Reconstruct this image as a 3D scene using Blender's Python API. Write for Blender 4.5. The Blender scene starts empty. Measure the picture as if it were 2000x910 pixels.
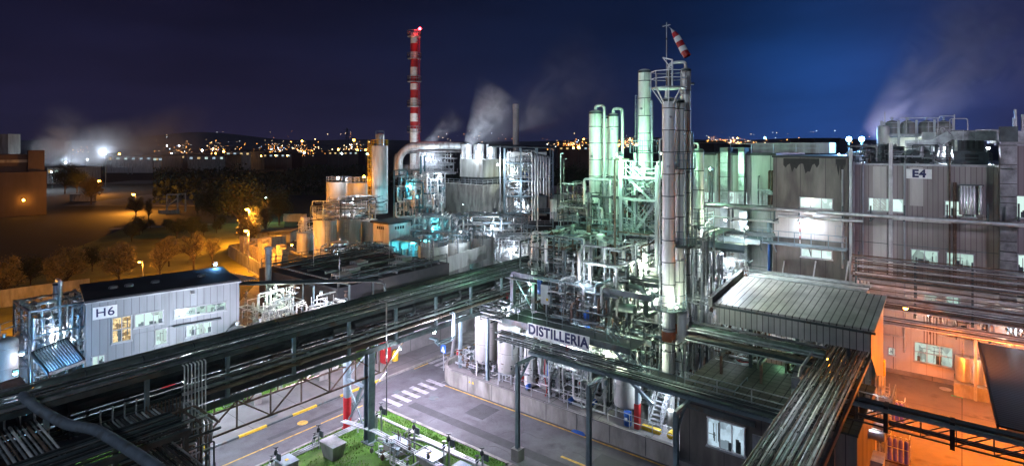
import bpy, math, random
from mathutils import Vector, Matrix
rnd = random.Random(7)
SC = bpy.context.scene
COL = SC.collection
CAMH, FPX, CX, HY = 20.0, 1110.0, 1000.0, 285.0      # camera height, focal length in photo pixels, centre column, horizon row

class Frame:
    def __init__(s, ox, oy, ang):
        s.o = (ox, oy); s.a = ang; s.c = math.cos(ang); s.s = math.sin(ang)
    def w(s, p):
        return (s.o[0]+p[0]*s.c-p[1]*s.s, s.o[1]+p[0]*s.s+p[1]*s.c, p[2])
    def l(s, x, y):
        x -= s.o[0]; y -= s.o[1]
        return (x*s.c+y*s.s, -x*s.s+y*s.c)
G = Frame(0, 0, math.atan2(1110, 880))                # the plant's street grid: u away to the right, v away to the left
XF = Frame(0, 0, 0)                                   # world axes, for the far things
def P(px, py, z, fr=G):                               # photo pixel + height -> frame coordinates
    d = FPX*(CAMH-z)/(py-HY)
    return fr.l((px-CX)/FPX*d, d)
def PU(px, py, u, fr=G):                              # photo pixel on the plane x=u -> (v, z)
    a = (px-CX)/FPX
    d = (u + fr.o[0]*fr.c+fr.o[1]*fr.s)/(a*fr.c+fr.s)
    return fr.l(a*d, d)[1], CAMH-(py-HY)*d/FPX
def PV(px, py, v, fr=G):                              # photo pixel on the plane y=v -> (u, z)
    a = (px-CX)/FPX
    d = (v - fr.o[0]*fr.s+fr.o[1]*fr.c)/(-a*fr.s+fr.c)
    return fr.l(a*d, d)[0], CAMH-(py-HY)*d/FPX
def PD(px, py, d):                                    # photo pixel at a distance -> world
    return ((px-CX)/FPX*d, d, CAMH-(py-HY)*d/FPX)
def VU(px, u): return PU(px, 400, u)[0]

BASE = {}
def tag(o, label=None, cat=None, group=None, kind=None):
    if label: o['label'] = label
    if cat: o['category'] = cat
    if group: o['group'] = group
    if kind: o['kind'] = kind
    return o
def T(name, label, cat, base=(0, 0, 0), group=None, fr=G):
    o = bpy.data.objects.new(name, None); COL.objects.link(o)
    o.empty_display_size = .3
    o.location = fr.w(base); o.rotation_euler = (0, 0, fr.a)
    BASE[o.name] = (base, fr)
    return tag(o, label, cat, group)

def vsub(a, b): return (a[0]-b[0], a[1]-b[1], a[2]-b[2])
class MB:
    def __init__(s): s.V = []; s.F = []; s.S = []; s.M = []; s.mi = 0
    def _add(s, vs, fs, smooth=False):
        n = len(s.V); s.V += vs
        for f in fs: s.F.append(tuple(n+i for i in f)); s.S.append(smooth); s.M.append(s.mi)
        return s
    def box(s, a, b):
        x0, x1 = sorted((a[0], b[0])); y0, y1 = sorted((a[1], b[1])); z0, z1 = sorted((a[2], b[2]))
        return s._add([(x0,y0,z0),(x1,y0,z0),(x1,y1,z0),(x0,y1,z0),(x0,y0,z1),(x1,y0,z1),(x1,y1,z1),(x0,y1,z1)],
                      [(3,2,1,0),(4,5,6,7),(0,1,5,4),(1,2,6,5),(2,3,7,6),(3,0,4,7)])
    def cbox(s, c, sz, rz=0):
        cs, sn = math.cos(rz), math.sin(rz); hx, hy, hz = sz[0]/2, sz[1]/2, sz[2]/2
        vs = [(c[0]+x*cs-y*sn, c[1]+x*sn+y*cs, c[2]+z) for z in (-hz, hz) for x, y in ((-hx,-hy),(hx,-hy),(hx,hy),(-hx,hy))]
        return s._add(vs, [(3,2,1,0),(4,5,6,7),(0,1,5,4),(1,2,6,5),(2,3,7,6),(3,0,4,7)])
    def bar(s, p, q, w, h=None):
        h = h or w; p = Vector(p); q = Vector(q); d = (q-p)
        if d.length < 1e-6: return s
        d.normalize(); up = Vector((0,0,1)) if abs(d.z) < .95 else Vector((1,0,0))
        x = d.cross(up).normalized(); y = x.cross(d)
        vs = [tuple(c + x*sx*w/2 + y*sy*h/2) for c in (p, q) for sx, sy in ((-1,-1),(1,-1),(1,1),(-1,1))]
        return s._add(vs, [(3,2,1,0),(4,5,6,7),(0,1,5,4),(1,2,6,5),(2,3,7,6),(3,0,4,7)])
    def pipe(s, pts, r, n=8, bend=None, caps=True):
        bend = r*2.2 if bend is None else bend
        pts = [Vector(p) for p in pts]; path = [pts[0]]
        for i in range(1, len(pts)-1):
            a, b, c = pts[i-1], pts[i], pts[i+1]
            d1 = (a-b); d2 = (c-b); l = min(bend, d1.length*.45, d2.length*.45)
            if l < 1e-4 or d1.length < 1e-5 or d2.length < 1e-5: path.append(b); continue
            p1 = b+d1.normalized()*l; p2 = b+d2.normalized()*l
            k = 4 if r > .06 else 3
            for j in range(k+1):
                t = j/k; path.append(p1*(1-t)**2 + b*2*t*(1-t) + p2*t*t)
        path.append(pts[-1])
        d = (path[1]-path[0]).normalized()
        x = d.orthogonal().normalized(); n0 = len(s.V); vs = []
        for i, p in enumerate(path):
            if i == 0: d = path[1]-path[0]
            elif i == len(path)-1: d = path[-1]-path[-2]
            else: d = (path[i+1]-p).normalized()+(p-path[i-1]).normalized()
            if d.length < 1e-6: d = Vector((0,0,1))
            d.normalize(); x = (x-d*x.dot(d))
            x = x.normalized() if x.length > 1e-6 else d.orthogonal().normalized()
            y = d.cross(x)
            vs += [tuple(p+x*math.cos(k*2*math.pi/n)*r+y*math.sin(k*2*math.pi/n)*r) for k in range(n)]
        fs = [(i*n+k, i*n+(k+1) % n, (i+1)*n+(k+1) % n, (i+1)*n+k) for i in range(len(path)-1) for k in range(n)]
        s._add(vs, fs, True)
        if caps:
            m = len(path)-1
            s.F.append(tuple(n0+k for k in range(n-1, -1, -1))); s.F.append(tuple(n0+m*n+k for k in range(n)))
            s.S += [False, False]; s.M += [s.mi, s.mi]
        return s
    def tube(s, p, q, r, n=8): return s.pipe([p, q], r, n)
    def lathe(s, cx, cy, prof, n=20, cap=True, axis=None, smooth=True):
        vs = []; m = len(prof)
        for r, z in prof:
            for k in range(n):
                a = 2*math.pi*k/n
                if axis == 'x': vs.append((z, cx+r*math.cos(a), cy+r*math.sin(a)))
                elif axis == 'y': vs.append((cx+r*math.cos(a), z, cy+r*math.sin(a)))
                else: vs.append((cx+r*math.cos(a), cy+r*math.sin(a), z))
        fs = [(i*n+k, i*n+(k+1) % n, (i+1)*n+(k+1) % n, (i+1)*n+k) for i in range(m-1) for k in range(n)]
        n0 = len(s.V); s._add(vs, fs, smooth)
        if cap:
            for ring, rev in ((0, True), (m-1, False)):
                if prof[ring][0] > 1e-4:
                    f = [n0+ring*n+k for k in range(n)]
                    s.F.append(tuple(reversed(f) if rev else f)); s.S.append(False); s.M.append(s.mi)
        return s
    def ext(s, pts, vec):
        n = len(pts); vs = [tuple(p) for p in pts]+[(p[0]+vec[0], p[1]+vec[1], p[2]+vec[2]) for p in pts]
        return s._add(vs, [tuple(range(n-1, -1, -1)), tuple(range(n, 2*n))]+[(i, (i+1) % n, n+(i+1) % n, n+i) for i in range(n)])
    def poly(s, pts, z0, z1): return s.ext([(p[0], p[1], z0) for p in pts], (0, 0, z1-z0))
    def sheet(s, pts): return s._add([tuple(p) for p in pts], [tuple(range(len(pts)))])
    def build(s, name, m, parent=None, label=None, base=None, fr=G):
        if parent is not None: base, fr = BASE[parent.name]
        elif base is None: base = (0, 0, 0)
        me = bpy.data.meshes.new(name)
        me.from_pydata([vsub(v, base) for v in s.V], [], s.F)
        for i, mm in enumerate(m if isinstance(m, (list, tuple)) else [m]): me.materials.append(mm)
        me.polygons.foreach_set('use_smooth', s.S)
        if isinstance(m, (list, tuple)): me.polygons.foreach_set('material_index', s.M)
        me.update()
        try: me.set_sharp_from_angle(angle=math.radians(50))
        except Exception: pass
        o = bpy.data.objects.new(name, me); COL.objects.link(o)
        if parent is not None:
            o.parent = parent
        else:
            o.location = fr.w(base); o.rotation_euler = (0, 0, fr.a)
        BASE[o.name] = (base, fr)
        if label: o['label'] = label
        return o
    def solo(s, name, m, label, cat, base, group=None, fr=G):
        return tag(s.build(name, m, None, base=base, fr=fr), label, cat, group)
    def struct(s, name, m, base=(0, 0, 0), fr=G, label=None, cat=None):
        o = s.build(name, m, None, base=base, fr=fr); o['kind'] = 'structure'
        o['label'] = label or name.replace('_', ' '); o['category'] = cat or name.replace('_', ' ')
        return o

def dup(root, base, label, fr=None, rot=0, scale=1, group=None):
    b0, f0 = BASE[root.name]; fr = fr or f0
    def cp(o, par):
        c = o.copy(); COL.objects.link(c); c.parent = par
        for ch in o.children: cp(ch, c)
        return c
    r = cp(root, None); r.location = fr.w(base); r.rotation_euler = (0, 0, fr.a+rot); r.scale = (scale,)*3
    r['label'] = label
    if group: r['group'] = group
    return r

# ---------------------------------------------------------------- materials
def mk(name, col, rough=.6, metal=0., dark=.55, sc=1.2, streak=1., bump=0., bsc=30, seams=None, band=None, dirt=None, lift=1.15):
    m = bpy.data.materials.new(name); m.use_nodes = True
    nt = m.node_tree; N = nt.nodes; L = nt.links; b = N['Principled BSDF']
    b.inputs['Roughness'].default_value = rough; b.inputs['Metallic'].default_value = metal
    tc = N.new('ShaderNodeTexCoord'); mp = N.new('ShaderNodeMapping'); L.new(tc.outputs['Object'], mp.inputs[0])
    mp.inputs['Scale'].default_value = (sc, sc, sc*streak)
    nz = N.new('ShaderNodeTexNoise'); nz.inputs['Scale'].default_value = 1.; nz.inputs['Detail'].default_value = 6; nz.inputs['Roughness'].default_value = .65
    L.new(mp.outputs[0], nz.inputs[0])
    rp = N.new('ShaderNodeValToRGB'); e = rp.color_ramp.elements
    e[0].position = .32; e[0].color = tuple(c*dark for c in col)+(1,)
    e[1].position = .68; e[1].color = tuple(min(1, c*lift) for c in col)+(1,)
    L.new(nz.outputs[0], rp.inputs[0]); out = rp.outputs[0]
    def mixin(a, fac, colr):
        mx = N.new('ShaderNodeMix'); mx.data_type = 'RGBA'
        L.new(fac, mx.inputs[0]); L.new(a, mx.inputs[6]); mx.inputs[7].default_value = tuple(colr)+(1,)
        return mx.outputs[2]
    def math_(op, a, v=None, w=None):
        k = N.new('ShaderNodeMath'); k.operation = op
        if hasattr(a, 'is_output'): L.new(a, k.inputs[0])
        else: k.inputs[0].default_value = a
        if v is not None:
            if hasattr(v, 'is_output'): L.new(v, k.inputs[1])
            else: k.inputs[1].default_value = v
        return k.outputs[0]
    if dirt:
        n2 = N.new('ShaderNodeTexNoise'); n2.inputs['Scale'].default_value = dirt[1]; n2.inputs['Detail'].default_value = 4
        m2 = N.new('ShaderNodeMapping'); m2.inputs['Scale'].default_value = (1, 1, dirt[2] if len(dirt) > 2 else 1); L.new(tc.outputs['Object'], m2.inputs[0]); L.new(m2.outputs[0], n2.inputs[0])
        r2 = N.new('ShaderNodeMapRange'); r2.inputs[1].default_value = .55; r2.inputs[2].default_value = .75; L.new(n2.outputs[0], r2.inputs[0])
        out = mixin(out, r2.outputs[0], dirt[0])
    if seams:                      # (axis letters, spacing, width, seam colour, panel tint)
        sep = N.new('ShaderNodeSeparateXYZ'); L.new(tc.outputs['Object'], sep.inputs[0])
        for ax, sp, wd in seams[0]:
            c = sep.outputs['XYZ'.index(ax)]
            q = math_('DIVIDE', c, sp); fl = math_('FLOOR', q)
            wn = N.new('ShaderNodeTexWhiteNoise'); wn.noise_dimensions = '1D'; L.new(fl, wn.inputs['W'])
            k = math_('MULTIPLY', wn.outputs[0], seams[2])
            out = mixin(out, k, tuple(x*.45 for x in col))
            fr_ = math_('FRACT', q); lt = math_('LESS_THAN', fr_, wd/sp)
            out = mixin(out, lt, seams[1])
    L.new(out, b.inputs['Base Color'])
    rr = N.new('ShaderNodeMapRange'); rr.inputs[3].default_value = max(.05, rough-.12); rr.inputs[4].default_value = min(1, rough+.15)
    L.new(nz.outputs[0], rr.inputs[0]); L.new(rr.outputs[0], b.inputs['Roughness'])
    if bump:
        n3 = N.new('ShaderNodeTexNoise'); n3.inputs['Scale'].default_value = bsc; n3.inputs['Detail'].default_value = 4; L.new(tc.outputs['Object'], n3.inputs[0])
        bp = N.new('ShaderNodeBump'); bp.inputs['Strength'].default_value = bump; bp.inputs['Distance'].default_value = .03
        L.new(n3.outputs[0], bp.inputs['Height']); L.new(bp.outputs[0], b.inputs['Normal'])
    return m
def emit(name, col, st):
    m = bpy.data.materials.new(name); m.use_nodes = True; N = m.node_tree.nodes; N.clear()
    e = N.new('ShaderNodeEmission'); o = N.new('ShaderNodeOutputMaterial'); m.node_tree.links.new(e.outputs[0], o.inputs[0])
    e.inputs[0].default_value = tuple(col)+(1,); e.inputs[1].default_value = st
    return m
def litpane(name, c1, c2, st, sc=(3.2, 3.2, 1.7), k=.45, seed=0.):
    """a lit room behind glass: machines, pipes and pale walls as blocks of light and dark"""
    m = bpy.data.materials.new(name); m.use_nodes = True; nt = m.node_tree; N = nt.nodes; L = nt.links; b = N['Principled BSDF']
    b.inputs['Base Color'].default_value = (.02, .03, .03, 1); b.inputs['Roughness'].default_value = .12
    tc = N.new('ShaderNodeTexCoord'); mp = N.new('ShaderNodeMapping'); mp.inputs['Scale'].default_value = sc; mp.inputs['Location'].default_value = (seed, seed*.7, seed*1.3)
    L.new(tc.outputs['Object'], mp.inputs[0])
    v = N.new('ShaderNodeTexVoronoi'); v.distance = 'MANHATTAN'; v.inputs['Scale'].default_value = 1.6; L.new(mp.outputs[0], v.inputs[0])
    nz = N.new('ShaderNodeTexNoise'); nz.inputs['Scale'].default_value = 2.2; nz.inputs['Detail'].default_value = 5; L.new(mp.outputs[0], nz.inputs[0])
    sp = N.new('ShaderNodeSeparateColor'); L.new(v.outputs['Color'], sp.inputs[0])
    mm = N.new('ShaderNodeMath'); mm.operation = 'MULTIPLY'; L.new(sp.outputs[0], mm.inputs[0]); L.new(nz.outputs[0], mm.inputs[1])
    rp = N.new('ShaderNodeValToRGB'); e = rp.color_ramp.elements
    e[0].position = .06; e[0].color = tuple(c1)+(1,); e[1].position = k; e[1].color = tuple(c2)+(1,)
    L.new(mm.outputs[0], rp.inputs[0]); L.new(rp.outputs[0], b.inputs['Emission Color']); b.inputs['Emission Strength'].default_value = st
    return m
M = {}
M['asphalt'] = mk('asphalt', (.1,.1,.112), .72, dark=.5, sc=.55, bump=.5, bsc=60, dirt=((.04,.04,.045), .9))
M['patch'] = mk('newer asphalt', (.05,.05,.055), .8, dark=.6, sc=1.5, bump=.4, bsc=60)
M['concrete_pave'] = mk('paving concrete', (.21,.2,.2), .8, dark=.6, sc=.5, bump=.3, seams=((('X', 4., .05), ('Y', 4., .05)), (.05,.05,.05), .3), dirt=((.07,.06,.06), .35))
M['yard'] = mk('yard concrete', (.2,.18,.165), .7, dark=.5, sc=.4, bump=.3, seams=((('X', 6., .06), ('Y', 7., .06)), (.04,.03,.03), .5), dirt=((.05,.04,.04), .8))
M['concrete'] = mk('cast concrete', (.3,.29,.27), .85, dark=.45, sc=.8, streak=.35, bump=.3, bsc=12, dirt=((.1,.09,.08), .9, .3))
M['concrete_dark'] = mk('stained concrete', (.2,.18,.165), .85, dark=.35, sc=.45, streak=.25, seams=((('Y', 2.1, .05),), (.07,.06,.06), .35), dirt=((.05,.045,.045), .5, .35))
M['soil'] = mk('field soil', (.025,.022,.02), .95, dark=.4, sc=.02, bump=.6, bsc=2)
M['lawn'] = mk('lawn', (.1,.24,.025), .95, dark=.3, sc=.6, bump=.8, bsc=40, dirt=((.12,.11,.05), .45))
M['grass_far'] = mk('meadow', (.15,.15,.03), .95, dark=.45, sc=.15, bump=.8, bsc=6)
M['blade'] = mk('grass blades', (.15,.36,.03), .8, dark=.35, sc=.7, lift=1.4, dirt=((.2,.17,.07), .6))
M['field_far'] = mk('scrub', (.03,.04,.02), .95, dark=.3, sc=.05)
M['steel'] = mk('dark painted steel', (.09,.115,.125), .5, .3, dark=.5, sc=1.5, dirt=((.1,.06,.04), 1.3))
M['steel_blue'] = mk('blue grey painted steel', (.22,.29,.33), .45, .2, dark=.6, sc=1.)
M['steel_light'] = mk('pale painted steel', (.42,.44,.47), .45, .2, dark=.55, sc=1.2, streak=.4)
M['rust'] = mk('rusty steel', (.16,.1,.075), .7, .3, dark=.4, sc=2.)
M['alu'] = mk('aluminium cladding', (.7,.71,.72), .36, .6, dark=.6, sc=.9, streak=.4, bump=.15, bsc=4, dirt=((.25,.2,.17), 1.1, .3))
M['alu_dark'] = mk('dull insulation cladding', (.3,.3,.31), .5, .6, dark=.45, sc=.8, dirt=((.12,.1,.09), 1.))
M['col'] = mk('weathered column cladding', (.78,.78,.76), .5, .1, dark=.6, sc=.9, streak=.25, bump=.15, bsc=3, dirt=((.28,.25,.22), 1.1, .12))
M['tank'] = mk('tank paint', (.62,.62,.6), .5, .1, dark=.6, sc=.7, streak=.2, dirt=((.22,.18,.15), .7, .15))
M['tank_grey'] = mk('grey tank paint', (.38,.38,.36), .55, .1, dark=.55, sc=.7, streak=.2, dirt=((.15,.12,.1), .6, .15))
M['galv'] = mk('galvanised steel', (.5,.53,.56), .4, .7, dark=.5, sc=2.2, bump=.1)
M['duct'] = mk('galvanised duct', (.5,.52,.54), .35, .7, dark=.35, sc=1.3, seams=((('Z', 1.5, .06),), (.1,.1,.1), .3))
M['pipe_white'] = mk('white pipe', (.65,.65,.66), .4, .2, dark=.6, sc=1.)
M['pipe_dark'] = mk('dark pipe', (.07,.08,.085), .35, .4, dark=.5, sc=1.)
M['pipe_green'] = mk('weathered green grey pipe', (.2,.25,.23), .35, .5, dark=.45, sc=.7, dirt=((.1,.09,.06), 1.2))
M['pipe_brown'] = mk('brown streaked pipe', (.22,.16,.13), .5, .4, dark=.4, sc=2.)
M['clad_white'] = mk('white wall cladding', (.27,.285,.31), .55, .05, dark=.7, sc=.4, streak=.2, seams=((('X', .52, .035),), (.08,.085,.1), .3), dirt=((.13,.13,.135), .8, .12))
M['clad_v'] = mk('ribbed wall cladding', (.31,.275,.275), .6, .1, dark=.6, sc=.35, streak=.2, seams=((('Y', .36, .05),), (.12,.095,.1), .4), dirt=((.11,.09,.09), .7, .12))
M['clad_low'] = mk('pale wall cladding', (.46,.43,.42), .55, .05, dark=.75, sc=.4, streak=.3, seams=((('Y', 1.1, .03),), (.3,.26,.25), .12))
M['clad_x'] = mk('shed side cladding', (.55,.5,.47), .5, .2, dark=.7, sc=.4, seams=((('X', .35, .04),), (.18,.15,.14), .2))
M['clad_shed'] = mk('shed front cladding', (.5,.5,.48), .5, .2, dark=.7, sc=.4, seams=((('Y', .36, .05),), (.1,.1,.1), .3))
M['roof_metal'] = mk('ribbed metal roof', (.5,.47,.48), .45, .1, dark=.5, sc=.5, bump=.1, seams=((('Y', .42, .07),), (.06,.055,.06), .3))
M['roof_dark'] = mk('dark roofing', (.04,.038,.045), .8, dark=.5, sc=.3, bump=.3, bsc=8, dirt=((.11,.09,.085), .18))
M['tiles'] = mk('paved flat roof', (.15,.155,.13), .85, dark=.35, sc=.5, bump=.2, seams=((('X', .62, .07), ('Y', .62, .07)), (.025,.03,.025), .45), dirt=((.05,.06,.045), .35))
M['canopy'] = mk('corrugated canopy', (.1,.12,.17), .4, .3, dark=.6, sc=.4, seams=((('X', .28, .07),), (.015,.018,.025), .1))
M['orange_band'] = mk('orange red jacket paint', (.6,.2,.1), .6)
M['red'] = mk('red paint', (.42,.02,.025), .45, 0, dark=.6)
M['white'] = mk('white paint', (.75,.75,.75), .5, 0, dark=.8)
M['yellow'] = mk('yellow paint', (.75,.48,.03), .6, 0, dark=.65, sc=4)
M['yellow_line'] = mk('worn yellow line', (.6,.36,.06), .7, 0, dark=.4, sc=3)
M['white_line'] = mk('worn white line', (.34,.335,.35), .7, 0, dark=.5, sc=3, dirt=((.12,.12,.13), 5))
M['black'] = mk('black paint', (.02,.02,.025), .5, 0, dark=.6)
M['navy'] = mk('navy paint', (.004,.008,.07), .5, 0, dark=.9)
M['blue'] = mk('blue paint', (.02,.12,.5), .4, 0, dark=.6)
M['purple'] = mk('purple cylinder paint', (.2,.16,.75), .4, 0, dark=.7)
M['bark'] = mk('bark', (.07,.05,.035), .9, dark=.4, sc=3)
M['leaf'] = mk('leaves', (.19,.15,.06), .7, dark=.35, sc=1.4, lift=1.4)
M['leaf_dark'] = mk('dark leaves', (.035,.05,.02), .8, dark=.3, sc=1.2)
M['brickdark'] = mk('dark rendered wall', (.1,.075,.075), .85, dark=.5, sc=.12, streak=.3, dirt=((.06,.045,.04), .1))
M['bale'] = mk('paper bales', (.5,.42,.33), .9, dark=.5, sc=2)
M['glass_dark'] = mk('dark glass', (.03,.04,.05), .15, 0)
M['duct_grey'] = mk('grey insulation jacket', (.13,.16,.2), .6, .1, dark=.6, sc=1.2, bump=.4, bsc=6, dirt=((.07,.07,.07), 1.5))
M['steel_teal'] = mk('teal painted steel', (.06,.16,.2), .45, .2, dark=.5)
PANE = [litpane('lit room', (.22,.3,.28), (.6,.85,.76), .8, sc=(1.1,1.1,.6), k=.3, seed=1), litpane('bright room', (.4,.5,.47), (.75,1.,.92), .95, sc=(.9,.9,.5), k=.25, seed=5),
        litpane('cool room', (.22,.3,.36), (.6,.8,.95), .85, sc=(1.2,1.2,.8), k=.3, seed=9)]
PANE.append(litpane('plain lit room', (.5,.68,.64), (.8,1.,.96), 1.05, sc=(.8,.8,.5), k=.2, seed=2))
PANE_W = litpane('warm hall', (.25,.13,.03), (1.,.75,.35), 1.1, sc=(2.2,2.2,3.2), k=.4, seed=3)
WIN_DARK = mk('machinery behind glass', (.1,.13,.14), .5, .3, dark=.3, sc=3)
def bulbm(name, c, s=30): return emit(name, c, s)
B_OR = bulbm('sodium bulb', (1,.42,.05), 60); B_WH = bulbm('white bulb', (.85,.95,1), 50); B_GR = bulbm('green bulb', (.55,1,.72), 60)
B_BL = bulbm('blue white bulb', (.25,.6,1), 70); B_CY = bulbm('cyan bulb', (.2,.95,1), 30); B_RD = bulbm('red bulb', (1,.02,.03), 60)
B_TUBE = bulbm('tube lamp', (.8,.95,1), 14)
COLS = {'or': (1,.36,.035), 'so': (1,.21,.012), 'wh': (.76,.88,1), 'gr': (.42,1,.58), 'cy': (.1,.85,1), 'bl': (.15,.45,1), 'pu': (.86,.76,1), 'ye': (.85,1,.72), 'pk': (1,.6,.42), 'rd': (1,.05,.05), 'vi': (.62,.62,1)}
BULB = {'or': B_OR, 'so': B_OR, 'wh': B_WH, 'gr': B_GR, 'cy': B_CY, 'bl': B_BL, 'pu': B_WH, 'ye': B_WH, 'pk': B_WH, 'rd': B_RD, 'vi': B_WH}
LP = 2.5
def light(root, p, c, w, rad=.2, spot=None):
    base, fr = BASE[root.name]
    l = bpy.data.lights.new('lamp_light', 'POINT' if not spot else 'SPOT'); l.energy = w*LP; l.color = COLS[c]; l.shadow_soft_size = rad
    if spot: l.spot_size = math.radians(spot[0]); l.spot_blend = .6
    o = bpy.data.objects.new('lamp_light', l); COL.objects.link(o); o.parent = root; o.location = vsub(p, base)
    if spot:
        d = Vector(spot[1])-Vector(p); o.rotation_euler = d.to_track_quat('-Z', 'Y').to_euler()
    return o
def flood(p, c, w, label, r=.16, dirv=(0, 0, -1), spot=None, fr=G, cat='floodlight', off=.35, group='floodlights round the plant'):
    """a bulkhead / flood lamp: housing, glowing glass, light just in front of it"""
    t = T('floodlight', label, cat, p, group, fr)
    d = Vector(dirv).normalized()
    b = Vector(p)
    MB().bar(tuple(b-d*.22), tuple(b-d*.02), r*2.2, r*2.0).build('housing', M['galv'], t)
    MB().lathe(p[0], p[1], [(0, p[2]-r), (r*.7, p[2]-r*.7), (r, p[2]), (r*.7, p[2]+r*.7), (0, p[2]+r)], 10).build('bulb', BULB[c], t)
    light(t, tuple(b+d*(off+r)), c, w, spot=spot)
    return t
def mast(p, z, c, w, label, r=.2, fr=G, arm=.5, double=False, spot=None, group='street lamps', pr=.07):
    """street lamp: pole, arm, head, bulb"""
    t = T('street_lamp', label, 'street lamp', p, group, fr)
    x, y, z0 = p
    MB().lathe(x, y, [(.16, z0), (.16, z0+.3), (pr, z0+.35), (pr*.7, z)], 8).build('pole', M['galv'], t)
    MB().bar((x-arm, y, z+.05), (x+.1, y, z+.05), .06).build('arm', M['galv'], t)
    h = MB().ext([(x-arm-.35, y-.14, z+.0), (x-arm+.2, y-.1, z), (x-arm+.2, y+.1, z), (x-arm-.35, y+.14, z)], (0, 0, .14)).build('lamp_head', M['galv'], t)
    MB().lathe(x-arm-.08, y, [(0, z-.02-r), (r*.8, z-.02-r*.6), (r, z-.02)], 10).build('bulb', BULB[c], t)
    light(t, (x-arm-.08, y, z-.35-r), c, w, spot=spot)
    return t

# ---------------------------------------------------------------- builders
def rail_mb(pts, h=1.1, step=1.4, r=.028, mid=True, mb=None):
    mb = mb or MB()
    for a, b in zip(pts[:-1], pts[1:]):
        A = Vector(a); B = Vector(b); L_ = (B-A).length; n = max(1, round(L_/step))
        for i in range(n+1):
            p = A.lerp(B, i/n); mb.bar(tuple(p), (p.x, p.y, p.z+h), r*2)
        for hh in ((h, h*.55) if mid else (h,)):
            mb.bar((A.x, A.y, A.z+hh), (B.x, B.y, B.z+hh), r*1.8)
    return mb
def ladder_mb(p, z1, w=.45, ax='y', cage=True, side=1, r=.03):
    mb = MB(); x, y, z0 = p
    dx, dy = (0, w/2) if ax == 'y' else (w/2, 0)
    for s_ in (-1, 1): mb.bar((x+dx*s_, y+dy*s_, z0), (x+dx*s_, y+dy*s_, z1), r*2)
    z = z0+.3
    while z < z1: mb.bar((x-dx, y-dy, z), (x+dx, y+dy, z), r*1.4); z += .4
    if cage:
        z = z0+2.2; ox, oy = (-.7*side, 0) if ax == 'y' else (0, -.7*side)
        while z < z1+.9:
            mb.pipe([(x-dx, y-dy, z), (x-dx*1.6+ox*.6, y-dy*1.6+oy*.6, z), (x+ox, y+oy, z), (x+dx*1.6+ox*.6, y+dy*1.6+oy*.6, z), (x+dx, y+dy, z)], r, 4, 0)
            z += .9
        for k in (-1.6, 0, 1.6):
            f = .6 if k else 1
            mb.bar((x+dx*k+ox*f, y+dy*k+oy*f, z0+2.2), (x+dx*k+ox*f, y+dy*k+oy*f, z1+.9), r)
    return mb
def stairs(t, a, b, w, mat, ax='y', railmat=None):
    """straight flight from a (low) to b (high), width w across axis ax"""
    a = Vector(a); b = Vector(b); n = max(2, int(abs(b.z-a.z)/.2)); o = Vector((0, w/2, 0)) if ax == 'y' else Vector((w/2, 0, 0))
    for s_ in (-1, 1): MB().bar(tuple(a+o*s_), tuple(b+o*s_), .05, .22).build('stringer', mat, t)
    tr = MB()
    for i in range(n):
        p = a.lerp(b, (i+.5)/n); tr.bar(tuple(p-o), tuple(p+o), .25, .035)
    tr.build('treads', mat, t)
    for s_ in (-1, 1):
        rail_mb([tuple(a+o*s_), tuple(b+o*s_)], 1., 1.2).build('handrail', railmat or mat, t)
def dome(r, z, k=.45, n=5, up=True):
    return [(r*math.cos(i/n*math.pi/2), z+(1 if up else -1)*r*k*math.sin(i/n*math.pi/2)) for i in range(n+1)]
def shellprof(r, z0, z1, band=1.4, top='dome', bot='flat', lip=.03, k=.4):
    pr = []
    if bot == 'dome': pr += list(reversed(dome(r, z0, k, up=False)))
    else: pr.append((r, z0))
    z = z0+band
    while band and z < z1-.2:
        pr += [(r, z-.05), (r+lip, z-.035), (r+lip, z+.035), (r, z+.05)]; z += band
    if top == 'dome': pr += dome(r, z1, k)
    elif top == 'cone': pr += [(r, z1), (r+.05, z1), (.15, z1+r*.25), (0, z1+r*.25)]
    else: pr += [(r, z1), (0, z1)]
    return pr
def tank(u, v, z0, z1, r, label, mat='tank', top='dome', legs=0, rails=False, ladder=None, group=None, name='storage_tank', cat='tank', fr=G, band=1.4, n=28, ribs=False, nozzle=True, k=.4):
    t = T(name, label, cat, (u, v, z0 if not legs else z0-legs), group, fr)
    MB().lathe(u, v, shellprof(r, z0, z1, band, top, 'dome' if legs else 'flat', k=k), n).build('shell', M[mat], t)
    rg = MB(); z = z0+band
    while band and z < z1-.2: rg.lathe(u, v, [(r+.005, z-.03), (r+.02, z-.03), (r+.02, z+.03), (r+.005, z+.03)], n, False); z += band
    if rg.V: rg.build('band', M['steel'], t)
    if legs:
        for a in range(4):
            c, s = math.cos(a*math.pi/2+.785)*r*.85, math.sin(a*math.pi/2+.785)*r*.85
            MB().bar((u+c, v+s, z0-legs), (u+c, v+s, z0+.3), .12).build('leg', M['steel_light'], t)
    hz = z1+(r*k if top == 'dome' else (r*.25 if top == 'cone' else 0))
    if nozzle:
        MB().lathe(u, v, [(r*.14, hz-.1), (r*.14, hz+.25), (r*.2, hz+.25), (r*.2, hz+.32), (0, hz+.32)], 10).build('nozzle', M['galv'], t)
    if rails:
        pts = [(u+math.cos(a)*(r-.05), v+math.sin(a)*(r-.05), z1) for a in [i*math.pi/8 for i in range(17)]]
        rail_mb(pts, 1.1, 3, .035).build('railing', M['steel_light'], t)
    if ladder is not None:
        c, s = math.cos(ladder), math.sin(ladder)
        l = ladder_mb((u+c*(r+.15), v+s*(r+.15), z0), z1+1, r=.035)
        l.build('ladder', M['steel_light'], t)
    return t
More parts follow.
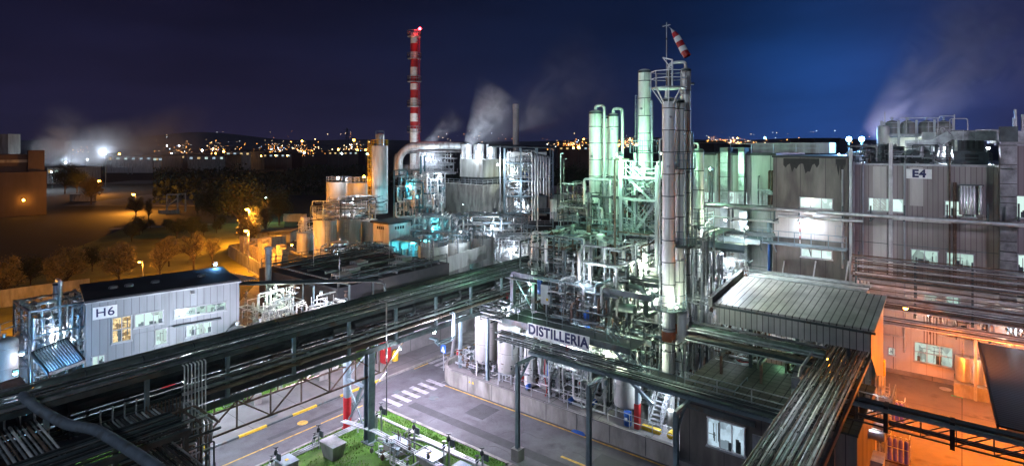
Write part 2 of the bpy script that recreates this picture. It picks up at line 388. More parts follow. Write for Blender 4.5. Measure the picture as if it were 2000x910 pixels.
def column(u, v, z0, z1, r, label, mat='col', band=1.55, top='dome', fr=G, name='distillation_column', group='distillation columns', over=None):
    t = T(name, label, 'column', (u, v, z0), group, fr)
    MB().lathe(u, v, shellprof(r, z0, z1, band, top, lip=.02), 24).build('shell', M[mat], t)
    s = MB(); z = z0+band
    while z < z1-.2:
        s.lathe(u, v, [(r+.003, z-.04), (r+.024, z-.03), (r+.024, z+.03), (r+.003, z+.04)], 24, False); z += band
    for k in range(int((z1-z0)/band)+1):                 # vertical cladding joints, staggered
        a = 3.6+(k % 2)*.9; zz = z0+k*band
        s.bar((u+(r+.004)*math.cos(a), v+(r+.004)*math.sin(a), zz), (u+(r+.004)*math.cos(a), v+(r+.004)*math.sin(a), min(zz+band, z1)), .025)
    s.build('seam', M['steel'], t)
    MB().lathe(u, v, [(r*1.04, z1-.15), (r*1.04, z1+.02), (r, z1+.04)], 24, False).build('top_ring', M['steel'], t)
    for k in range(4):                                    # nozzles
        a = rnd.uniform(3, 5.6); z = rnd.uniform(z0+1, z1-1)
        c, s_ = math.cos(a), math.sin(a)
        MB().tube((u+c*r*.9, v+s_*r*.9, z), (u+c*(r+.25), v+s_*(r+.25), z), .09).build('nozzle', M['galv'], t)
    if over: MB().pipe(over[0], over[1], 10, over[1]*2.5).build('overhead_pipe', M['col'], t)
    return t
def hdrum(a, b, r, label, mat='alu', group=None, legs=.8, name='pressure_vessel', fr=G):
    """horizontal vessel along x or y of the frame"""
    ax = 'x' if abs(a[0]-b[0]) > abs(a[1]-b[1]) else 'y'
    i = 0 if ax == 'x' else 1; l0, l1 = sorted((a[i], b[i])); c = a[1-i]; z = a[2]
    t = T(name, label, 'vessel', ((a[0]+b[0])/2, (a[1]+b[1])/2, z-r-legs), group, fr)
    n = 5; pr = [(r*math.sin(k/n*math.pi/2), l0-r*.45*math.cos(k/n*math.pi/2)) for k in range(n+1)]+[(r*math.cos(k/n*math.pi/2), l1+r*.45*math.sin(k/n*math.pi/2)) for k in range(n+1)]
    MB().lathe(c, z, pr, 20, axis=ax).build('shell', M[mat], t)
    for f in (.2, .8):
        q = l0+(l1-l0)*f
        if ax == 'x': MB().box((q-.1, c-r*.7, z-r-legs), (q+.1, c+r*.7, z-r*.6)).build('saddle', M['steel'], t)
        else: MB().box((c-r*.7, q-.1, z-r-legs), (c+r*.7, q+.1, z-r*.6)).build('saddle', M['steel'], t)
    for f in (.3, .7):
        q = l0+(l1-l0)*f; x, y = (q, c) if ax == 'x' else (c, q)
        MB().lathe(x, y, [(r*.16, z+r*.9), (r*.16, z+r+.25), (r*.22, z+r+.25), (r*.22, z+r+.32)], 10).build('nozzle', M['galv'], t)
    return t
def valve(t, p, s=.16, mat=None, ax='z'):
    x, y, z = p
    m = MB(); m.lathe(x, y, [(s*.35, z-s), (s*.75, z-s*.4), (s*.75, z+s*.4), (s*.3, z+s), (s*.12, z+s*1.1), (s*.12, z+s*2)], 8)
    m.lathe(x, y, [(s*.2, z+s*2), (s*1.0, z+s*2), (s*1.0, z+s*2.2), (s*.2, z+s*2.2)], 10)
    return m.build('valve', mat or rnd.choice([M['rust'], M['steel'], M['galv'], M['red'] if rnd.random() < .15 else M['steel_blue']]), t)
def pipework(t, bx, n, rads=(.03, .05, .07, .1), mats=('alu', 'galv', 'pipe_white', 'alu_dark', 'rust'), pv=.55, valves=10, grid=.35, lens=(.8, 4), name='pipe'):
    """orthogonal plant pipework filling a box (u0,u1,v0,v1,z0,z1)"""
    u0, u1, v0, v1, z0, z1 = bx
    q = lambda x, g=grid: round(x/g)*g
    for i in range(n):
        r = rnd.choice(rads); p = [q(rnd.uniform(u0, u1)), q(rnd.uniform(v0, v1)), q(rnd.uniform(z0, z1))]
        p[0] += rnd.uniform(-.08, .08); p[1] += rnd.uniform(-.08, .08)
        pts = [tuple(p)]; ax = 2 if rnd.random() < pv else rnd.choice((0, 1))
        for k in range(rnd.choice((1, 2, 3, 3, 4))):
            lo, hi = ((u0, u1), (v0, v1), (z0, z1))[ax]
            L_ = rnd.uniform(*lens)*(1.4 if ax == 2 and k == 0 else 1)
            tgt = p[ax]+L_*(1 if rnd.random() < .5 else -1)
            if tgt < lo or tgt > hi: tgt = p[ax]-(tgt-p[ax])
            tgt = max(lo, min(hi, tgt))
            if abs(tgt-p[ax]) < .25: continue
            p[ax] = tgt; pts.append(tuple(p))
            ax = rnd.choice([a for a in (0, 1, 2) if a != ax])
        if len(pts) < 2: continue
        mb = MB().pipe(pts, r, 6 if r < .06 else 8)
        if r > .045:                                      # flanges
            for j in range(len(pts)-1):
                A = Vector(pts[j]); B = Vector(pts[j+1])
                if (B-A).length > 1:
                    for f in (.3, .75):
                        c = A.lerp(B, f); d = (B-A).normalized()*.04; mb.pipe([tuple(c-d), tuple(c+d)], r*1.6, 8)
        mb.build(name, M[rnd.choice(mats)], t)
    for i in range(valves):
        valve(t, (rnd.uniform(u0, u1), rnd.uniform(v0, v1), rnd.uniform(z0, z1)), rnd.uniform(.1, .2))
def fpipe(t, x0, x1, y, z, r, m, name='pipe'):
    """a long pipe along x with flanges, clamps and a slight sag between supports"""
    mb = MB(); n = max(2, int(abs(x1-x0)/3.9)); pts = []
    for i in range(n*2+1):
        pts.append((x0+(x1-x0)*i/(n*2), y+rnd.uniform(-.006, .006), z-(.018 if i % 2 else 0)*(1 if r < .1 else .3)+rnd.uniform(-.004, .004)))
    mb.pipe(pts, r, 7, .01); x = min(x0, x1)+rnd.uniform(.5, 4)
    while x < max(x0, x1):
        w_ = rnd.choice((.03, .05, .12)); mb.pipe([(x-w_, y, z-.004), (x+w_, y, z-.004)], r*(1.75 if w_ < .1 else 1.3), 8); x += rnd.uniform(1.6, 5.5)
    return mb.build(name, m, t)
def hpipes(t, pts_fn, n, r, mats, name='pipe'):
    for i in range(n): MB().pipe(pts_fn(i), r(i) if callable(r) else r, 8).build(name, M[mats(i) if callable(mats) else mats], t)
def window(t, fr, plane, val, c0, c1, z0, z1, pane, nx=3, ny=1, dep=.1, frame='white', out=-1, name='window'):
    """lit window on plane x=val ('x') or y=val ('y'); its frame stands proud, pane 2 cm behind it"""
    c0, c1 = sorted((c0, c1)); z0, z1 = sorted((z0, z1)); f = MB(); w = .07
    def bx(mb, a, b, za, zb, d0, d1):
        if plane == 'x': mb.box((val+out*d1, a, za), (val+out*d0, b, zb))
        else: mb.box((a, val+out*d1, za), (b, val+out*d0, zb))
    bx(f, c0-w, c1+w, z0-w, z0, .003, dep); bx(f, c0-w, c1+w, z1, z1+w, .003, dep)
    for i in range(nx+1):
        c = c0+(c1-c0)*i/nx; bx(f, c-w/2, c+w/2, z0, z1, .004, dep-.01)
    for j in range(1, ny):
        z = z0+(z1-z0)*j/ny; bx(f, c0, c1, z-w/2, z+w/2, .005, dep-.02)
    fo = f.build(name, M[frame], t)
    p = MB(); bx(p, c0, c1, z0, z1, .006, .03); p.build('pane', pane, fo)
    q = MB(); wr = random.Random(int(abs(c0)*97+z0*31)); W_ = c1-c0; H_ = z1-z0
    for i in range(int(5+W_*2.2)):                        # machines and pipes standing just inside the glass
        a = c0+W_*wr.uniform(.02, .95); k = wr.random()
        if k < .45: bx(q, a, min(c1-.02, a+wr.uniform(.02, .07)), z0+H_*wr.uniform(0, .3), z0+H_*wr.uniform(.5, .98), .031, .036)
        elif k < .7: b_ = z0+H_*wr.uniform(.1, .9); bx(q, a, min(c1-.02, a+W_*wr.uniform(.1, .35)), b_, min(z1, b_+.04), .037, .041)
        else: bx(q, a, min(c1-.02, a+wr.uniform(.12, .4)), z0+.01, z0+H_*wr.uniform(.2, .55), .042, .046)
    if pane is not PANE[3]: q.build('interior', WIN_DARK, fo)
    s = MB(); bx(s, c0-w*1.5, c1+w*1.5, z0-w*2, z0-w*1.02, .003, dep+.06); s.build('sill', M['steel_light'], fo)
    return fo
def letters(t, text, size, origin, xdir, mat, off=.0, sx=1.0, bold=.02):
    """flat lettering: text runs along xdir (unit, in frame axes), upright, standing 12 mm proud"""
    cu = bpy.data.curves.new('lettering', 'FONT'); cu.body = text; cu.size = size; cu.extrude = .006; cu.offset = bold; cu.space_character = 1.08
    cu.align_x = 'CENTER'; cu.align_y = 'CENTER'
    tmp = bpy.data.objects.new('tmp', cu); COL.objects.link(tmp)
    bpy.context.view_layer.update()
    me = bpy.data.meshes.new_from_object(tmp.evaluated_get(bpy.context.evaluated_depsgraph_get()))
    bpy.data.objects.remove(tmp)
    base, fr = BASE[t.name]; X = Vector(xdir); Z = Vector((0, 0, 1)); o = Vector(vsub(origin, base))
    for v in me.vertices:
        c = v.co.copy(); n = X.cross(Z)
        v.co = o+X*c.x*sx+Z*c.y+n*c.z
    me.materials.clear(); me.materials.append(mat)
    ob = bpy.data.objects.new('lettering', me); COL.objects.link(ob); ob.parent = t
    BASE[ob.name] = (base, fr)
    return ob
# ---------------------------------------------------------------- camera, sky
cam = bpy.data.cameras.new('camera'); co = bpy.data.objects.new('camera', cam); COL.objects.link(co)
cam.sensor_width = 36; cam.lens = 36*FPX/2000; cam.shift_y = -(455-HY)/2000; cam.clip_end = 12000; cam.clip_start = .5
co.location = (0, 0, CAMH); co.rotation_euler = (math.radians(90), 0, 0); SC.camera = co
w = bpy.data.worlds.new('World'); SC.world = w; w.use_nodes = True; nt = w.node_tree; N = nt.nodes; L = nt.links
bg = N['Background']; tc = N.new('ShaderNodeTexCoord'); sx = N.new('ShaderNodeSeparateXYZ'); L.new(tc.outputs['Generated'], sx.inputs[0])
def nmath(op, a, b=None, clamp=False):
    k = N.new('ShaderNodeMath'); k.operation = op; k.use_clamp = clamp
    for i, q in enumerate((a, b)):
        if q is None: continue
        if isinstance(q, (int, float)): k.inputs[i].default_value = q
        else: L.new(q, k.inputs[i])
    return k.outputs[0]
ramp = N.new('ShaderNodeValToRGB'); ramp.color_ramp.elements[0].position = 0; ramp.color_ramp.elements[1].position = 1
ee = ramp.color_ramp.elements
ee[0].color = (.013, .0115, .034, 1); ee[1].color = (.0010, .0013, .0058, 1)
for p_, c_ in ((.06, (.0085, .0085, .029, 1)), (.16, (.0030, .0046, .0185, 1)), (.26, (.0012, .0022, .0105, 1)), (.42, (.0006, .0010, .0052, 1))):
    q_ = ee.new(p_); q_.color = c_
L.new(nmath('MAXIMUM', sx.outputs[2], 0.), ramp.inputs[0])
def lobe(px, py, k, col, st):
    """glow of distant light in the night air around one compass direction"""
    d = Vector(((px-CX)/FPX, 1, (HY-py)/FPX)).normalized()
    dp = N.new('ShaderNodeVectorMath'); dp.operation = 'DOT_PRODUCT'; L.new(tc.outputs['Generated'], dp.inputs[0]); dp.inputs[1].default_value = d
    p = nmath('POWER', nmath('MAXIMUM', dp.outputs['Value'], 0.), k)
    vm = N.new('ShaderNodeVectorMath'); vm.operation = 'SCALE'; vm.inputs[0].default_value = tuple(c*st for c in col); L.new(p, vm.inputs['Scale'])
    return vm.outputs[0]
acc = ramp.outputs[0]
for ar in ((1640, 245, 70, (.0, .13, .55), .42), (1560, 150, 14, (.0, .08, .36), .065), (250, 250, 14, (.3, .18, .45), .02), (1960, 230, 40, (.25, .18, .5), .09), (1050, 250, 20, (.1, .18, .55), .04)):
    ad = N.new('ShaderNodeVectorMath'); ad.operation = 'ADD'; L.new(acc, ad.inputs[0]); L.new(lobe(*ar), ad.inputs[1]); acc = ad.outputs[0]
# faint night cloud
mp_ = N.new('ShaderNodeMapping'); mp_.inputs['Scale'].default_value = (2.2, 2.2, 9); L.new(tc.outputs['Generated'], mp_.inputs[0])
cl = N.new('ShaderNodeTexNoise'); cl.inputs['Scale'].default_value = 1.6; cl.inputs['Detail'].default_value = 6; cl.inputs['Roughness'].default_value = .55; L.new(mp_.outputs[0], cl.inputs[0])
mr = N.new('ShaderNodeMapRange'); mr.inputs[1].default_value = .35; mr.inputs[2].default_value = .75; mr.inputs[3].default_value = .85; mr.inputs[4].default_value = 1.3; L.new(cl.outputs[0], mr.inputs[0])
sc_ = N.new('ShaderNodeVectorMath'); sc_.operation = 'SCALE'; L.new(acc, sc_.inputs[0]); L.new(mr.outputs[0], sc_.inputs['Scale'])
L.new(sc_.outputs[0], bg.inputs[0]); bg.inputs[1].default_value = 1.
SC.view_settings.view_transform = 'Standard'; SC.view_settings.look = 'None'; SC.view_settings.exposure = 0; SC.view_settings.gamma = 1
SC.cycles.use_denoising = True; SC.cycles.denoiser = 'OPENIMAGEDENOISE'; SC.cycles.max_bounces = 5; SC.cycles.diffuse_bounces = 3; SC.cycles.glossy_bounces = 3
SC.cycles.volume_bounces = 0; SC.cycles.sample_clamp_indirect = 4; SC.cycles.volume_step_rate = 1.5; SC.cycles.volume_max_steps = 128
# added weak sun lamp, brightens the facades from behind the camera
sl = bpy.data.lights.new('fill_sun', 'SUN'); sl.energy = .24; sl.angle = math.radians(9); sl.color = (.56, .7, 1.)
so = bpy.data.objects.new('fill_sun', sl); COL.objects.link(so); so.rotation_euler = Vector((.50, .72, -.62)).to_track_quat('-Z', 'Y').to_euler()

# ---------------------------------------------------------------- ground
MB().box((-3500, -300, -.6), (3500, 6000, -.1)).struct('ground', M['soil'], fr=XF, label='dark open ground reaching the horizon')
MB().poly([(-12, 55), (-12, -40), (62, -40), (110, 62), (92, 100), (50, 91), (30, 66), (-2, 66)], -.08, -.004).struct('factory_ground', M['concrete'], base=(0, 0, -.08), label='concrete ground of the factory')
MB().box((-14, 34.6, -.07), (92, 38.8, .0)).struct('road', M['asphalt'], label='asphalt road passing under the long pipe rack')
MB().box((28.15, -20, -.07), (34.3, 34.55, .0)).struct('cross_road', M['asphalt'], label='asphalt side road in front of the distillery wall')
# pavement with painted kerb beyond the road
MB().box((16.9, 39.0, -.05), (42, 43.4, .12)).struct('pavement', M['concrete_pave'], label='pale concrete pavement behind the striped kerb')
kb = T('kerb', 'black and yellow striped kerb along the far pavement', 'kerb', (16.7, 38.9, 0)); kb['kind'] = 'structure'
for i, (a, b) in enumerate(((16.9, 18.9), (18.9, 20.9), (20.9, 22.9), (22.9, 24.9), (24.9, 27), (27, 31), (31, 33), (33, 42))):
    MB().box((a, 38.84, -.04), (b, 39.0, .135)).build('kerb_stone', M['yellow' if i % 2 == 1 and i < 6 else ('steel' if i < 5 else 'concrete')], kb)
for i, (a, b) in enumerate(((39.0, 40), (40, 41.2), (41.2, 43.4))):
    MB().box((16.74, a, -.04), (16.9, b, .135)).build('kerb_stone', M['yellow' if i != 1 else 'steel'], kb)
# painted lines
def line(name, a, b, m, label): 
    o = MB().box((a[0], a[1], .004), (b[0], b[1], .008)).struct(name, M[m], label=label, cat='road marking'); return o
line('yellow_edge_line', (33.68, -10), (33.82, 34.0), 'yellow_line', 'thin yellow line along the foot of the distillery wall')
line('yellow_centre_line', (-10, 36.2), (27.2, 36.33), 'yellow_line', 'thin yellow line down the road under the rack')
line('yellow_bay_line', (16.6, 38.3), (9, 38.42), 'yellow_line', 'yellow line leading off from the kerb corner')
line('yellow_far_line', (34.5, 38.5), (46, 38.62), 'yellow_line', 'yellow line along the far side of the road')
cw = T('crosswalk', 'white zebra stripes across the side road mouth', 'crosswalk', (28.5, 34.8, 0)); cw['kind'] = 'structure'
for i in range(6):
    u = 28.75+i*.93; MB().box((u, 33.9, .004), (u+.46, 35.9, .009)).build('stripe', M['white_line'], cw)
cw = T('crosswalk', 'white zebra stripes across the road beside the blue sign', 'crosswalk', (38, 37, 0)); cw['kind'] = 'structure'
for i in range(5):
    v = 35.0+i*.8; MB().box((36.2, v, .004), (38.6, v+.42, .009)).build('stripe', M['white_line'], cw)
pd = MB().poly([(28.3, 14.0), (29.4, 14.0), (29.4, 25), (28.3, 25)], .004, .007)
bm = T('bay_marking', 'broken yellow bay line beside the portal posts', 'road marking', (29, 20, 0)); bm['kind'] = 'structure'
for a, b in ((17.4, 20.3), (15.0, 16.6), (12, 13.6)): MB().box((30.6, a, .004), (30.8, b, .008)).build('dash', M['yellow_line'], bm)
MB().lathe(22.8, 37.4, [(.38, .004), (.38, .008), (0, .008)], 12).struct('road_symbol', M['yellow_line'], (22.8, 37.4, 0), label='worn yellow patch painted on the road', cat='road marking')
MB().lathe(21.9, 39.9, [(.36, .12), (.36, .13), (0, .13)], 16).solo('manhole_cover', M['steel'], 'round dark manhole cover in the pale pavement', 'manhole cover', (21.9, 39.9, .12))
MB().lathe(31.5, 32.9, [(.4, .0), (.4, .01), (0, .01)], 16).solo('manhole_cover', M['steel'], 'round manhole cover on the asphalt by the zebra crossing', 'manhole cover', (31.5, 32.9, 0))
MB().box((24.2, -12, -.05), (28.1, 22.2, .02)).struct('side_pavement', M['concrete_pave'], label='grey concrete slab at the foot of the portal posts')

# lawn: mown strip and rough centre, with blades
MB().poly([(14, 34.35), (27.75, 34.35), (27.75, 22.5), (14, 22.5)], -.08, .06).struct('lawn', M['lawn'], label='green lawn below the pipe rack', base=(14, 22, 0))
MB().poly([(-14, 39.2), (16.5, 39.2), (16.5, 43.6), (-14, 43.6)], -.06, .05).struct('verge', M['lawn'], label='grass verge beside the road under the rack')
MB().poly([(10, 43.6), (42, 43.6), (42, 50), (10, 50)], -.06, .06).struct('far_lawn', M['lawn'], label='grass with white pipework behind the pavement')
kb2 = MB(); kb2.box((14, 34.35, -.05), (27.9, 34.55, .1)); kb2.box((27.75, 22.4, -.05), (27.9, 34.35, .1))
kb2.struct('lawn_kerb', M['concrete'], label='pale kerb round the lawn', base=(27, 34, 0))
def blades(name, poly, n, h, label, dens=None):
    mb = MB(); (a, b), (c, d) = poly
    for i in range(n):
        x = rnd.uniform(a, c); y = rnd.uniform(b, d)
        if dens and rnd.random() > dens(x, y): continue
        an = rnd.uniform(0, 6.28); w_ = rnd.uniform(.02, .045); hh = h*rnd.uniform(.5, 1.3); lx, ly = rnd.uniform(-.06, .06), rnd.uniform(-.06, .06)
        dx, dy = math.cos(an)*w_, math.sin(an)*w_
        mb._add([(x-dx, y-dy, .05), (x+dx, y+dy, .05), (x+lx, y+ly, .05+hh)], [(0, 1, 2)])
    o = mb.build(name, M['blade'], None, base=(a, b, 0)); tag(o, label, 'grass', None, 'stuff')
blades('grass', ((14, 22.6), (27.7, 34.3)), 26000, .12, 'short green grass of the lawn', lambda x, y: 1 if x > 26.2 or y > 33.4 else .35+.4*math.sin(x*1.3)*math.sin(y*.9))
blades('grass', ((12, 43.7), (40, 48)), 7000, .14, 'grass round the white pipework behind the pavement')
blades('grass', ((6, 39.3), (16.4, 43.5)), 4000, .13, 'grass on the verge beside the road')
# purple/blue painted patch
MB().box((36.2, 40.6, .0), (37.0, 41.1, .01)).struct('blue_road_sign_patch', M['blue'], label='blue disc painted on the road by the crossing', cat='road marking')
# ---------------------------------------------------------------- yard on the right
MB().box((34.5, -14, -.05), (60.1, 3.6, .012)).struct('yard', M['yard'], label='orange lit concrete yard at the right')
MB().box((45.4, 3.6, -.05), (60.1, 9.2, .012)).struct('yard_corner', M['yard'], label='wet looking concrete in front of the pale wall')
line('yellow_yard_line', (45.8, 2.5), (56, 2.64), 'yellow_line', 'yellow line running from the purple cylinders to the pale wall')
line('yellow_yard_tick', (45.66, 2.5), (45.8, 3.1), 'yellow_line', 'short end of the yellow yard line')
line('yellow_faded_line', (40, -1.7), (52, -1.58), 'yellow_line', 'faded yellow line on the yard at the right edge')

rp_ = T('asphalt_patches', 'darker repair patches, trenches and cracks in the asphalt', 'road marking', (31, 24, 0)); rp_['kind'] = 'structure'
for a, b, c, d in ((29.3, 30.1, 12, 33.5), (31.2, 33.2, 27.5, 29.3), (20, 27.5, 36.9, 37.3), (30.4, 32.6, 16, 18.4), (28.6, 34, 34.6, 35.1)):
    MB().box((a, c, .0015), (b, d, .0035)).build('patch', M['patch'], rp_)
m = MB()
for i in range(14):
    x, y = rnd.uniform(28.5, 33.5), rnd.uniform(14, 34); a = rnd.uniform(0, 6.28)
    for k in range(7):
        x2, y2 = x+math.cos(a)*.5, y+math.sin(a)*.5
        if 28.3 < x2 < 33.6: m.bar((x, y, .002), (x2, y2, .002), .022, .004)
        x, y = x2, y2; a += rnd.uniform(-.7, .7)
m.build('cracks', M['black'], rp_)
for u, v in ((33.2, 26), (33.2, 19), (30.4, 36.0)):
    MB().box((u-.3, v-.3, .004), (u+.3, v+.3, .012)).solo('drain_grate', M['steel'], 'square drain grate in the asphalt '+{26: 'near the left portal post', 19: 'near the middle portal post', 36.0: 'beside the zebra crossing'}[v], 'drain', (u, v, 0))
# ---------------------------------------------------------------- the long pipe rack (along u)
RV0, RV1 = 31.3, 34.0
rk = T('pipe_rack', 'long two-level pipe rack crossing the picture from lower left to the distillery', 'pipe rack', (24, 32.6, 0))
for v in (RV0, RV1):
    for z, h in ((8.72, .26), (6.2, .34)):
        MB().box((-2, v-.09, z-h/2), (50, v+.09, z+h/2)).build('beam', M['steel'], rk)
    for i in range(14):
        u = -1+i*3.9; MB().box((u-.1, v-.08, 6.38), (u+.1, v+.08, 8.58)).build('post', M['steel_blue'], rk)
m = MB()
for i in range(27):
    u = -1+i*1.95
    m.box((u-.07, RV0+.1, 8.62), (u+.07, RV1-.1, 8.80)); m.box((u-.08, RV0+.1, 6.1), (u+.08, RV1-.1, 6.3))
m.build('cross_beams', M['steel'], rk)
MB().box((-2, RV0+.35, 6.31), (46, RV1-.35, 6.34)).build('walkway_grating', M['pipe_dark'], rk)
# upper pipes; the big pair ends in cones at the left
tops = [(31.32,.055,'galv'),(31.5,.04,'galv'),(31.62,.04,'galv'),(31.78,.06,'pipe_green'),(31.95,.045,'galv'),(32.1,.05,'pipe_green'),(32.5,.27,'pipe_green'),
        (33.2,.23,'pipe_green'),(33.5,.07,'pipe_green'),(33.66,.04,'galv'),(33.8,.055,'alu_dark'),(33.95,.045,'galv')]
for v, r, mt in tops:
    u0 = 6.9 if v == 32.5 else (8.4 if v == 33.2 else -3)
    z = 8.86+r
    if r > .15: MB().lathe(v, z, [(.02, u0-.55), (r*.75, u0-.1), (r, u0), (r, 46.5)], 14, axis='x').build('pipe', M[mt], rk)
    else: fpipe(rk, u0, 46.5+rnd.uniform(-1, 3), v, z, r, M[mt])
for v, r, mt, z in ((32.0,.035,'galv',9.12),(32.22,.035,'galv',9.2),(33.45,.035,'galv',9.15),(31.7,.03,'galv',9.08)):
    fpipe(rk, -3, 46, v, z, r, M[mt])
for v, r, mt, z, u0 in ((32.7,.3,'pipe_dark',7.75,-3),(33.4,.24,'pipe_dark',7.6,-3),(31.0,.085,'galv',7.42,12.2),(31.12,.06,'alu_dark',7.65,12.2),(30.98,.11,'pipe_brown',7.1,12.6),(31.7,.1,'pipe_dark',6.9,-3),
                        (32.0,.07,'galv',6.75,-3),(32.25,.12,'pipe_dark',6.95,-3),(32.6,.06,'galv',6.72,-3),(33,.1,'pipe_dark',6.9,-3),(33.3,.08,'galv',6.8,-3),(33.7,.1,'pipe_dark',6.9,-3)):
    fpipe(rk, u0, 46, v, z, r, M[mt])
m = MB()
for i in range(13): m.box((-1+i*3.9-.06, 30.86, 6.95), (-1+i*3.9+.06, RV0-.1, 7.01)) if i > 3 else None
m.build('bracket', M['steel'], rk)
for i in range(16):                                       # pipe collars on the big pipes
    u = 8.5+i*2.4; MB().lathe(32.5, 9.13, [(.275, u-.03), (.3, u-.03), (.3, u+.03), (.275, u+.03)], 14, axis='x').build('collar', M['steel'], rk)
# hanging truss on the near side
m = MB(); us = [11.2+i*1.95 for i in range(8)]
m.bar((10.6, RV0, 4.5), (25.2, RV0, 4.5), .1); m.bar((25.2, RV0, 4.5), (27.0, RV0, 6.05), .09)
for i, u in enumerate(us):
    m.bar((u, RV0, 4.5), (u, RV0, 6.03), .07)
    if i < 7: m.bar((u, RV0, 4.5 if i % 2 else 6.0), (us[i+1], RV0, 6.0 if i % 2 else 4.5), .07)
m.build('truss', M['rust'], rk)
m = MB(); m.bar((10.6, RV1, 4.5), (25.2, RV1, 4.5), .1)
for i, u in enumerate(us):
    m.bar((u, RV1, 4.5), (u, RV1, 6.03), .07)
    if i < 7: m.bar((u, RV1, 4.5 if i % 2 else 6.0), (us[i+1], RV1, 6.0 if i % 2 else 4.5), .07)
m.build('truss', M['rust'], rk)
# trestle over the lawn: grey H column, red and white tube column, braces
m = MB(); m.box((23.84, 31.15, 0.02), (24.36, 31.2, 6.03)); m.box((23.84, 31.62, .02), (24.36, 31.67, 6.03)); m.box((24.07, 31.2, .02), (24.13, 31.62, 6.03)); m.box((23.7, 31.0, .0), (24.5, 31.8, .12))
m.build('column', M['steel_blue'], rk)
c = MB().lathe(24.25, 34.1, [(.27, 2.3), (.27, 6.03)], 18).build('column', M['steel_blue'], rk)
MB().lathe(24.25, 34.1, [(.36, .02), (.36, .14), (.275, .15), (.275, 2.3)], 18).build('red_column_foot', M['red'], rk)
for a, b, w_ in (((24.1, 31.7, 3.6), (24.2, 34.0, 3.6), .18), ((24.1, 31.7, .4), (24.2, 34.0, 3.5), .08), ((24.1, 31.7, 3.5), (24.2, 34.0, .6), .08), ((24.1, 31.7, 5.9), (24.2, 34.0, 3.7), .07), ((24.4, 34.1, .5), (26.3, 33.2, 6.0), .17)):
    MB().bar(a, b, w_).build('brace', M['steel_blue'], rk)
for u, v in ((12.9, 31.25), (12.9, 34.1), (2, 31.3), (2, 34)):
    m = MB(); m.box((u-.2, v-.16, 0), (u+.2, v-.12, 6.03)); m.box((u-.2, v+.12, 0), (u+.2, v+.16, 6.03)); m.box((u-.03, v-.12, 0), (u+.03, v+.12, 6.03)); m.build('column', M['steel'], rk)
for u in (39.2, 45):
    for v in (RV0, RV1): MB().box((u-.15, v-.15, 0), (u+.15, v+.15, 6.03)).build('column', M['steel_light'], rk)
# vertical pipes dropping down the near side of the left pillar
for i in range(7): MB().pipe([(12.2+i*.17, 31.0, 8.9), (12.2+i*.17, 30.75, 8.9), (12.2+i*.17, 30.75, 6.1-.1*(i % 2))], .035, 6).build('riser', M['pipe_white'], rk)
for i in range(9): MB().pipe([(12.0+i*.19, 31.6, 6.0), (12.0+i*.19, 31.0, 5.6), (12.0+i*.19, 31.0, 0.1)], .04, 6).build('riser', M['pipe_brown'], rk)
for i in range(10): MB().tube((10.6+i*.17, 31.1, 6.3), (10.6+i*.17, 31.1, 7.35), .035).build('riser', M['pipe_brown'], rk)
# thin stand pipe in front of the rack at the crossing
sp = T('stand_pipe', 'thin dark stand pipe rising from the lawn corner to the pipe rack', 'pipe', (27.2, 33.4, 0))
MB().pipe([(27.2, 33.4, .05), (27.2, 33.4, 6.9)], .045, 8).build('riser', M['pipe_dark'], sp)
MB().bar((27.2, 33.4, 3.3), (24.4, 31.7, 3.3), .05).build('tie', M['pipe_dark'], sp)
sp = T('stand_pipe', 'thin pale pipe bent over the near edge of the pipe rack beside the trestle', 'pipe', (25.1, 30.8, 5.3))
MB().pipe([(25.1, 30.85, 5.3), (25.1, 30.85, 9.3), (25.1, 31.6, 9.3)], .05, 8).build('riser', M['pipe_white'], sp)
# loop support hanging off the rack near the distillery
hg = T('pipe_loop', 'square pipe loop hanging below the rack beside the distillery tanks', 'pipe loop', (30.3, 31.0, 5.5))
for k in range(2):
    o = k*.22; MB().pipe([(31.2+o, 30.8, 7.2), (31.2+o, 30.5, 7.2), (31.2+o, 30.5, 5.2+o), (29.6-o, 30.5, 5.2+o), (29.6-o, 30.5, 5.7), (29.6-o, 31.1, 5.7)], .07, 8).build('pipe', M['steel_blue'], hg)
# snaking insulated duct
MB().pipe([(6.2, 32.3, 9.05), (6.2, 31.4, 9.1), (6.6, 31.0, 8.6), (6.9, 30.2, 8.4), (7.1, 29.2, 8.35), (7.7, 28.2, 8.3), (7.9, 26.4, 8.3), (8.2, 23, 8.3), (8.3, 20, 8.3)], .21, 14, 1.0).solo('insulated_duct', M['duct_grey'], 'thick grey insulated duct snaking down from the rack at the lower left', 'duct', (7, 29, 8.1))

# ---------------------------------------------------------------- lower left: crossing racks
def vrack(name_label, u0, n, sp_, z, v0, v1, mats, rr, legs=True):
    t = T('pipe_rack', name_label, 'pipe rack', (u0, (v0+v1)/2, 0), 'smaller pipe racks at the lower left')
    for i in range(n):
        r = rr[i % len(rr)]; u = u0+i*sp_
        pts = [(u, v1, z+.2), (u, v0, z+.2)]
        if i % 3 == 0: pts = [(u, v1, z+.9), (u, v1-.01, z+.2)]+pts[1:]
        MB().pipe(pts, r, 8).build('pipe', M[mats[i % len(mats)]], t)
    w_ = n*sp_; v = v0+.5
    while v < v1:
        MB().box((u0-.2, v-.06, z-.1), (u0+w_, v+.06, z+.1)).build('cross_beam', M['steel'], t)
        if legs:
            for u in (u0-.15, u0+w_-.05): MB().box((u-.08, v-.08, 0), (u+.08, v+.08, z-.1)).build('leg', M['steel'], t)
        v += 3
    return t
vrack('row of bright pipes running towards the viewer left of the grey duct', 5.1, 10, .17, 7.6, 27.5, 32.4, ('galv', 'alu', 'pipe_brown', 'galv', 'pipe_white'), (.045, .06, .04), True)
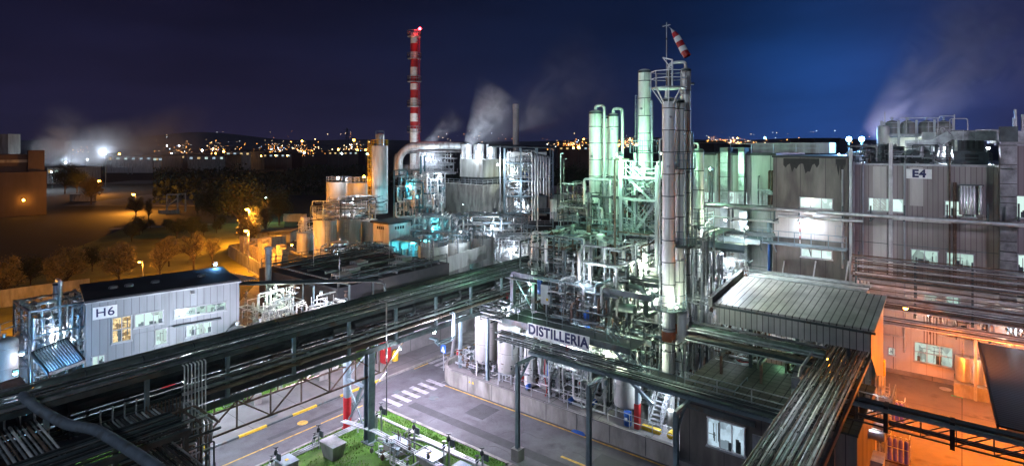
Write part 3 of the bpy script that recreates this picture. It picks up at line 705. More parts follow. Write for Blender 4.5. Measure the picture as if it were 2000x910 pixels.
vrack('row of dim pipes running towards the viewer right of the grey duct', 8.7, 10, .16, 7.0, 22, 31.0, ('galv', 'alu_dark', 'pipe_dark'), (.04, .05, .035))
vrack('scattered rusty pipes under the rack in the lower left corner', 3.2, 7, .3, 6.6, 28, 33.0, ('pipe_brown', 'galv', 'rust'), (.05, .03, .07))
t = T('pipe_rack', 'dark pipe rack crossing the very bottom left corner', 'pipe rack', (6, 27.5, 0), 'smaller pipe racks at the lower left')
for i in range(11): MB().tube((-2, 26.2+i*.2, 7.95+.05*(i % 2)), (10.5, 26.2+i*.2, 7.95+.05*(i % 2)), (.06, .04, .09)[i % 3]).build('pipe', M[('pipe_dark', 'alu_dark', 'steel')[i % 3]], t)
for v in (26.1, 28.4): MB().box((-2, v-.08, 7.6), (10.6, v+.08, 7.85)).build('beam', M['steel'], t)
for u in (-1, 3, 7, 10.4):
    MB().box((u-.07, 26.1, 7.65), (u+.07, 28.4, 7.8)).build('cross_beam', M['steel'], t)
    for v in (26.1, 28.4): MB().box((u-.09, v-.09, 0), (u+.09, v+.09, 7.6)).build('leg', M['steel'], t)
t = T('pipe_manifold', 'dense manifold of small bent pipes below the left pillar of the rack', 'manifold', (10.5, 29.5, 0))
for i in range(9):
    u = 9.8+i*.16; MB().pipe([(u, 31.2, 7.1), (u, 30.2-.1*i, 7.1), (u, 30.2-.1*i, 6.6), (u+1.6, 30.2-.1*i, 6.6), (u+1.6, 30.2-.1*i, 3)], .04, 6).build('pipe', M[('galv', 'pipe_white', 'pipe_brown')[i % 3]], t)
for i in range(8):
    v = 28.2+i*.22; MB().pipe([(9, v, 5.8), (11.5+.15*i, v, 5.8), (11.5+.15*i, v, .1)], .05, 6).build('pipe', M[('galv', 'steel', 'pipe_brown')[i % 3]], t)
pipework(t, (8.8, 12.6, 27.5, 31, 3.5, 7.0), 40, (.03, .04, .06), ('galv', 'pipe_brown', 'steel', 'pipe_white'), .4, 8)
MB().box((-1, 33.9, 4.9), (12, 34.05, 5.05)).solo('steel_beam', M['steel'], 'dark steel beam under the far side of the rack at the lower left', 'beam', (5, 34, 4.9))

# ---------------------------------------------------------------- lawn equipment
def box_pit(u, v, a, b, h, label, rot=0):
    t = T('concrete_pit', label, 'manhole box', (u, v, 0), 'concrete pits on the lawn')
    m = MB(); m.ext([(u-a/2, v-b/2, .02), (u+a/2, v-b/2, .02), (u+a/2, v+b/2, .02), (u-a/2, v+b/2, .02)], (0, 0, h)); m.build('body', M['concrete'], t)
    MB().box((u-a/2-.05, v-b/2-.05, h+.022), (u+a/2+.05, v+b/2+.05, h+.08)).build('lid', M['steel_blue'], t)
    MB().box((u-.1, v-.1, h+.083), (u+.1, v+.1, h+.09)).build('mark', M['yellow'], t)
    return t
def valve_post(u, v, label, h=1.5):
    t = T('valve_station', label, 'valve post', (u, v, 0), 'valve posts on the lawn')
    MB().tube((u, v, 0), (u, v, h), .06).build('post', M['steel_light'], t)
    MB().box((u-.04, v-.45, h-.35), (u+.04, v-.1, h+.05)).build('plate', M['steel'], t)
    valve(t, (u, v+.05, h), .17, M['pipe_dark']); valve(t, (u-.1, v+.35, h-.5), .14, M['pipe_dark'])
    MB().pipe([(u-.1, v+.35, .1), (u-.1, v+.35, h-.6)], .05, 8).build('riser', M['galv'], t)
    MB().pipe([(u-.35, v+.2, .1), (u-.35, v+.2, h-.4), (u, v+.2, h-.4)], .035, 8).build('riser', M['galv'], t)
    return t
for (px, py), l in zip(((776, 880), (842, 905), (905, 935)), ('near the trestle column', 'in the middle of the lawn', 'at the bottom edge of the picture')):
    u, v = P(px, py, 0)[:2]; box_pit(u, v, 1.1, 1.5, .55, 'low concrete pit with blue grey lid '+l)
    valve_post(u+.5, v-1.1, 'dark valve post with square plate, '+l, 1.7)
u, v = P(650, 893, 0)[:2]
t = T('concrete_box', 'tapered pale concrete box standing on the lawn beside the red column', 'concrete box', (u, v, 0))
MB()._add([(u-.35, v-.5, .02), (u+.35, v-.5, .02), (u+.35, v+.5, .02), (u-.35, v+.5, .02), (u-.5, v-.75, 1.0), (u+.5, v-.75, 1.0), (u+.5, v+.75, 1.0), (u-.5, v+.75, 1.0)],
          [(3,2,1,0),(4,5,6,7),(0,1,5,4),(1,2,6,5),(2,3,7,6),(3,0,4,7)]).build('body', M['concrete'], t)
MB().box((u-.52, v-.77, 1.002), (u+.52, v+.77, 1.04)).build('lid', M['steel_light'], t)
u, v = P(560, 925, 0)[:2]; box_pit(u, v, .9, 1.1, .8, 'grey pit with yellow mark at the bottom edge left of the lawn')
for (px, py), l in (((623, 878), 'behind the tapered concrete box'), ((540, 925), 'at the bottom edge of the picture, left'), ((745, 850), 'tall, at the lawn corner by the trestle')):
    u, v = P(px, py, 0)[:2]; valve_post(u, v, 'pale valve post with hand wheels '+l, 1.9 if px > 700 else 1.3)
lp = T('lawn_pipework', 'silver pipes on low supports crossing the lawn', 'pipework', (24, 28, 0))
hpipes(lp, lambda i: [(26.3-.1*i, 34.0-.35*i, .45), (26.3-.1*i, 33-.3*i, .45), (26.3-.12*i, 14, .45)], 2, .055, 'alu')
hpipes(lp, lambda i: [(23.4+i*.16, 33.6, 1.0), (24.0+i*.16, 30.8, .95), (24.3+i*.16, 26, .5), (24.3+i*.16, 14, .5)], 3, .05, 'galv')
hpipes(lp, lambda i: [(23.2+i*.14, 29.6, .35), (23.2+i*.14, 14, .35)], 3, .04, 'alu')
hpipes(lp, lambda i: [(12, 33.5-.2*i, .4), (24.6, 33.5-.2*i, .4), (24.6+.2*i, 33.2-.2*i, .9)], 3, .05, 'galv')
hpipes(lp, lambda i: [(12, 31.2-.22*i, .35), (19.5-.3*i, 31.2-.22*i, .35), (19.8-.3*i, 30.6-.22*i, .35), (19.8-.3*i, 20, .35)], 4, .07, 'alu')
MB().pipe([(24.2, 30.6, .5), (24.5, 29.3, .5), (25.6, 28.9, .5), (25.9, 28.0, .5), (26, 14, .5)], .09, 10).build('pipe', M['alu'], lp)
for u, v in ((23.5, 29), (23.6, 26.6), (23.7, 24.4), (26.2, 30), (26.2, 26), (24.6, 33), (18, 33.2), (15, 33.2), (18, 30.8)):
    m = MB(); m.bar((u-.3, v, .32), (u+.6, v, .32), .07); m.bar((u-.25, v, 0), (u-.25, v, .32), .06); m.bar((u+.55, v, 0), (u+.55, v, .32), .06); m.build('support', M['steel_light'], lp)
pipework(lp, (23.0, 24.6, 25.5, 30, .2, 1.3), 14, (.03, .04), ('galv', 'alu', 'steel'), .5, 12)
# white frosted pipework behind the pavement
wp = T('lawn_pipework', 'white valves and pipes on the grass behind the pale pavement', 'pipework', (22, 44.6, 0))
for i in range(6): MB().tube((8, 44.2+i*.3, .35+.1*(i % 2)), (33, 44.2+i*.3, .35+.1*(i % 2)), (.07, .05, .09)[i % 3]).build('pipe', M['pipe_white'], wp)
pipework(wp, (15, 33, 43.9, 46, .1, 1.5), 60, (.04, .06, .1), ('pipe_white', 'tank', 'galv'), .5, 30, lens=(.4, 1.6))
for (px, py), s in (((375, 835), (.9, .8, 1.2)), ((627, 742), (.8, .8, 1.0)), ((500, 790), (.6, .6, .9))):
    u, v = P(px, py, 0)[:2]; 
    MB().box((u-s[0]/2, v-s[1]/2, .1), (u+s[0]/2, v+s[1]/2, s[2])).solo('concrete_block', M['concrete'], {375: 'pale concrete block at the left end of the striped kerb', 627: 'pale concrete block by the pavement near the red and white column', 500: 'small concrete block among the white pipes'}[px], 'concrete block', (u, v, .1))
for i, u in enumerate((17.5, 21.2, 24.8)): valve_post(u, 43.8, ('pale valve post behind the striped kerb, left one', 'pale valve post behind the striped kerb, middle one', 'pale valve post behind the striped kerb, right one')[i], 1.4)
# ---------------------------------------------------------------- distillery: plinth and front wall
MB().poly([(34.3, -1), (34.3, 33.6), (35.2, 35.0), (37.4, 35.5), (62, 35.5), (62, 9.2), (45.4, 9.2), (45.4, 4.2), (34.3, 4.2)], -.05, .92).struct('plant_floor', M['concrete_pave'], label='raised pale concrete floor of the distillery', base=(40, 20, 0)) if False else None
MB().poly([(34.3, 13.9), (34.3, 33.6), (35.2, 35.0), (37.4, 35.5), (62, 35.5), (62, 9.3), (42.1, 9.3), (42.1, 13.9)], -.05, .92).struct('plant_floor', M['concrete_pave'], label='raised pale concrete floor of the distillery', base=(40, 20, 0))
fw = T('retaining_wall', 'low concrete wall between the road and the distillery floor', 'wall', (34.1, 24, 0))
m = MB(); ring = [(34.02, 14.0), (34.02, 33.55), (34.25, 34.3), (34.7, 34.9), (35.3, 35.35), (36.2, 35.65), (37.6, 35.8)]
for i, (a, b) in enumerate(zip(ring[:-1], ring[1:])):
    d = Vector((b[0]-a[0], b[1]-a[1])).normalized(); n_ = Vector((d.y, -d.x))*.25
    m.poly([a, b, (b[0]+n_.x, b[1]+n_.y), (a[0]+n_.x, a[1]+n_.y)], -.04, 1.25)
m.build('wall', M['concrete'], fw)
MB().box((33.98, 14.0, 1.252), (34.3, 33.5, 1.30)).build('coping', M['concrete_pave'], fw)
for v in (16, 18.6, 21.2, 23.8, 26.4, 29, 31.6): MB().box((34.0, v-.015, .05), (34.018, v+.015, 1.24)).build('joint', M['black'], fw)
for v in (31.0, 31.35): MB()._add([(34.01, v-.13, .78), (34.01, v+.13, .78), (34.01, v, 1.0)], [(0, 1, 2)]).build('warning_mark', M['yellow'], fw)
rail_mb([(34.2, 28.5, 1.3), (34.2, 14.0, 1.3)], 1.0, 1.6, .02).solo('railing', M['steel_light'], 'thin railing on top of the low concrete wall', 'railing', (34.2, 21, 1.3))
MB().box((34.0, 11.2, -.02), (35.6, 13.98, .55)).struct('step', M['concrete_pave'], label='low concrete step at the end of the wall')

# portal posts with cross pipes
for i, (v, l) in enumerate(((22.25, 'leftmost of the three portal posts, on a dark concrete foot'), (17.0, 'middle one of the three blue grey portal posts'), (11.75, 'rightmost of the three portal posts, by the distillery steps'))):
    t = T('portal_post', l, 'portal post', (28.65, v, 0), 'blue grey portal posts in front of the distillery')
    MB().box((28.35, v-.3, 0), (28.95, v+.3, .75)).build('foot', M['concrete'], t)
    m = MB(); m.box((28.53, v-.12, .752), (28.56, v+.12, 6)); m.box((28.74, v-.12, .752), (28.77, v+.12, 6)); m.box((28.56, v-.02, .752), (28.74, v+.02, 6)); m.build('post', M['steel_blue'], t)
    MB().bar((28.5, v, 6.08), (30.5, v, 6.08), .16).build('arm', M['steel_blue'], t)
    MB().bar((28.7, v, 4.9), (29.9, v, 6.0), .1).build('brace', M['steel_blue'], t)
t = T('pipe_bridge', 'blue grey beam with pipes carried by the three portal posts', 'pipe bridge', (30.4, 18, 6))
for u in (30.3, 30.62): MB().box((u-.06, 6.9, 6.17), (u+.06, 22.6, 6.36)).build('beam', M['steel_blue'], t)
for i in range(3): MB().tube((30.36+i*.1, 6.9, 6.42), (30.36+i*.1, 22.6, 6.42), .035).build('pipe', M['pipe_green'], t)
MB().pipe([(30.5, 22.5, 6.4), (31.6, 23.1, 6.4), (33.2, 23.1, 5.8)], .06).build('pipe', M['pipe_green'], t)
t = T('pipe_bundle', 'bundle of dark pipes running below the distillery sign', 'pipe bundle', (33.6, 18, 5.4))
for i in range(6): MB().tube((33.25+.17*i, 6.2, 5.25+.06*(i % 2)), (33.25+.17*i, 28, 5.25+.06*(i % 2)), (.06, .045)[i % 2]).build('pipe', M[('steel', 'pipe_dark', 'galv')[i % 3]], t)
for i in range(3): MB().tube((33.3+.3*i, 16.2, 5.75), (33.3+.3*i, 28, 5.75), .055).build('pipe', M['steel'], t)
for i in range(8): MB().box((33.15, 6.4+i*3, 5.08), (34.3, 6.5+i*3, 5.17)).build('bracket', M['steel'], t)
for v in (26.6, 24, 23.1, 20.5, 18): MB().bar((33.6, v, 3.9), (33.6, v, 5.9), .08).build('hanger', M['steel_light'], t)

# ---------------------------------------------------------------- process structure
ds = T('process_structure', 'dark steel process structure with three decks behind the distillery sign', 'steel structure', (40, 22, .9))
def deck(t, u0, u1, v0, v1, z, mat='pipe_dark', th=.12): return MB().box((u0, v0, z-th), (u1, v1, z)).build('deck', M[mat], t)
deck(ds, 34.45, 36.6, 17.2, 28.2, 6.5)
deck(ds, 36.6, 39.5, 23.4, 28.2, 6.5)
deck(ds, 35.2, 38.0, 10.6, 17.1, 4.1)
deck(ds, 44.0, 53, 16.2, 29.5, 12.5, 'pipe_dark'); deck(ds, 44.0, 45.3, 12.8, 16.2, 12.5, 'pipe_dark'); deck(ds, 41.2, 44, 22.2, 29.2, 9.6, 'pipe_dark')
for u in (37.2, 41, 44.1, 48.5, 53):
    for v in (17.2, 20.4, 23.4, 27.2, 29.4):
        z1 = 12.36 if u > 44 else 9.3
        if (u < 38 and v < 18) or (v == 20.4 and u > 40): continue
        MB().box((u-.17, v-.17, .93), (u+.17, v+.17, z1)).build('column', M['steel'], ds)
for z, us in ((6.3, (37.2, 41, 44.1)), (9.45, (37.2, 41, 44.1, 48.5)), (12.3, (44.1, 48.5, 53))):
    for u in us: MB().box((u-.1, 12.8 if z > 12 else 17, z-.32), (u+.1, 29.5, z+.08)).build('beam', M['steel'], ds)
    for v in (17.2, 20.4, 23.4, 27.2, 29.4): MB().box((us[0], v-.08, z-.3), (us[-1], v+.08, z+.06)).build('beam', M['steel'], ds)
MB().box((43.86, 12.7, 12.2), (43.98, 29.6, 12.62)).build('fascia', M['steel_blue'], ds)
MB().box((34.3, 17.2, 6.18), (34.42, 28.2, 6.62)).build('fascia', M['steel'], ds)
rail_mb([(34.5, 17.3, 6.5), (34.5, 28.1, 6.5), (36.5, 28.1, 6.5)], 1.1, 1.4).build('railing', M['steel'], ds)
rail_mb([(44.05, 12.8, 12.5), (44.05, 29.4, 12.5), (52, 29.4, 12.5)], 1.1, 1.5, .03).build('railing', M['steel_blue'], ds)
rail_mb([(35.3, 16.9, 4.1), (35.3, 10.8, 4.1), (37.9, 10.8, 4.1)], 1.1, 1.2).build('railing', M['steel_blue'], ds)
rail_mb([(36.55, 17.3, 6.5), (36.55, 23.4, 6.5)], 1.1, 1.4).build('railing', M['steel'], ds)
for a, b in (((37.2, 20.4, 6.5), (37.2, 23.4, 9.3)), ((41, 23.4, .95), (41, 27.2, 6.2)), ((44.1, 17.2, 6.5), (44.1, 20.4, 9.3)), ((44.1, 27.2, 9.5), (44.1, 23.4, 12.2)), ((44.1, 20.4, 9.5), (44.1, 17.2, 12.2)), ((37.2, 27.2, 6.5), (37.2, 29.4, 9.3))):
    MB().bar(a, b, .1).build('brace', M['steel_blue'], ds)
st = T('steel_stairs', 'dark steel stairs going down to the right of the distillery sign', 'stairs', (35.6, 18.5, 4.1))
stairs(st, (35.6, 16.9, 4.1), (35.6, 19.4, 6.5), 1.0, M['steel_blue'], 'x')
MB().bar((35.1, 16.0, 3.0), (35.1, 17.6, 4.1), .2).build('brace', M['steel_blue'], st)
# the sign
va, za = PU(1031, 631, 34.2); vb, zb = PU(1151, 683, 34.2)
sg = T('sign', 'long white sign with navy letters reading DISTILLERIA on the deck railing', 'sign', (34.2, (va+vb)/2, 6.5))
zc = (za+zb)/2; MB().box((34.17, vb, zc-.48), (34.23, va, zc+.48)).build('board', M['white'], sg)
letters(sg, 'DISTILLERIA', .98, (34.15, (va+vb)/2, zc), (0, -1, 0), M['navy'], sx=(va-vb)/5.75, bold=.038)

# ---------------------------------------------------------------- columns
def col_at(px, u, pytop, pybot_z, wpx, label, **k):
    v, z1 = PU(px, pytop, u); d = Vector(G.w((u, v, 0))[:2]).y
    r = wpx/2/FPX*d
    return column(u, v, pybot_z, z1-r*.4, r, label, **k), (u, v, z1, r)
_, C1 = col_at(1306, 38.4, 190, .95, 25, 'nearest tall pale distillation column with rust stained rings')
_, C2 = col_at(1326.5, 39.6, 194, .95, 19.5, 'tall pale column just right of the nearest one, square hatch halfway up')
_, C3 = col_at(1339, 42.2, 133, .95, 20, 'tallest grey column at the right with a bent pipe over its top')
_, C4 = col_at(1259, 47.0, 135, .95, 24, 'tall dull grey column standing behind the stair tower')
_, C5 = col_at(1363.5, 46.0, 290, 4, 21, 'shorter green lit column right of the tall columns', name='distillation_column')
t = T('cross_pipe', 'pipe bent over the top of the tallest column', 'pipe', C3[:2]+(23,))
MB().pipe([(C3[0], C3[1], C3[2]-.1), (C3[0], C3[1], C3[2]+.45), (C3[0]-.4, C3[1]+1.15, C3[2]+.45), (C3[0]-.6, C3[1]+1.3, C3[2]-2.2)], .12, 10, .45).build('pipe', M['col'], t)
t = T('cross_pipe', 'green lit pipe bent over the short right hand column', 'pipe', C5[:2]+(18,))
MB().pipe([(C5[0], C5[1], C5[2]-.1), (C5[0], C5[1], C5[2]+.4), (C5[0], C5[1]+1.5, C5[2]+.45), (C5[0], C5[1]+1.6, 12.6)], .09, 10).build('pipe', M['col'], t)
for nm, px, u, py, w, pz, l in (('a', 1163, 47.0, 215, 25, 12.5, 'left green lit column of the group of three'), ('b', 1183, 50, 226, 17, 12.5, 'slim green lit column at the back of the group of three'), ('c', 1198, 48.2, 221, 19, 12.5, 'right green lit column of the group of three')):
    t, c = col_at(px, u, py, pz, w, l, band=1.55, group='green lit columns')
    if nm != 'b':
        o = -1 if nm == 'a' else -1
        MB().pipe([(c[0], c[1], c[2]-.1), (c[0], c[1], c[2]+.4), (c[0], c[1]-.95, c[2]+.4), (c[0], c[1]-.95, 14)], .14, 10, .4).build('overhead_pipe', M['col'], t)
def ring_platform(c, z, label):
    t = T('column_platform', label, 'platform', (c[0], c[1], z), 'service platforms on the columns')
    n = 10; R_ = c[3]+.75; an = [math.pi*.55+i*math.pi*1.1/n for i in range(n+1)]
    MB().poly([(c[0]+math.cos(a)*R_, c[1]+math.sin(a)*R_) for a in an]+[(c[0]+math.cos(a)*(c[3]+.03), c[1]+math.sin(a)*(c[3]+.03)) for a in reversed(an)], z-.08, z).build('deck', M['steel'], t)
    rail_mb([(c[0]+math.cos(a)*R_, c[1]+math.sin(a)*R_, z) for a in an], 1.05, 2, .025).build('railing', M['steel_blue'], t)
for c, zs, l in ((C1, (8.6,), 'nearest'), (C2, (12.9, 18.4), 'second'), (C5, (13.6,), 'short right hand'), (C4, (19.4,), 'rear grey')):
    for k, z in enumerate(zs): ring_platform(c, z, 'small half round service platform, %s one, on the %s column' % (('lower', 'upper')[k], l))
for c, z0, z1, l in ((C2, 12.9, 21.5, 'second'), (C4, 12.6, 24.5, 'rear grey'), (C5, 12.6, 18.2, 'short right hand')):
    ladder_mb((c[0]-.1, c[1]+(c[3]+.2)*(-1 if c is C5 else 1), z0), z1, .4, 'x', False, 1, .022).solo('column_ladder', M['steel_light'], 'thin ladder running up the side of the %s column' % l, 'ladder', (c[0], c[1]+c[3], z0), 'ladders on the columns')
for c, dv, r, z0, z1, l in ((C1, .62, .07, 3, 20.5, 'nearest'), (C2, -.5, .05, 3, 19, 'second'), (C3, -.55, .09, 3, 21, 'tallest grey'), (C4, -.75, .1, 3, 24, 'rear grey')):
    MB().pipe([(c[0], c[1]+dv*.6, z1), (c[0]-.1, c[1]+dv, z1), (c[0]-.1, c[1]+dv, z0)], r, 8).solo('down_pipe', M['galv'], 'thin pipe running down beside the %s column' % l, 'pipe', (c[0], c[1]+dv, z0), 'pipes beside the columns')
# red bands = orange painted rings low on two columns
for c, z in ((C1, 6.6), (C2, 6.9)): MB().lathe(c[0], c[1], [(c[3]+.012, z-.35), (c[3]+.035, z-.33), (c[3]+.035, z+.33), (c[3]+.012, z+.35)], 24, False).solo('insulation_band', M['orange_band'], 'reddish insulation band low on the %s tall column' % ('nearest' if c is C1 else 'second'), 'band', (c[0], c[1], z))
# crown platform with mast and windsock
v, zt = PU(1302, 172, 38.6); cp = T('column_platform', 'white railed platform round the top of the nearest column', 'platform', (38.4, C1[1], zt))
oct_ = [(38.4+math.cos(a)*1.22, C1[1]+math.sin(a)*1.22) for a in [math.pi/8+i*math.pi/4 for i in range(8)]]
MB().poly(oct_, zt-.1, zt).build('deck', M['steel_light'], cp)
rail_mb([(p[0], p[1], zt) for p in oct_+oct_[:1]], 1.1, 1.0, .03).build('railing', M['white'], cp)
for p in oct_: MB().bar((38.4+(p[0]-38.4)*.95, C1[1]+(p[1]-C1[1])*.95, zt-.08), (38.4+(p[0]-38.4)*.36, C1[1]+(p[1]-C1[1])*.36, zt-1.15), .07).build('brace', M['white'], cp)
MB().lathe(38.4, C1[1], [(.2, zt), (.2, zt+.6), (.26, zt+.6), (.26, zt+.75), (.12, zt+.8), (.12, zt+1.2)], 12).build('nozzle', M['alu_dark'], cp)
m = MB(); m.bar((38.2, C1[1]-.35, zt), (38.2, C1[1]-.35, zt+1.9), .1); m.bar((38.2, C1[1]-.35, zt+1.9), (38.2, C1[1]+.35, zt+2.1), .09); m.bar((38.2, C1[1]-.35, zt+1.2), (38.2, C1[1]+.3, zt+2.05), .06); m.build('davit', M['white'], cp)
_, zm = PU(1300, 44, 38.4)
ms = T('mast', 'thin mast with a small cross bar on top of the nearest column', 'mast', (38.5, C1[1]+.2, zt+.0))
MB().lathe(38.5, C1[1]+.2, [(.05, zt), (.045, zt+2), (.03, zm)], 8).build('pole', M['steel_light'], ms)
MB().bar((38.5, C1[1]+.5, zm-.25), (38.5, C1[1]-.1, zm-.2), .05).build('crossbar', M['steel_light'], ms)
MB().lathe(38.5, C1[1]+.2, [(.04, zm-1.25), (.055, zm-1.22), (.055, zm-1.12), (.04, zm-1.1)], 8).build('clamp', M['steel'], ms)
# windsock, hanging in the wind
a3 = Vector(PU(1310, 56, 38.4)); b3 = Vector(PU(1343, 110, 38.4)); wk = T('windsock', 'red and white striped windsock hanging beside the mast', 'windsock', (38.4, a3.x, a3.y))
A = Vector((38.4, a3.x, a3.y)); B = Vector((38.4, b3.x, b3.y)); D = (B-A); dn = D.normalized(); xx = Vector((1, 0, 0)); yy = dn.cross(xx)
rr = [.02, .15, .23, .25, .26, .27, .25]
for k in range(6):
    m = MB(); n = 14; vs = []
    for q, f in ((k, k/6), (k+1, (k+1)/6)):
        c = A+D*f+yy*.05*math.sin(f*6)
        for j in range(n):
            an = j*2*math.pi/n; r_ = rr[q]*(1+.12*math.sin(an*3+q)); vs.append(tuple(c+xx*math.cos(an)*r_+yy*math.sin(an)*r_))
    m._add(vs, [(j, (j+1) % n, n+(j+1) % n, n+j) for j in range(n)], True)
    m.build('stripe', M['steel_light' if k == 0 else ('red' if k % 2 else 'white')], wk)
MB().bar((38.5, C1[1]+.2, zm-.22), (38.4, a3.x, a3.y), .015).build('cord', M['steel_light'], wk)

# ---------------------------------------------------------------- stair tower
tw = T('stair_tower', 'grey steel stair tower with zigzag stairs between the green columns and the tall columns', 'stair tower', (43.2, 20.5, .9))
vL, zT = PU(1213, 300, 42.0); vR, _ = PU(1283, 300, 42.0); vm_ = (vL+vR)/2
for u in (42.0, 44.6):
    for v in (vL, vR): MB().box((u-.13, v-.13, .93), (u+.13, v+.13, zT if u > 43 or v == vL else zT-.9)).build('leg', M['steel_light'], tw)
lv = [PU(1250, y, 42)[1] for y in (345, 388, 455, 520, 590, 655)]
for i, z in enumerate(lv):
    m = MB(); m.box((41.86, vR, z-.2), (42.0-.01, vL, z)); m.box((44.6, vR, z-.2), (44.75, vL, z)); m.box((42, vL-.08, z-.2), (44.6, vL+.08, z)); m.box((42, vR-.08, z-.2), (44.6, vR+.08, z)); m.build('beams', M['steel_light'], tw)
    if i in (0, 2, 3, 4, 5): MB().box((42.1, vR+.1, z-.06), (44.5, vR+.9 if i % 2 else vL-.1, z-.01)).build('landing', M['steel'], tw)
    if i < 5:
        z2 = lv[i+1]; a, b = ((43.6 if i % 2 else 42.6, vR+.7, z2), (43.6 if i % 2 else 42.6, vL-.3, z)) if i % 2 == 0 else ((43.6, vL-.7, z2), (43.6, vR+.3, z))
        stairs(tw, a, b, .8, M['steel_light'], 'x')
        MB().bar((41.95, vL if i % 2 else vR, z-.2), (41.95, vR if i % 2 else vL, z2), .07).build('brace', M['steel_light'], tw)
rail_mb([(44.6, vL, lv[0]), (42.0, vL, lv[0]), (42.0, vR, lv[0]), (44.6, vR, lv[0])], 1.2, .9, .035).build('railing', M['steel_light'], tw)
for z in lv[2:5]: rail_mb([(42.0, vL, z), (42.0, vR, z)], 1.1, .9, .025).build('railing', M['steel_light'], tw)

# ---------------------------------------------------------------- vessels and machinery on the decks
def ves(px, u, py0, py1, wpx, label, mat='tank', **k):
    v, z1 = PU(px, py0, u); _, z0 = PU(px, py1, u); d = G.w((u, v, 0))[1]; r = wpx/2/FPX*d
    k.setdefault('name', 'pressure_vessel'); k.setdefault('cat', 'vessel'); k.setdefault('group', 'vessels of the distillery')
    return tank(u, v, z0, z1-r*.4, r, label, mat, band=1.2, n=20, **k)
ves(1188, 46.2, 383, 446, 22, 'ribbed grey vessel at the foot of the green columns', 'alu_dark', legs=.8)
ves(1081, 46.5, 388, 412, 13, 'small green lit vessel on the top deck', 'tank', legs=.8)
ves(1173, 41.5, 456, 541, 19, 'pale green lit vessel hanging below the top deck', 'tank')
ves(1150, 42.0, 440, 512, 9, 'slim brown vessel below the top deck', 'rust')
ves(1068, 39.5, 535, 588, 14, 'slim pale vessel behind the white cabinet', 'tank_grey')
ves(1165, 38.5, 556, 615, 15, 'grey vertical vessel above the deck stairs', 'alu_dark')
ves(1178, 44.4, 560, 650, 22, 'dark tall vessel behind the stair tower feet', 'alu_dark')
ves(1085, 37.4, 615, 655, 38, 'wide green grey reactor dome above the sign', 'tank_grey', legs=1.2)
ves(1262, 43.8, 540, 640, 30, 'bright lit vessel inside the stair tower', 'tank')
ves(1390, 44.5, 600, 700, 14, 'slim pale vessel right of the columns, left one', 'tank')
ves(1405, 44.0, 655, 710, 18, 'pale vessel right of the columns above the paved roof', 'tank')
ves(1352, 40.6, 628, 720, 22, 'stained column foot with reddish jacket beside the tall columns', 'col')
ves(1334, 39.0, 600, 720, 22, 'wide lower jacket of the second tall column', 'col')
ves(1012, 38.0, 650, 745, 24, 'pale upright tank at the left end of the deck', 'tank')
hdrum((46.5, 28.8, 13.9), (46.5, 25.9, 13.9), .55, 'long green lit horizontal vessel on the top deck', 'tank_grey', 'horizontal vessels of the distillery')
hdrum((46.3, 24.9, 13.7), (46.3, 23.2, 13.7), .45, 'short horizontal vessel on the top deck', 'rust', 'horizontal vessels of the distillery')
hdrum((41.2, 28.9, 10.6), (44.5, 28.9, 10.6), .55, 'rusty horizontal vessel end facing left above the pipe rack', 'alu_dark', 'horizontal vessels of the distillery')
hdrum((45.2, 27, 11.0), (45.2, 22.4, 11.0), .5, 'dull horizontal vessel slung below the top deck', 'rust', 'horizontal vessels of the distillery')
hdrum((38.5, 21.4, 7.9), (38.5, 19.0, 7.9), .35, 'green lit horizontal exchanger above the stairs', 'pipe_green', 'horizontal vessels of the distillery')
# yellow green header pipe
t = T('header_pipe', 'yellow green lit header pipe bending down in front of the stair tower', 'pipe', (40, 21, 9))
pp = [(40.0,)+PU(x, y, 40.0) for x, y in ((1085, 535), (1252, 562), (1265, 575), (1265, 618), (1275, 622))]
MB().pipe([pp[0], pp[1], (40, pp[1][1]-.4, pp[1][2]-.5), (40, pp[1][1]-.4, pp[3][2]), (41.5, pp[1][1]-.5, pp[3][2])], .19, 12, .4).build('pipe', M['pipe_green'], t)
pv, pz = PU(1201, 312, 40.2); _, pz2 = PU(1201, 548, 40.2)
MB().pipe([(42.5, pv, pz), (40.2, pv, pz), (40.2, pv, pz2)], .09, 8).solo('vertical_pipe', M['pipe_brown'], 'thin tall yellow brown pipe standing left of the stair tower', 'pipe', (40.2, pv, pz2))
# cabinet, motor
v, z = PU(1066, 605, 36.9); t = T('control_cabinet', 'white control cabinet with a yellow mark above the sign', 'cabinet', (36.9, v, 6.5))
MB().box((36.8, v-.42, 7.5), (37.2, v+.42, 9.0)).build('box', M['white'], t); MB().box((36.79, v-.3, 7.8), (36.797, v-.1, 8.0)).build('mark', M['yellow'], t)
MB().box((36.85, v+.44, 8.2), (37.1, v+.8, 9.3)).build('blue_panel', M['blue'], t); MB().bar((37, v, 6.5), (37, v, 7.5), .12).build('post', M['steel_light'], t)
v, z = PU(1148, 615, 37.0); t = T('agitator_motor', 'bright blue motor on a reactor above the sign', 'motor', (37, v, z-1.6))
MB().lathe(37, v, [(.16, z-1.2), (.16, z-.4), (.3, z-.35), (.34, z+.05), (.2, z+.3), (0, z+.35)], 14).build('housing', M['blue'], t); MB().box((36.7, v-.13, z-.75), (36.82, v+.13, z-.4)).build('plate', M['white'], t)
MB().lathe(37, v, [(.7, z-2.4), (.75, z-1.8), (.5, z-1.35), (.2, z-1.2)], 16).build('vessel_head', M['tank_grey'], t)

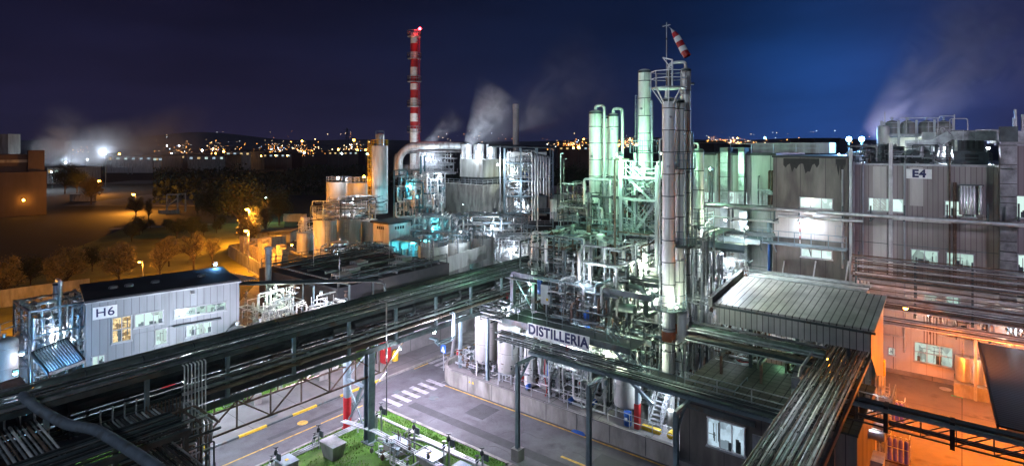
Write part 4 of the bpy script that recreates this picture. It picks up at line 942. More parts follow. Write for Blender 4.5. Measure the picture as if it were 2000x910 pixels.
# ---------------------------------------------------------------- plumbing, many runs, deck by deck
def pw(label, base, bx, n, **k):
    t = T('process_pipework', label, 'pipework', base, 'pipework of the distillery'); pipework(t, bx, n, **k); return t
dk = ('alu', 'steel', 'alu_dark', 'pipe_dark', 'rust', 'pipe_green', 'galv', 'steel_blue')
pw('pipework behind the sign on the front deck', (37, 24, 6.5), (36.4, 40, 20, 27.6, 6.7, 9.6), 85, mats=dk, valves=40)
pw('pipework between the middle and top decks, left part', (42, 26, 9.5), (38, 43.8, 23.5, 29.2, 9.6, 12.6), 70, mats=dk, valves=18)
pw('pipework between the decks beside the green columns', (42, 21, 9.5), (40.5, 43.8, 19.4, 23.5, 6.5, 13), 70, mats=dk, valves=12, pv=.7)
pw('valves and pipes crowding the top deck below the green columns', (47, 25, 12.5), (44.4, 48, 20.5, 29, 12.6, 14.6), 80, mats=('alu', 'pipe_green', 'steel', 'galv'), valves=60, lens=(.5, 2))
pw('bright pipework inside the foot of the stair tower', (44, 20, .9), (42.2, 46.5, 17.6, 21.6, 1, 12.5), 95, mats=('galv', 'alu', 'pipe_white', 'steel_light'), rads=(.03, .045, .07, .1), valves=25, pv=.6)
pw('upright pipes rising beside the tall columns', (43, 15.5, .9), (40.6, 45, 14.4, 17, 4.2, 14), 60, mats=('galv', 'alu', 'steel_light', 'alu_dark'), pv=.85, lens=(2, 7), valves=10)
pw('white lit pipes right of the tall columns above the paved roof', (43, 13, 4.9), (40.5, 44.6, 10.9, 14.2, 4.2, 9), 70, mats=('pipe_white', 'galv', 'alu', 'rust'), valves=36, lens=(.6, 3))
pw('tangle of pipes behind the lower deck railing', (39, 17, 4.1), (37.6, 41, 14.5, 19, 1.2, 6.4), 70, mats=dk, valves=25)
pw('pipes and valves under the deck at the left end', (37, 27, .9), (35.4, 38.6, 24.4, 28.6, 1, 5.2), 60, mats=('galv', 'pipe_white', 'alu', 'steel_light'), valves=30, lens=(.5, 2.5))
pw('bright pipes and pumps under the sign', (37, 22, .9), (35.4, 39.5, 19.5, 24.2, 1, 5.0), 75, mats=('galv', 'pipe_white', 'alu', 'steel_light'), valves=30, pv=.7)
pw('pipes around the two left hand tanks', (35, 30, .9), (34.9, 37.5, 28.6, 34.8, .95, 2.2), 45, mats=('galv', 'pipe_white', 'steel_light'), valves=30, lens=(.4, 1.8), rads=(.03, .045, .06))
pw('dim pipework over the tops of the two left hand tanks', (36, 31, 5), (35.2, 40, 28.4, 33, 5.6, 6.9), 55, mats=('galv', 'alu_dark', 'steel'), valves=14, pv=.25, rads=(.03, .045, .06))
pw('pipework deep inside the structure above the rack end', (50, 24, .9), (46, 53, 17, 29, 1, 12), 95, mats=('galv', 'alu', 'pipe_white', 'steel_light'), rads=(.06, .1, .14), valves=10, lens=(1.5, 6))
pw('thin bent pipes above the left end of the top deck', (45, 29, 12.5), (44.3, 50, 26.5, 30.5, 13.6, 16.5), 26, mats=('alu', 'pipe_green', 'galv'), valves=4, rads=(.05, .08))
pw('small pipes climbing through the stair tower', (44, 20, 12.5), (43.2, 46, 17.4, 20.8, 12.6, 17.8), 60, mats=('galv', 'alu', 'pipe_green'), rads=(.03, .05, .07), valves=20, lens=(.5, 3))
for nm_, bx_, bs_ in (('tall upright pipes standing across the left half of the structure', (38.2, 43.6, 24, 29.4, 1, 12.3), (41, 27, .9)), ('tall upright pipes standing between the sign and the stair tower', (38.0, 43.0, 20.2, 24.2, 1, 12.3), (40, 22, .9)), ('upright pipes rising above the top deck beside the green columns', (44.5, 48, 21.5, 27.5, 12.6, 17), (46, 24, 12.5))):
    pw(nm_, bs_, bx_, 46, mats=('alu', 'galv', 'pipe_green', 'alu_dark', 'steel', 'col'), rads=(.05, .08, .11, .15), pv=.95, lens=(3, 8) if bx_[5] < 13 else (1.5, 4), valves=16)
# uprights in front of the structure: long parallel risers
t = T('riser_pipes', 'parallel upright pipes standing in front of the middle deck', 'pipework', (40, 24, .9))
for px, y0, y1, u, r in ((1040, 460, 548, 40.6, .14), (1062, 520, 700, 38.6, .1), (1106, 455, 540, 41, .14), (1116, 440, 570, 41.2, .09), (1119, 440, 700, 41.3, .08), (1143, 520, 600, 39, .08), (1200, 565, 650, 40.4, .12), (1208, 565, 660, 41, .12), (1216, 570, 640, 40.8, .1), (1226, 565, 690, 41.2, .1),
                         (1050, 430, 700, 43.9, .06), (1095, 300, 480, 45, .05), (1101, 310, 470, 45, .05), (1158, 470, 540, 40.5, .07), (1182, 470, 540, 40.5, .06), (1132, 560, 640, 40, .07)):
    v, z0 = PU(px, y1, u); _, z1 = PU(px, y0, u); MB().pipe([(u+.5, v, z1), (u, v, z1), (u, v, max(z0, .95))], r, 8).build('pipe', M[rnd.choice(('alu', 'galv', 'pipe_green', 'alu_dark'))], t)

t = T('header_pipes', 'long dark header pipes lying across the front of the middle deck', 'pipework', (40, 24, 9.5))
for k in range(6): MB().tube((40.2+.35*k, 17.2, 9.75+.1*(k % 2)), (40.2+.35*k, 31, 9.75+.1*(k % 2)), (.12, .08, .17)[k % 3]).build('pipe', M[('pipe_dark', 'steel', 'alu_dark')[k % 3]], t)
for k in range(4): MB().tube((37.0+.3*k, 19.5, 9.0), (37.0+.3*k, 30, 9.0), (.1, .07)[k % 2]).build('pipe', M[('steel', 'pipe_green')[k % 2]], t)
hdrum((41.5, 26.5, 8.2), (41.5, 24.2, 8.2), .6, 'dark horizontal vessel in the middle of the structure', 'pipe_dark', 'horizontal vessels of the distillery')
hdrum((43, 25, 11.2), (43, 22.8, 11.2), .5, 'dull brown horizontal vessel just under the top deck', 'rust', 'horizontal vessels of the distillery')
for i, (px, a_, b_, w_, u_, mt) in enumerate(((1048, 468, 520, 11, 41.5, 'rust'), (1128, 470, 545, 15, 42, 'alu_dark'), (1095, 560, 612, 17, 39, 'alu_dark'), (1220, 575, 650, 13, 41, 'steel_blue'), (1135, 640, 668, 26, 37.6, 'tank_grey'), (1200, 640, 690, 16, 38, 'pipe_dark'), (1240, 640, 700, 18, 38.5, 'steel'), (1110, 500, 560, 12, 43, 'pipe_dark'))):
    ves(px, u_, a_, b_, w_, ('brown drum hanging left in the structure', 'dull drum in the middle of the structure', 'dull drum behind the white cabinet', 'blue grey drum left of the stair tower foot', 'low grey reactor dome right of the sign', 'dark drum right of the sign', 'dark drum beside the nearest tall column', 'dark narrow drum deep in the structure')[i], mt)
# ---------------------------------------------------------------- left hand tanks
tank(36.4, 31.6, 2.0, 5.6, .98, 'left one of the two pale domed tanks behind the low wall', 'tank_grey', legs=1.1, group='pale domed tanks')
tank(36.2, 28.9, 1.9, 5.5, 1.02, 'right one of the two pale domed tanks behind the low wall, with ribbed dome', 'tank_grey', legs=1.0, group='pale domed tanks')
for i, (u, v) in enumerate(((35.6, 33.9), (35.0, 30.3))):
    MB().box((u-.12, v-.12, .93), (u+.12, v+.12, 6.0)).solo('steel_post', M['steel_blue'], ('blue grey post left of the two pale domed tanks', 'blue grey post between the two pale domed tanks')[i], 'post', (u, v, .93), 'posts under the rack end')
tank(36.3, 26.9, 1.1, 5.2, .5, 'slim pale tank under the left end of the deck', 'tank', group='pale tanks below the deck')
tank(36.6, 25.6, 1.1, 5.0, .42, 'slimmest pale tank under the left end of the deck', 'tank_grey', group='pale tanks below the deck')
tank(36.4, 18.5, 2.0, 4.1, .95, 'wide white tank with rounded bottom under the deck', 'tank', legs=1.0, group='pale tanks below the deck')
u, v = P(1245, 836, .92)[:2]; t = T('steel_column', 'grey column with red foot below the deck stairs', 'post', (u, v, .92))
MB().box((u-.14, v-.14, 2.6), (u+.14, v+.14, 5.1)).build('shaft', M['steel_blue'], t); MB().box((u-.17, v-.17, .92), (u+.17, v+.17, 2.6)).build('red_foot', M['red'], t)
u, v = P(1226, 829, .92)[:2]; t = T('drum', 'blue drum with white label below the deck', 'drum', (u, v, .92))
MB().lathe(u, v, [(.26, .92), (.26, 1.2), (.275, 1.22), (.26, 1.24), (.26, 1.55), (.275, 1.57), (.26, 1.6), (.26, 1.8), (0, 1.79)], 16).build('body', M['blue'], t); MB().box((u-.275, v-.1, 1.3), (u-.262, v+.1, 1.5)).build('label_plate', M['white'], t)
u, v = P(1273, 841, .92)[:2]; MB().box((u-.2, v-.65, .93), (u+.1, v+.65, 1.2)).solo('yellow_trough', M['yellow'], 'yellow metal trough at the foot of the pale steps', 'trough', (u, v, .93))
u, v = P(1278, 836, .92)[:2]; t = T('steel_steps', 'pale steel steps with handrails under the deck', 'steps', (u+.6, v, .92)); stairs(t, (u+.25, v+.1, .93), (u+2.0, v+.1, 2.7), .9, M['steel_light'], 'y')
u, v = P(1309, 838, .92)[:2]; tank(u+.2, v, 1.2, 2.1, .3, 'small white bottle shaped tank by the pale steps', 'tank', legs=.27, group='pale tanks below the deck', band=0)
u, v = P(1312, 872, .3)[:2]; t = T('yellow_pump', 'yellow pump on the step outside the wall', 'pump', (u, v, .3))
MB().lathe(v, 1.15, [(.05, u-.35), (.22, u-.3), (.22, u+.2), (.12, u+.3)], 12, axis='x').build('motor', M['yellow'], t); MB().lathe(u, v+.1, [(.3, .3), (.3, .7), (.2, .9), (.12, 1.2)], 12).build('body', M['yellow'], t)
for px, py, l in ((1033, 760, 'under the left end of the deck'), (1116, 787, 'in front of the bright pipes'), (1160, 792, 'beside the wide white tank')):
    u, v = P(px, py, .92)[:2]; t = T('pump', 'small blue pump '+l, 'pump', (u, v, .92), 'blue pumps on the distillery floor')
    MB().lathe(v, 1.2, [(.06, u-.3), (.17, u-.25), (.17, u+.2), (.1, u+.25)], 12, axis='x').build('motor', M['blue'], t); MB().box((u-.3, v-.18, .93), (u+.3, v+.18, 1.03)).build('base', M['steel'], t)
u, v = P(1021, 745, .92)[:2]; t = T('fire_cabinet', 'red fire cabinet under the left end of the deck', 'cabinet', (u, v, .92)); MB().box((u, v-.25, .93), (u+.3, v+.25, 2.4)).build('box', M['red'], t); MB().box((u-.01, v-.12, 1.9), (u-.003, v+.12, 2.2)).build('plate', M['white'], t)
u, v = P(1090, 755, .92)[:2]; t = T('step_ladder', 'white trestle ladder on the distillery floor', 'ladder', (u, v, .92))
m = MB(); 
for s_ in (-.4, .4):
    m.bar((u-.6, v+s_, .93), (u, v+s_*.6, 3.0), .07); m.bar((u+.6, v+s_, .93), (u, v+s_*.6, 3.0), .07)
for k in range(7): m.bar((u-.6+.08*k, v-.38+.02*k, 1.1+k*.28), (u-.6+.08*k, v+.38-.02*k, 1.1+k*.28), .05)
m.build('frame', M['white'], t)
for v_, c, l in ((24.9, 'red', 'red hose hanging'), (24.6, 'blue', 'blue hose hanging')):
    MB().pipe([(35.5, v_, 4.2), (35.4, v_+.05, 2.6), (35.6, v_-.1, 1.4), (35.5, v_, .97)], .045, 8, .3).solo('hose', M[c], l+' from the deck over the distillery floor', 'hose', (35.5, v_, .95))
u, v = P(1132, 842, 0)[:2]; MB()._add([(u-.4, v-.6, .01), (u+.4, v-.5, .01), (u+.35, v+.6, .01), (u-.4, v+.5, .01), (u, v-.2, .22), (u+.05, v+.25, .18)], [(0,1,4),(1,2,5),(1,5,4),(2,3,5),(3,0,4),(3,4,5)]).solo('blue_sheet', M['blue'], 'crumpled blue sheet lying on the road by the yellow line', 'sheet', (u, v, 0))
# added pale backdrops that catch the lamp light behind the machinery
MB().box((48.6, 16.6, .93), (48.75, 22.2, 11.6)).solo('screen_wall', M['clad_low'], 'added tall pale backdrop catching light behind the stair tower foot', 'wall', (48.7, 19, .93))
MB().box((50.6, 23.0, .93), (50.75, 31.5, 10.2)).solo('screen_wall', M['clad_low'], 'added tall pale backdrop deep behind the left half of the structure', 'wall', (50.7, 27, .93))
MB().box((44.6, 24.0, .93), (44.75, 31.5, 6.0)).solo('screen_wall', M['white'], 'added low white backdrop behind the white cabinet', 'wall', (44.7, 27, .93))
# back wall and white stuff seen below the deck
MB().box((42.6, 19, .93), (42.8, 33, 4.4)).solo('partition_wall', M['white'], 'white wall at the back of the space under the deck', 'wall', (42.7, 26, .93))
# pedestrian sign + leaning post by the wall end
t = T('road_sign', 'blue square sign with a white triangle and walking figure at the wall end', 'sign', (35.9, 36.25, 0))
MB().tube((35.9, 36.25, 0), (35.9, 36.25, 2.3), .04).build('post', M['steel_light'], t)
v0 = 36.25; MB().box((35.84, v0-.32, 1.6), (35.87, v0+.32, 2.3)).build('panel', M['blue'], t)
MB()._add([(35.83, v0-.24, 1.68), (35.83, v0+.24, 1.68), (35.83, v0, 2.2)], [(0, 1, 2)]).build('triangle', M['white'], t)
m = MB(); m.box((35.822, v0-.03, 1.83), (35.827, v0+.03, 1.97)); m.box((35.822, v0-.08, 1.72), (35.827, v0-.04, 1.84)); m.box((35.822, v0+.04, 1.72), (35.827, v0+.08, 1.84)); m.box((35.822, v0-.02, 1.985), (35.827, v0+.02, 2.03)); m.build('walking_figure', M['black'], t)
MB().bar((37.0, 36.3, .9), (37.0, 35.7, 4.6), .2).solo('leaning_post', M['steel_light'], 'leaning pale steel post behind the blue pedestrian sign', 'post', (37, 36.2, .9))
MB().box((36.8, 36.1, 0), (37.5, 36.7, .92)).solo('concrete_block', M['concrete'], 'concrete foot under the leaning post', 'concrete block', (37.1, 36.4, 0))
# white wall with red panel across the road
MB().box((33.0, 41.9, .0), (50, 42.1, 2.4)).solo('boundary_wall', M['concrete_pave'], 'long pale wall on the far side of the road behind the rack', 'wall', (41, 42, 0))
t = T('fire_station', 'red hose cabinets with white writing against the far pale wall', 'cabinet', (33.4, 41.4, 0))
for k in range(2): 
    MB().box((33.2, 41.0+k*.5, .25), (33.9, 41.46+k*.5, 2.3)).build('door', M['red'], t); MB().box((33.18, 41.1+k*.5, 1.5), (33.195, 41.35+k*.5, 1.9)).build('plate', M['white'], t)
MB().box((33.2, 40.95, .0), (33.95, 42, .24)).build('plinth', M['concrete'], t)
MB().lathe(34.6, 41.3, [(.3, 0), (.32, .8), (.2, 1.1), (0, 1.15)], 12).solo('yellow_bin', M['yellow'], 'small yellow bin beside the red hose cabinets', 'bin', (34.6, 41.3, 0))
# ---------------------------------------------------------------- flat roofed building under the paved roof
fb = T('flat_roof_building', 'low concrete building with a paved flat roof and lit windows by the road', 'building', (38, 9, 0))
MB().box((34.35, 4.3, 0), (42.0, 13.85, 4.84)).build('wall', M['concrete_dark'], fb)
MB().box((34.3, 4.25, 4.842), (42.05, 13.9, 4.95)).build('roof', M['tiles'], fb)
for z0, z1, a, b in ((822, 868, 1383, 1455),):
    va, za = PU(a, 824, 34.35); vb, zb = PU(b, 872, 34.35)
    window(fb, G, 'x', 34.35, vb, va, 2.0, 3.6, PANE[2], 3, 1, out=-1)
va, _ = PU(1470, 850, 34.35); vb, _ = PU(1497, 850, 34.35)
MB().box((34.30, vb, .02), (34.345, va, 3.4)).build('door', M['steel_light'], fb)
MB().box((34.1, 9.3, 3.9), (34.34, 13.8, 4.2)).build('canopy_strip', M['steel'], fb)
rail_mb([(34.5, 13.6, 4.95), (34.5, 5.6, 4.95), (35.8, 5.6, 4.95)], .95, 2.0, .03).build('railing', M['steel_light'], fb)
u, v = P(1452, 708, 4.95)[:2]
t = T('hose_coil', 'coil of pale and reddish hose lying on the paved roof', 'hose', (u, v, 4.95))
for k in range(5):
    r_ = .5-.05*k; n = 24; pts = [(u+math.cos(a*2*math.pi/n)*r_+.04*k, v+math.sin(a*2*math.pi/n)*r_*1.2, 5.0+.05*(k % 3)+.02*math.sin(a)) for a in range(n)]
    MB().pipe(pts, .035, 6, .02).build('hose_loop', M['white' if k < 2 else 'red'], t)
pw('rusty valves and pipes at the back edge of the paved roof', (41, 7.5, 4.95), (40.6, 41.8, 5.6, 9.2, 5.0, 6.2), 40, mats=('rust', 'pipe_brown', 'alu_dark'), valves=25, lens=(.4, 2), pv=.35)
t = T('square_duct', 'square galvanised duct stepping down beside the dense pipe rack', 'duct', (38, 8, 5))
def dpt(px, py, z): u, v = P(px, py, z)[:2]; return (u, v, z)
a = dpt(1583, 622, 8.6); b = (a[0], a[1], 7.0); 
MB().bar((a[0], a[1], 8.8), (a[0], a[1], 6.9), .55).build('section', M['duct'], t)
MB().bar((a[0]+.1, a[1], 6.9), (a[0]-4.2, a[1]-.05, 5.9), .5).build('section', M['duct'], t)
MB().bar((a[0]-4.2, a[1]-.05, 6.1), (a[0]-4.2, a[1]-.05, 4.96), .5).build('section', M['duct'], t)
MB().bar((a[0]-4.3, a[1]-.05, 5.2), (a[0]-6.3, a[1]-.4, 5.2), .5).build('section', M['duct'], t)
for k in range(5): MB().bar((a[0]-.5-.8*k, a[1], 6.78-.19*k), (a[0]-.56-.8*k, a[1], 6.766-.19*k), .56).build('flange', M['steel'], t)

# ---------------------------------------------------------------- metal shed
sh = T('metal_shed', 'ribbed metal shed with a pale sloping roof right of the columns', 'shed', (43, 9, 0))
MB()._add([(40.0, 4.1, 8.9), (47.0, 4.1, 9.5), (47.0, 13.7, 9.5), (40.0, 13.7, 8.9), (40.0, 4.1, 9.02), (47.0, 4.1, 9.62), (47.0, 13.7, 9.62), (40.0, 13.7, 9.02)],
          [(3,2,1,0),(4,5,6,7),(0,1,5,4),(1,2,6,5),(2,3,7,6),(3,0,4,7)]).build('roof', M['roof_metal'], sh)
MB()._add([(46.8, 4.3, 2.6), (40.2, 4.3, 7.3), (40.2, 4.3, 8.91), (46.8, 4.3, 9.47)], [(0, 1, 2, 3)]).build('side_wall', M['clad_x'], sh)
MB().box((45.3, 4.25, 0), (45.4, 4.35, 0)) 
MB().box((40.15, 4.32, 7.6), (40.25, 13.5, 8.9)).build('front_wall', M['clad_shed'], sh)
MB().box((46.7, 4.32, .05), (46.8, 13.5, 9.45)).build('back_wall', M['clad_shed'], sh)
m = MB(); m.ext([(39.9, 13.72, 8.7), (47.1, 13.72, 9.4), (47.1, 13.72, 10.1), (39.9, 13.72, 9.4)], (0, .3, 0)); m.build('parapet', M['concrete'], sh)
MB().box((39.9, 4.05, 8.75), (39.98, 13.7, 8.88)).build('gutter', M['steel'], sh)
for v in (5.5, 8.4, 11.3): MB().box((40.3, v-.1, 0), (40.5, v+.1, 7.6)).build('column', M['steel'], sh)
MB()._add([(45.2, 4.28, .02), (46.8, 4.28, .02), (46.8, 4.28, 2.6), (45.2, 4.28, 3.8)], [(0, 1, 2, 3)]).build('side_panel', M['clad_x'], sh)
MB().box((52, 5.7, 0), (52.5, 6.2, 0))
t = T('orange_lit_post', 'ochre square post with small pipes below the shed corner', 'post', (48, 4.6, 0)); MB().box((47.6, 4.3, 0), (48.2, 5.2, 4.8)).build('shaft', M['yellow'], t)
pw('small pipes and valves on a frame below the shed corner', (45, 4, 0), (44.6, 46.2, 3.8, 4.9, .4, 4.0), 45, mats=('pipe_white', 'galv'), rads=(.03, .04), valves=16, lens=(.4, 1.6))
t = T('pipe_rack', 'long pipes passing in front of the metal shed above the paved roof', 'pipe rack', (39, 9, 6.5), None)
for i, (u, r, mt, z) in enumerate(((39.5, .3, 'pipe_green', 7.1), (38.9, .22, 'pipe_brown', 6.7), (39.0, .08, 'galv', 7.25), (38.6, .07, 'galv', 7.2), (38.4, .12, 'pipe_dark', 6.75), (38.0, .06, 'galv', 6.7), (39.9, .1, 'alu_dark', 7.4))):
    MB().tube((u, 6.6, z), (u, 15.0, z), r).build('pipe', M[mt], t)
for v in (7.5, 10, 12.5): MB().box((37.8, v-.08, 6.2), (40.1, v+.08, 6.4)).build('cross_beam', M['steel'], t); MB().box((37.95, v-.07, 4.96), (38.1, v+.07, 6.2)).build('leg', M['rust'], t)

# ---------------------------------------------------------------- dense rack to the lower right
dr = T('pipe_rack', 'dense rack of thin shiny pipes running down to the bottom edge at the right', 'pipe rack', (34, 6, 7))
for i in range(20):
    v = 4.75+i*.118; r = (.034, .045, .03, .04)[i % 4]; u1 = 44.6-(.0 if i % 5 else .8)
    fpipe(dr, 22, u1, v+rnd.uniform(-.012, .012), 7.02+rnd.uniform(-.01, .012), r, M[('galv', 'alu', 'pipe_dark', 'alu_dark', 'galv', 'pipe_brown', 'steel')[i % 7]])
for i in range(9):
    v = 4.8+i*.24; MB().tube((22, v, 6.78), (44.6, v, 6.78), .05, 6).build('pipe', M[('alu_dark', 'galv')[i % 2]], dr)
for v in (4.6, 7.12): MB().box((22, v-.07, 6.45), (44.8, v+.07, 6.72)).build('beam', M['steel'], dr)
for i in range(11): MB().box((23+i*2.1, 4.6, 6.5), (23.1+i*2.1, 7.1, 6.7)).build('cross_beam', M['steel'], dr)
for u in (29, 36.5, 44): 
    for v in (4.6, 7.12): MB().box((u-.1, v-.1, 0), (u+.1, v+.1, 6.45)).build('leg', M['steel'], dr) if u < 43 or v < 5 else None
MB().pipe([(44.5, 7.3, 7.2), (36, 7.3, 7.2), (35.6, 7.3, 6.8)], .09, 8).build('pipe', M['alu'], dr)

# pipe bridge over the yard
pb = T('pipe_bridge', 'dark lattice pipe bridge crossing the orange lit yard', 'pipe bridge', (36, 0, 5.2))
MB().box((35.9, -9, 5.85), (36.1, 5.4, 6.05)).build('top_chord', M['steel_blue'], pb)
MB().box((36.5, -9, 5.85), (36.7, 5.4, 6.05)).build('top_chord', M['steel'], pb)
m = MB()
for uu in (36.0, 36.6): m.box((uu-.04, -9, 5.0), (uu+.04, 5.4, 5.08))
m.build('bottom_chord', M['steel'], pb); m = MB()
for i in range(9):
    v = 4.6-i*1.45
    for uu in (36.0, 36.6): m.bar((uu, v, 5.04), (uu, v, 5.85), .05); m.bar((uu, v, 5.04), (uu, v-1.45, 5.9), .05)
m.build('lattice', M['steel'], pb)
for k in range(3): MB().tube((36.2+k*.16, -9, 6.14), (36.2+k*.16, 5.6, 6.14), .06).build('pipe', M['pipe_dark'], pb)
for k in range(2): MB().tube((36.2+k*.16, -9, 5.3), (36.2+k*.16, 5.6, 5.3), .045).build('pipe', M['pipe_dark'], pb)
for v in (3.2, .4, -2.5): MB().box((35.93, v-.1, 4.8), (36.67, v+.1, 6.2)).build('clamp_frame', M['black'], pb)

# gas bottles on their pallet
def bottles(u, v, n, label, lab2):
    t = T('bottle_cage', label, 'pallet cage', (u, v, 0))
    MB().box((u-.3, v-.65, .03), (u+.7, v+.65, .12)).build('pallet', M['pipe_brown'], t)
    m = MB()
    for a in (-.25, .65):
        for b in (-.6, .6): m.bar((u+a, v+b, .12), (u+a, v+b, 1.75), .05)
    for z in (1.0, 1.7):
        m.bar((u-.25, v-.6, z), (u-.25, v+.6, z), .045); m.bar((u-.25, v-.6, z), (u+.65, v-.6, z), .045); m.bar((u-.25, v+.6, z), (u+.65, v+.6, z), .045)
    m.build('frame', M['pipe_white'], t)
    for i in range(n):
        a = v-.44+i*.29; o = T('gas_bottle', lab2[i], 'gas bottle', (u-.08, a, .12), 'purple gas bottles')
        MB().lathe(u-.08, a, [(.115, .13), (.12, .16), (.12, 1.35), (.1, 1.47), (.04, 1.53)], 14).build('body', M['purple'], o)
        MB().lathe(u-.08, a, [(.04, 1.53), (.035, 1.6), (.06, 1.6), (.06, 1.68), (0, 1.69)], 10).build('cap', M['white'], o)
    return t
bottles(43.3, 3.2, 4, 'pale pallet cage holding four purple gas bottles', ('rightmost purple gas bottle in the near cage', 'purple gas bottle second from the right in the near cage', 'purple gas bottle second from the left in the near cage', 'leftmost purple gas bottle in the near cage'))
u, v = P(1747, 825, 0)[:2]; bottles(u, v, 3, 'pale pallet cage behind, partly hidden by the pipe bridge', ('rightmost purple gas bottle in the cage behind', 'middle purple gas bottle in the cage behind', 'leftmost purple gas bottle in the cage behind'))
MB().box((43.9, 2.5, 1.9), (44.1, 4.0, 2.3)).solo('notice_board', M['clad_low'], 'plain pale board above the near bottle cage', 'board', (44, 3.2, 1.9))
for i, (u, v, a, b, h) in enumerate(((42.2, 5.2, 1.6, 1.8, 2.4), (43.6, 5.0, .9, 1.2, 3.0), (40.4, 4.2, 1.4, 1.0, 1.3))):
    t = T('machine_cabinet', ('grey flat cabinet beside the dense rack, largest', 'tall pale cabinet beside the gas bottles', 'low pale cabinet at the bottom edge by the gas bottles')[i], 'cabinet', (u, v, 0)); MB().box((u-a/2, v-b/2, .02), (u+a/2, v+b/2, h)).build('box', M['clad_low'], t); MB().box((u-a/2-.04, v-b/2-.04, h+.002), (u+a/2+.04, v+b/2+.04, h+.06)).build('lid', M['steel_light'], t)
t = T('silver_ducts', 'bright silver ducts and railings between the dense rack and the yard', 'ducts', (39, 4, 3))
for k in range(3): MB().tube((39+k*1.2, 5.6, 3.2-k*.2), (39+k*1.2, 3.5, 3.2-k*.2), (.28, .12, .2)[k]).build('duct', M['alu'], t)
rail_mb([(40.5, 5.4, 4.0), (40.5, 3.3, 4.0), (43, 3.3, 4.0)], 1., .8, .03).build('railing', M['steel_light'], t); MB().box((40.5, 3.3, 3.9), (43, 5.4, 3.98)).build('deck', M['galv'], t)
for k in range(4): MB().tube((43.2, 3.9+k*.16, 0), (43.2, 3.9+k*.16, 5.3), .045).build('riser', M['pipe_white'], t)

# canopy at the right edge
ca = T('canopy_roof', 'dark blue corrugated canopy roof at the right edge', 'canopy', (50, -4, 0))
c0 = P(1912, 671, 5.4)[:2]; c1 = P(1950, 833, 5.1)[:2]
MB()._add([(c0[0], c0[1], 5.4), (c1[0], c1[1], 5.1), (c1[0], c1[1]-8, 5.1), (c0[0], c0[1]-8, 5.4), (c0[0], c0[1], 5.5), (c1[0], c1[1], 5.2), (c1[0], c1[1]-8, 5.2), (c0[0], c0[1]-8, 5.5)],
          [(3,2,1,0),(4,5,6,7),(0,1,5,4),(1,2,6,5),(2,3,7,6),(3,0,4,7)]).build('roof', M['canopy'], ca)
MB().bar((c0[0], c0[1]+.02, 5.42), (c1[0], c1[1]+.02, 5.12), .12, .25).build('edge_trim', M['black'], ca)
for u in (c1[0]+.6, (c0[0]+c1[0])/2, c0[0]-.6): MB().box((u-.08, c1[1]-2.1, 0), (u+.08, c1[1]-1.94, 5.05)).build('post', M['steel'], ca)
MB().box((c1[0]+.1, c1[1]-8, 4.6), (c1[0]+.3, c1[1]-.3, 5.0)).build('front_panel', M['clad_low'], ca)
# copper tinted tanks on their plinth
pl = MB().box((57.7, -6.5, 0), (60.1, .55, 1.05)).solo('plinth', M['concrete'], 'concrete plinth carrying the small tanks below the pale wall', 'plinth', (58.8, -3, 0))
for i, px in enumerate((1881, 1908, 1932)):
    v, _ = PU(px, 740, 58.7)
    t = tank(58.7, v, 1.1, 3.0, .52, ('leftmost small orange lit tank on the plinth', 'middle small orange lit tank on the plinth', 'small orange lit tank on the plinth nearest the canopy')[i], 'alu', group='small tanks on the plinth', band=0, k=.2)
    MB().pipe([(58.5, v, 3.1), (58.5, v, 4.6), (59.8, v, 4.6)], .04, 6).build('vent_pipe', M['galv'], t)
for px, l in ((1867, 'left'), (1899, 'middle'), (1925, 'right')):
    pass
t = T('pipe_mast', 'orange lit square post standing on the plinth', 'post', (58.0, -.45, 0)); MB().box((57.5, -.9, 0), (57.7, -.7, 6.2)).build('shaft', M['steel_light'], t)
MB().lathe(58.8, 1.1, [(.42, .014), (.42, .03), (0, .03)], 16).solo('manhole_cover', M['steel_light'], 'round pale manhole cover in the yard by the plinth', 'manhole cover', (58.8, 1.1, 0))
MB().lathe(56.5, 6.9, [(.42, .014), (.42, .03), (0, .03)], 16).solo('manhole_cover', M['steel_light'], 'round pale manhole cover at the shed corner', 'manhole cover', (56.5, 6.9, 0))
gm = mk('green paint', (.05, .4, .25), .6)
m = MB()
for k in range(4): m.box((57.5, .72-k*.2, .013), (57.8, .58-k*.2, .018)); m.box((57.6, .68-k*.2, .018), (57.7, .62-k*.2, .02))
m.struct('green_ground_mark', gm, label='row of small green painted marks on the yard', cat='road marking')
MB().lathe(52.3, 4.4, [(1.3, .013), (1.3, .12), (0, .12)], 24).struct('kerb_island', M['concrete_pave'], (52.3, 4.4, 0), label='round pale kerb island below the shed')
u, v = P(1708, 735, 0)[:2]
# ---------------------------------------------------------------- the big clad buildings at the right
UE = 60.3
def zU(px, py, u=UE): return PU(px, py, u)
e4 = T('factory_building', 'big factory building with ribbed brownish cladding and an E4 sign', 'building', (66, -2, 0))
vl, zt = zU(1664, 322); vr, _ = zU(1944, 324); vrr, zt2 = zU(2100, 285)
_, zlow = zU(1750, 545)
MB().box((UE, -26, zlow), (UE+26, vl, zt)).build('upper_wall', M['clad_v'], e4)
MB().box((UE+.02, -26, .0), (UE+25, 9.2, zlow-.01)).build('lower_wall', M['clad_low'], e4)
MB().box((UE-.12, -26, -.0), (UE+.01, 9.2, .35)).build('base_strip', M['concrete_pave'], e4)
MB().box((UE-.06, vr, zt+.002), (UE+26, vl+.05, zt+.16)).build('roof_edge', M['steel_light'], e4)
MB().box((UE-.7, -26, zlow), (UE-.01, vr-.2, zt2)).build('stair_block', M['clad_v'], e4)
MB().box((UE-.75, -26, zt2+.002), (UE+6, vr-.1, zt2+.15)).build('roof_edge', M['steel_light'], e4)
MB().box((UE-.03, zU(1731, 400)[0], zlow+.1), (UE-.004, zU(1705, 400)[0], zt-.1)).build('pale_panel', M['clad_low'], e4)
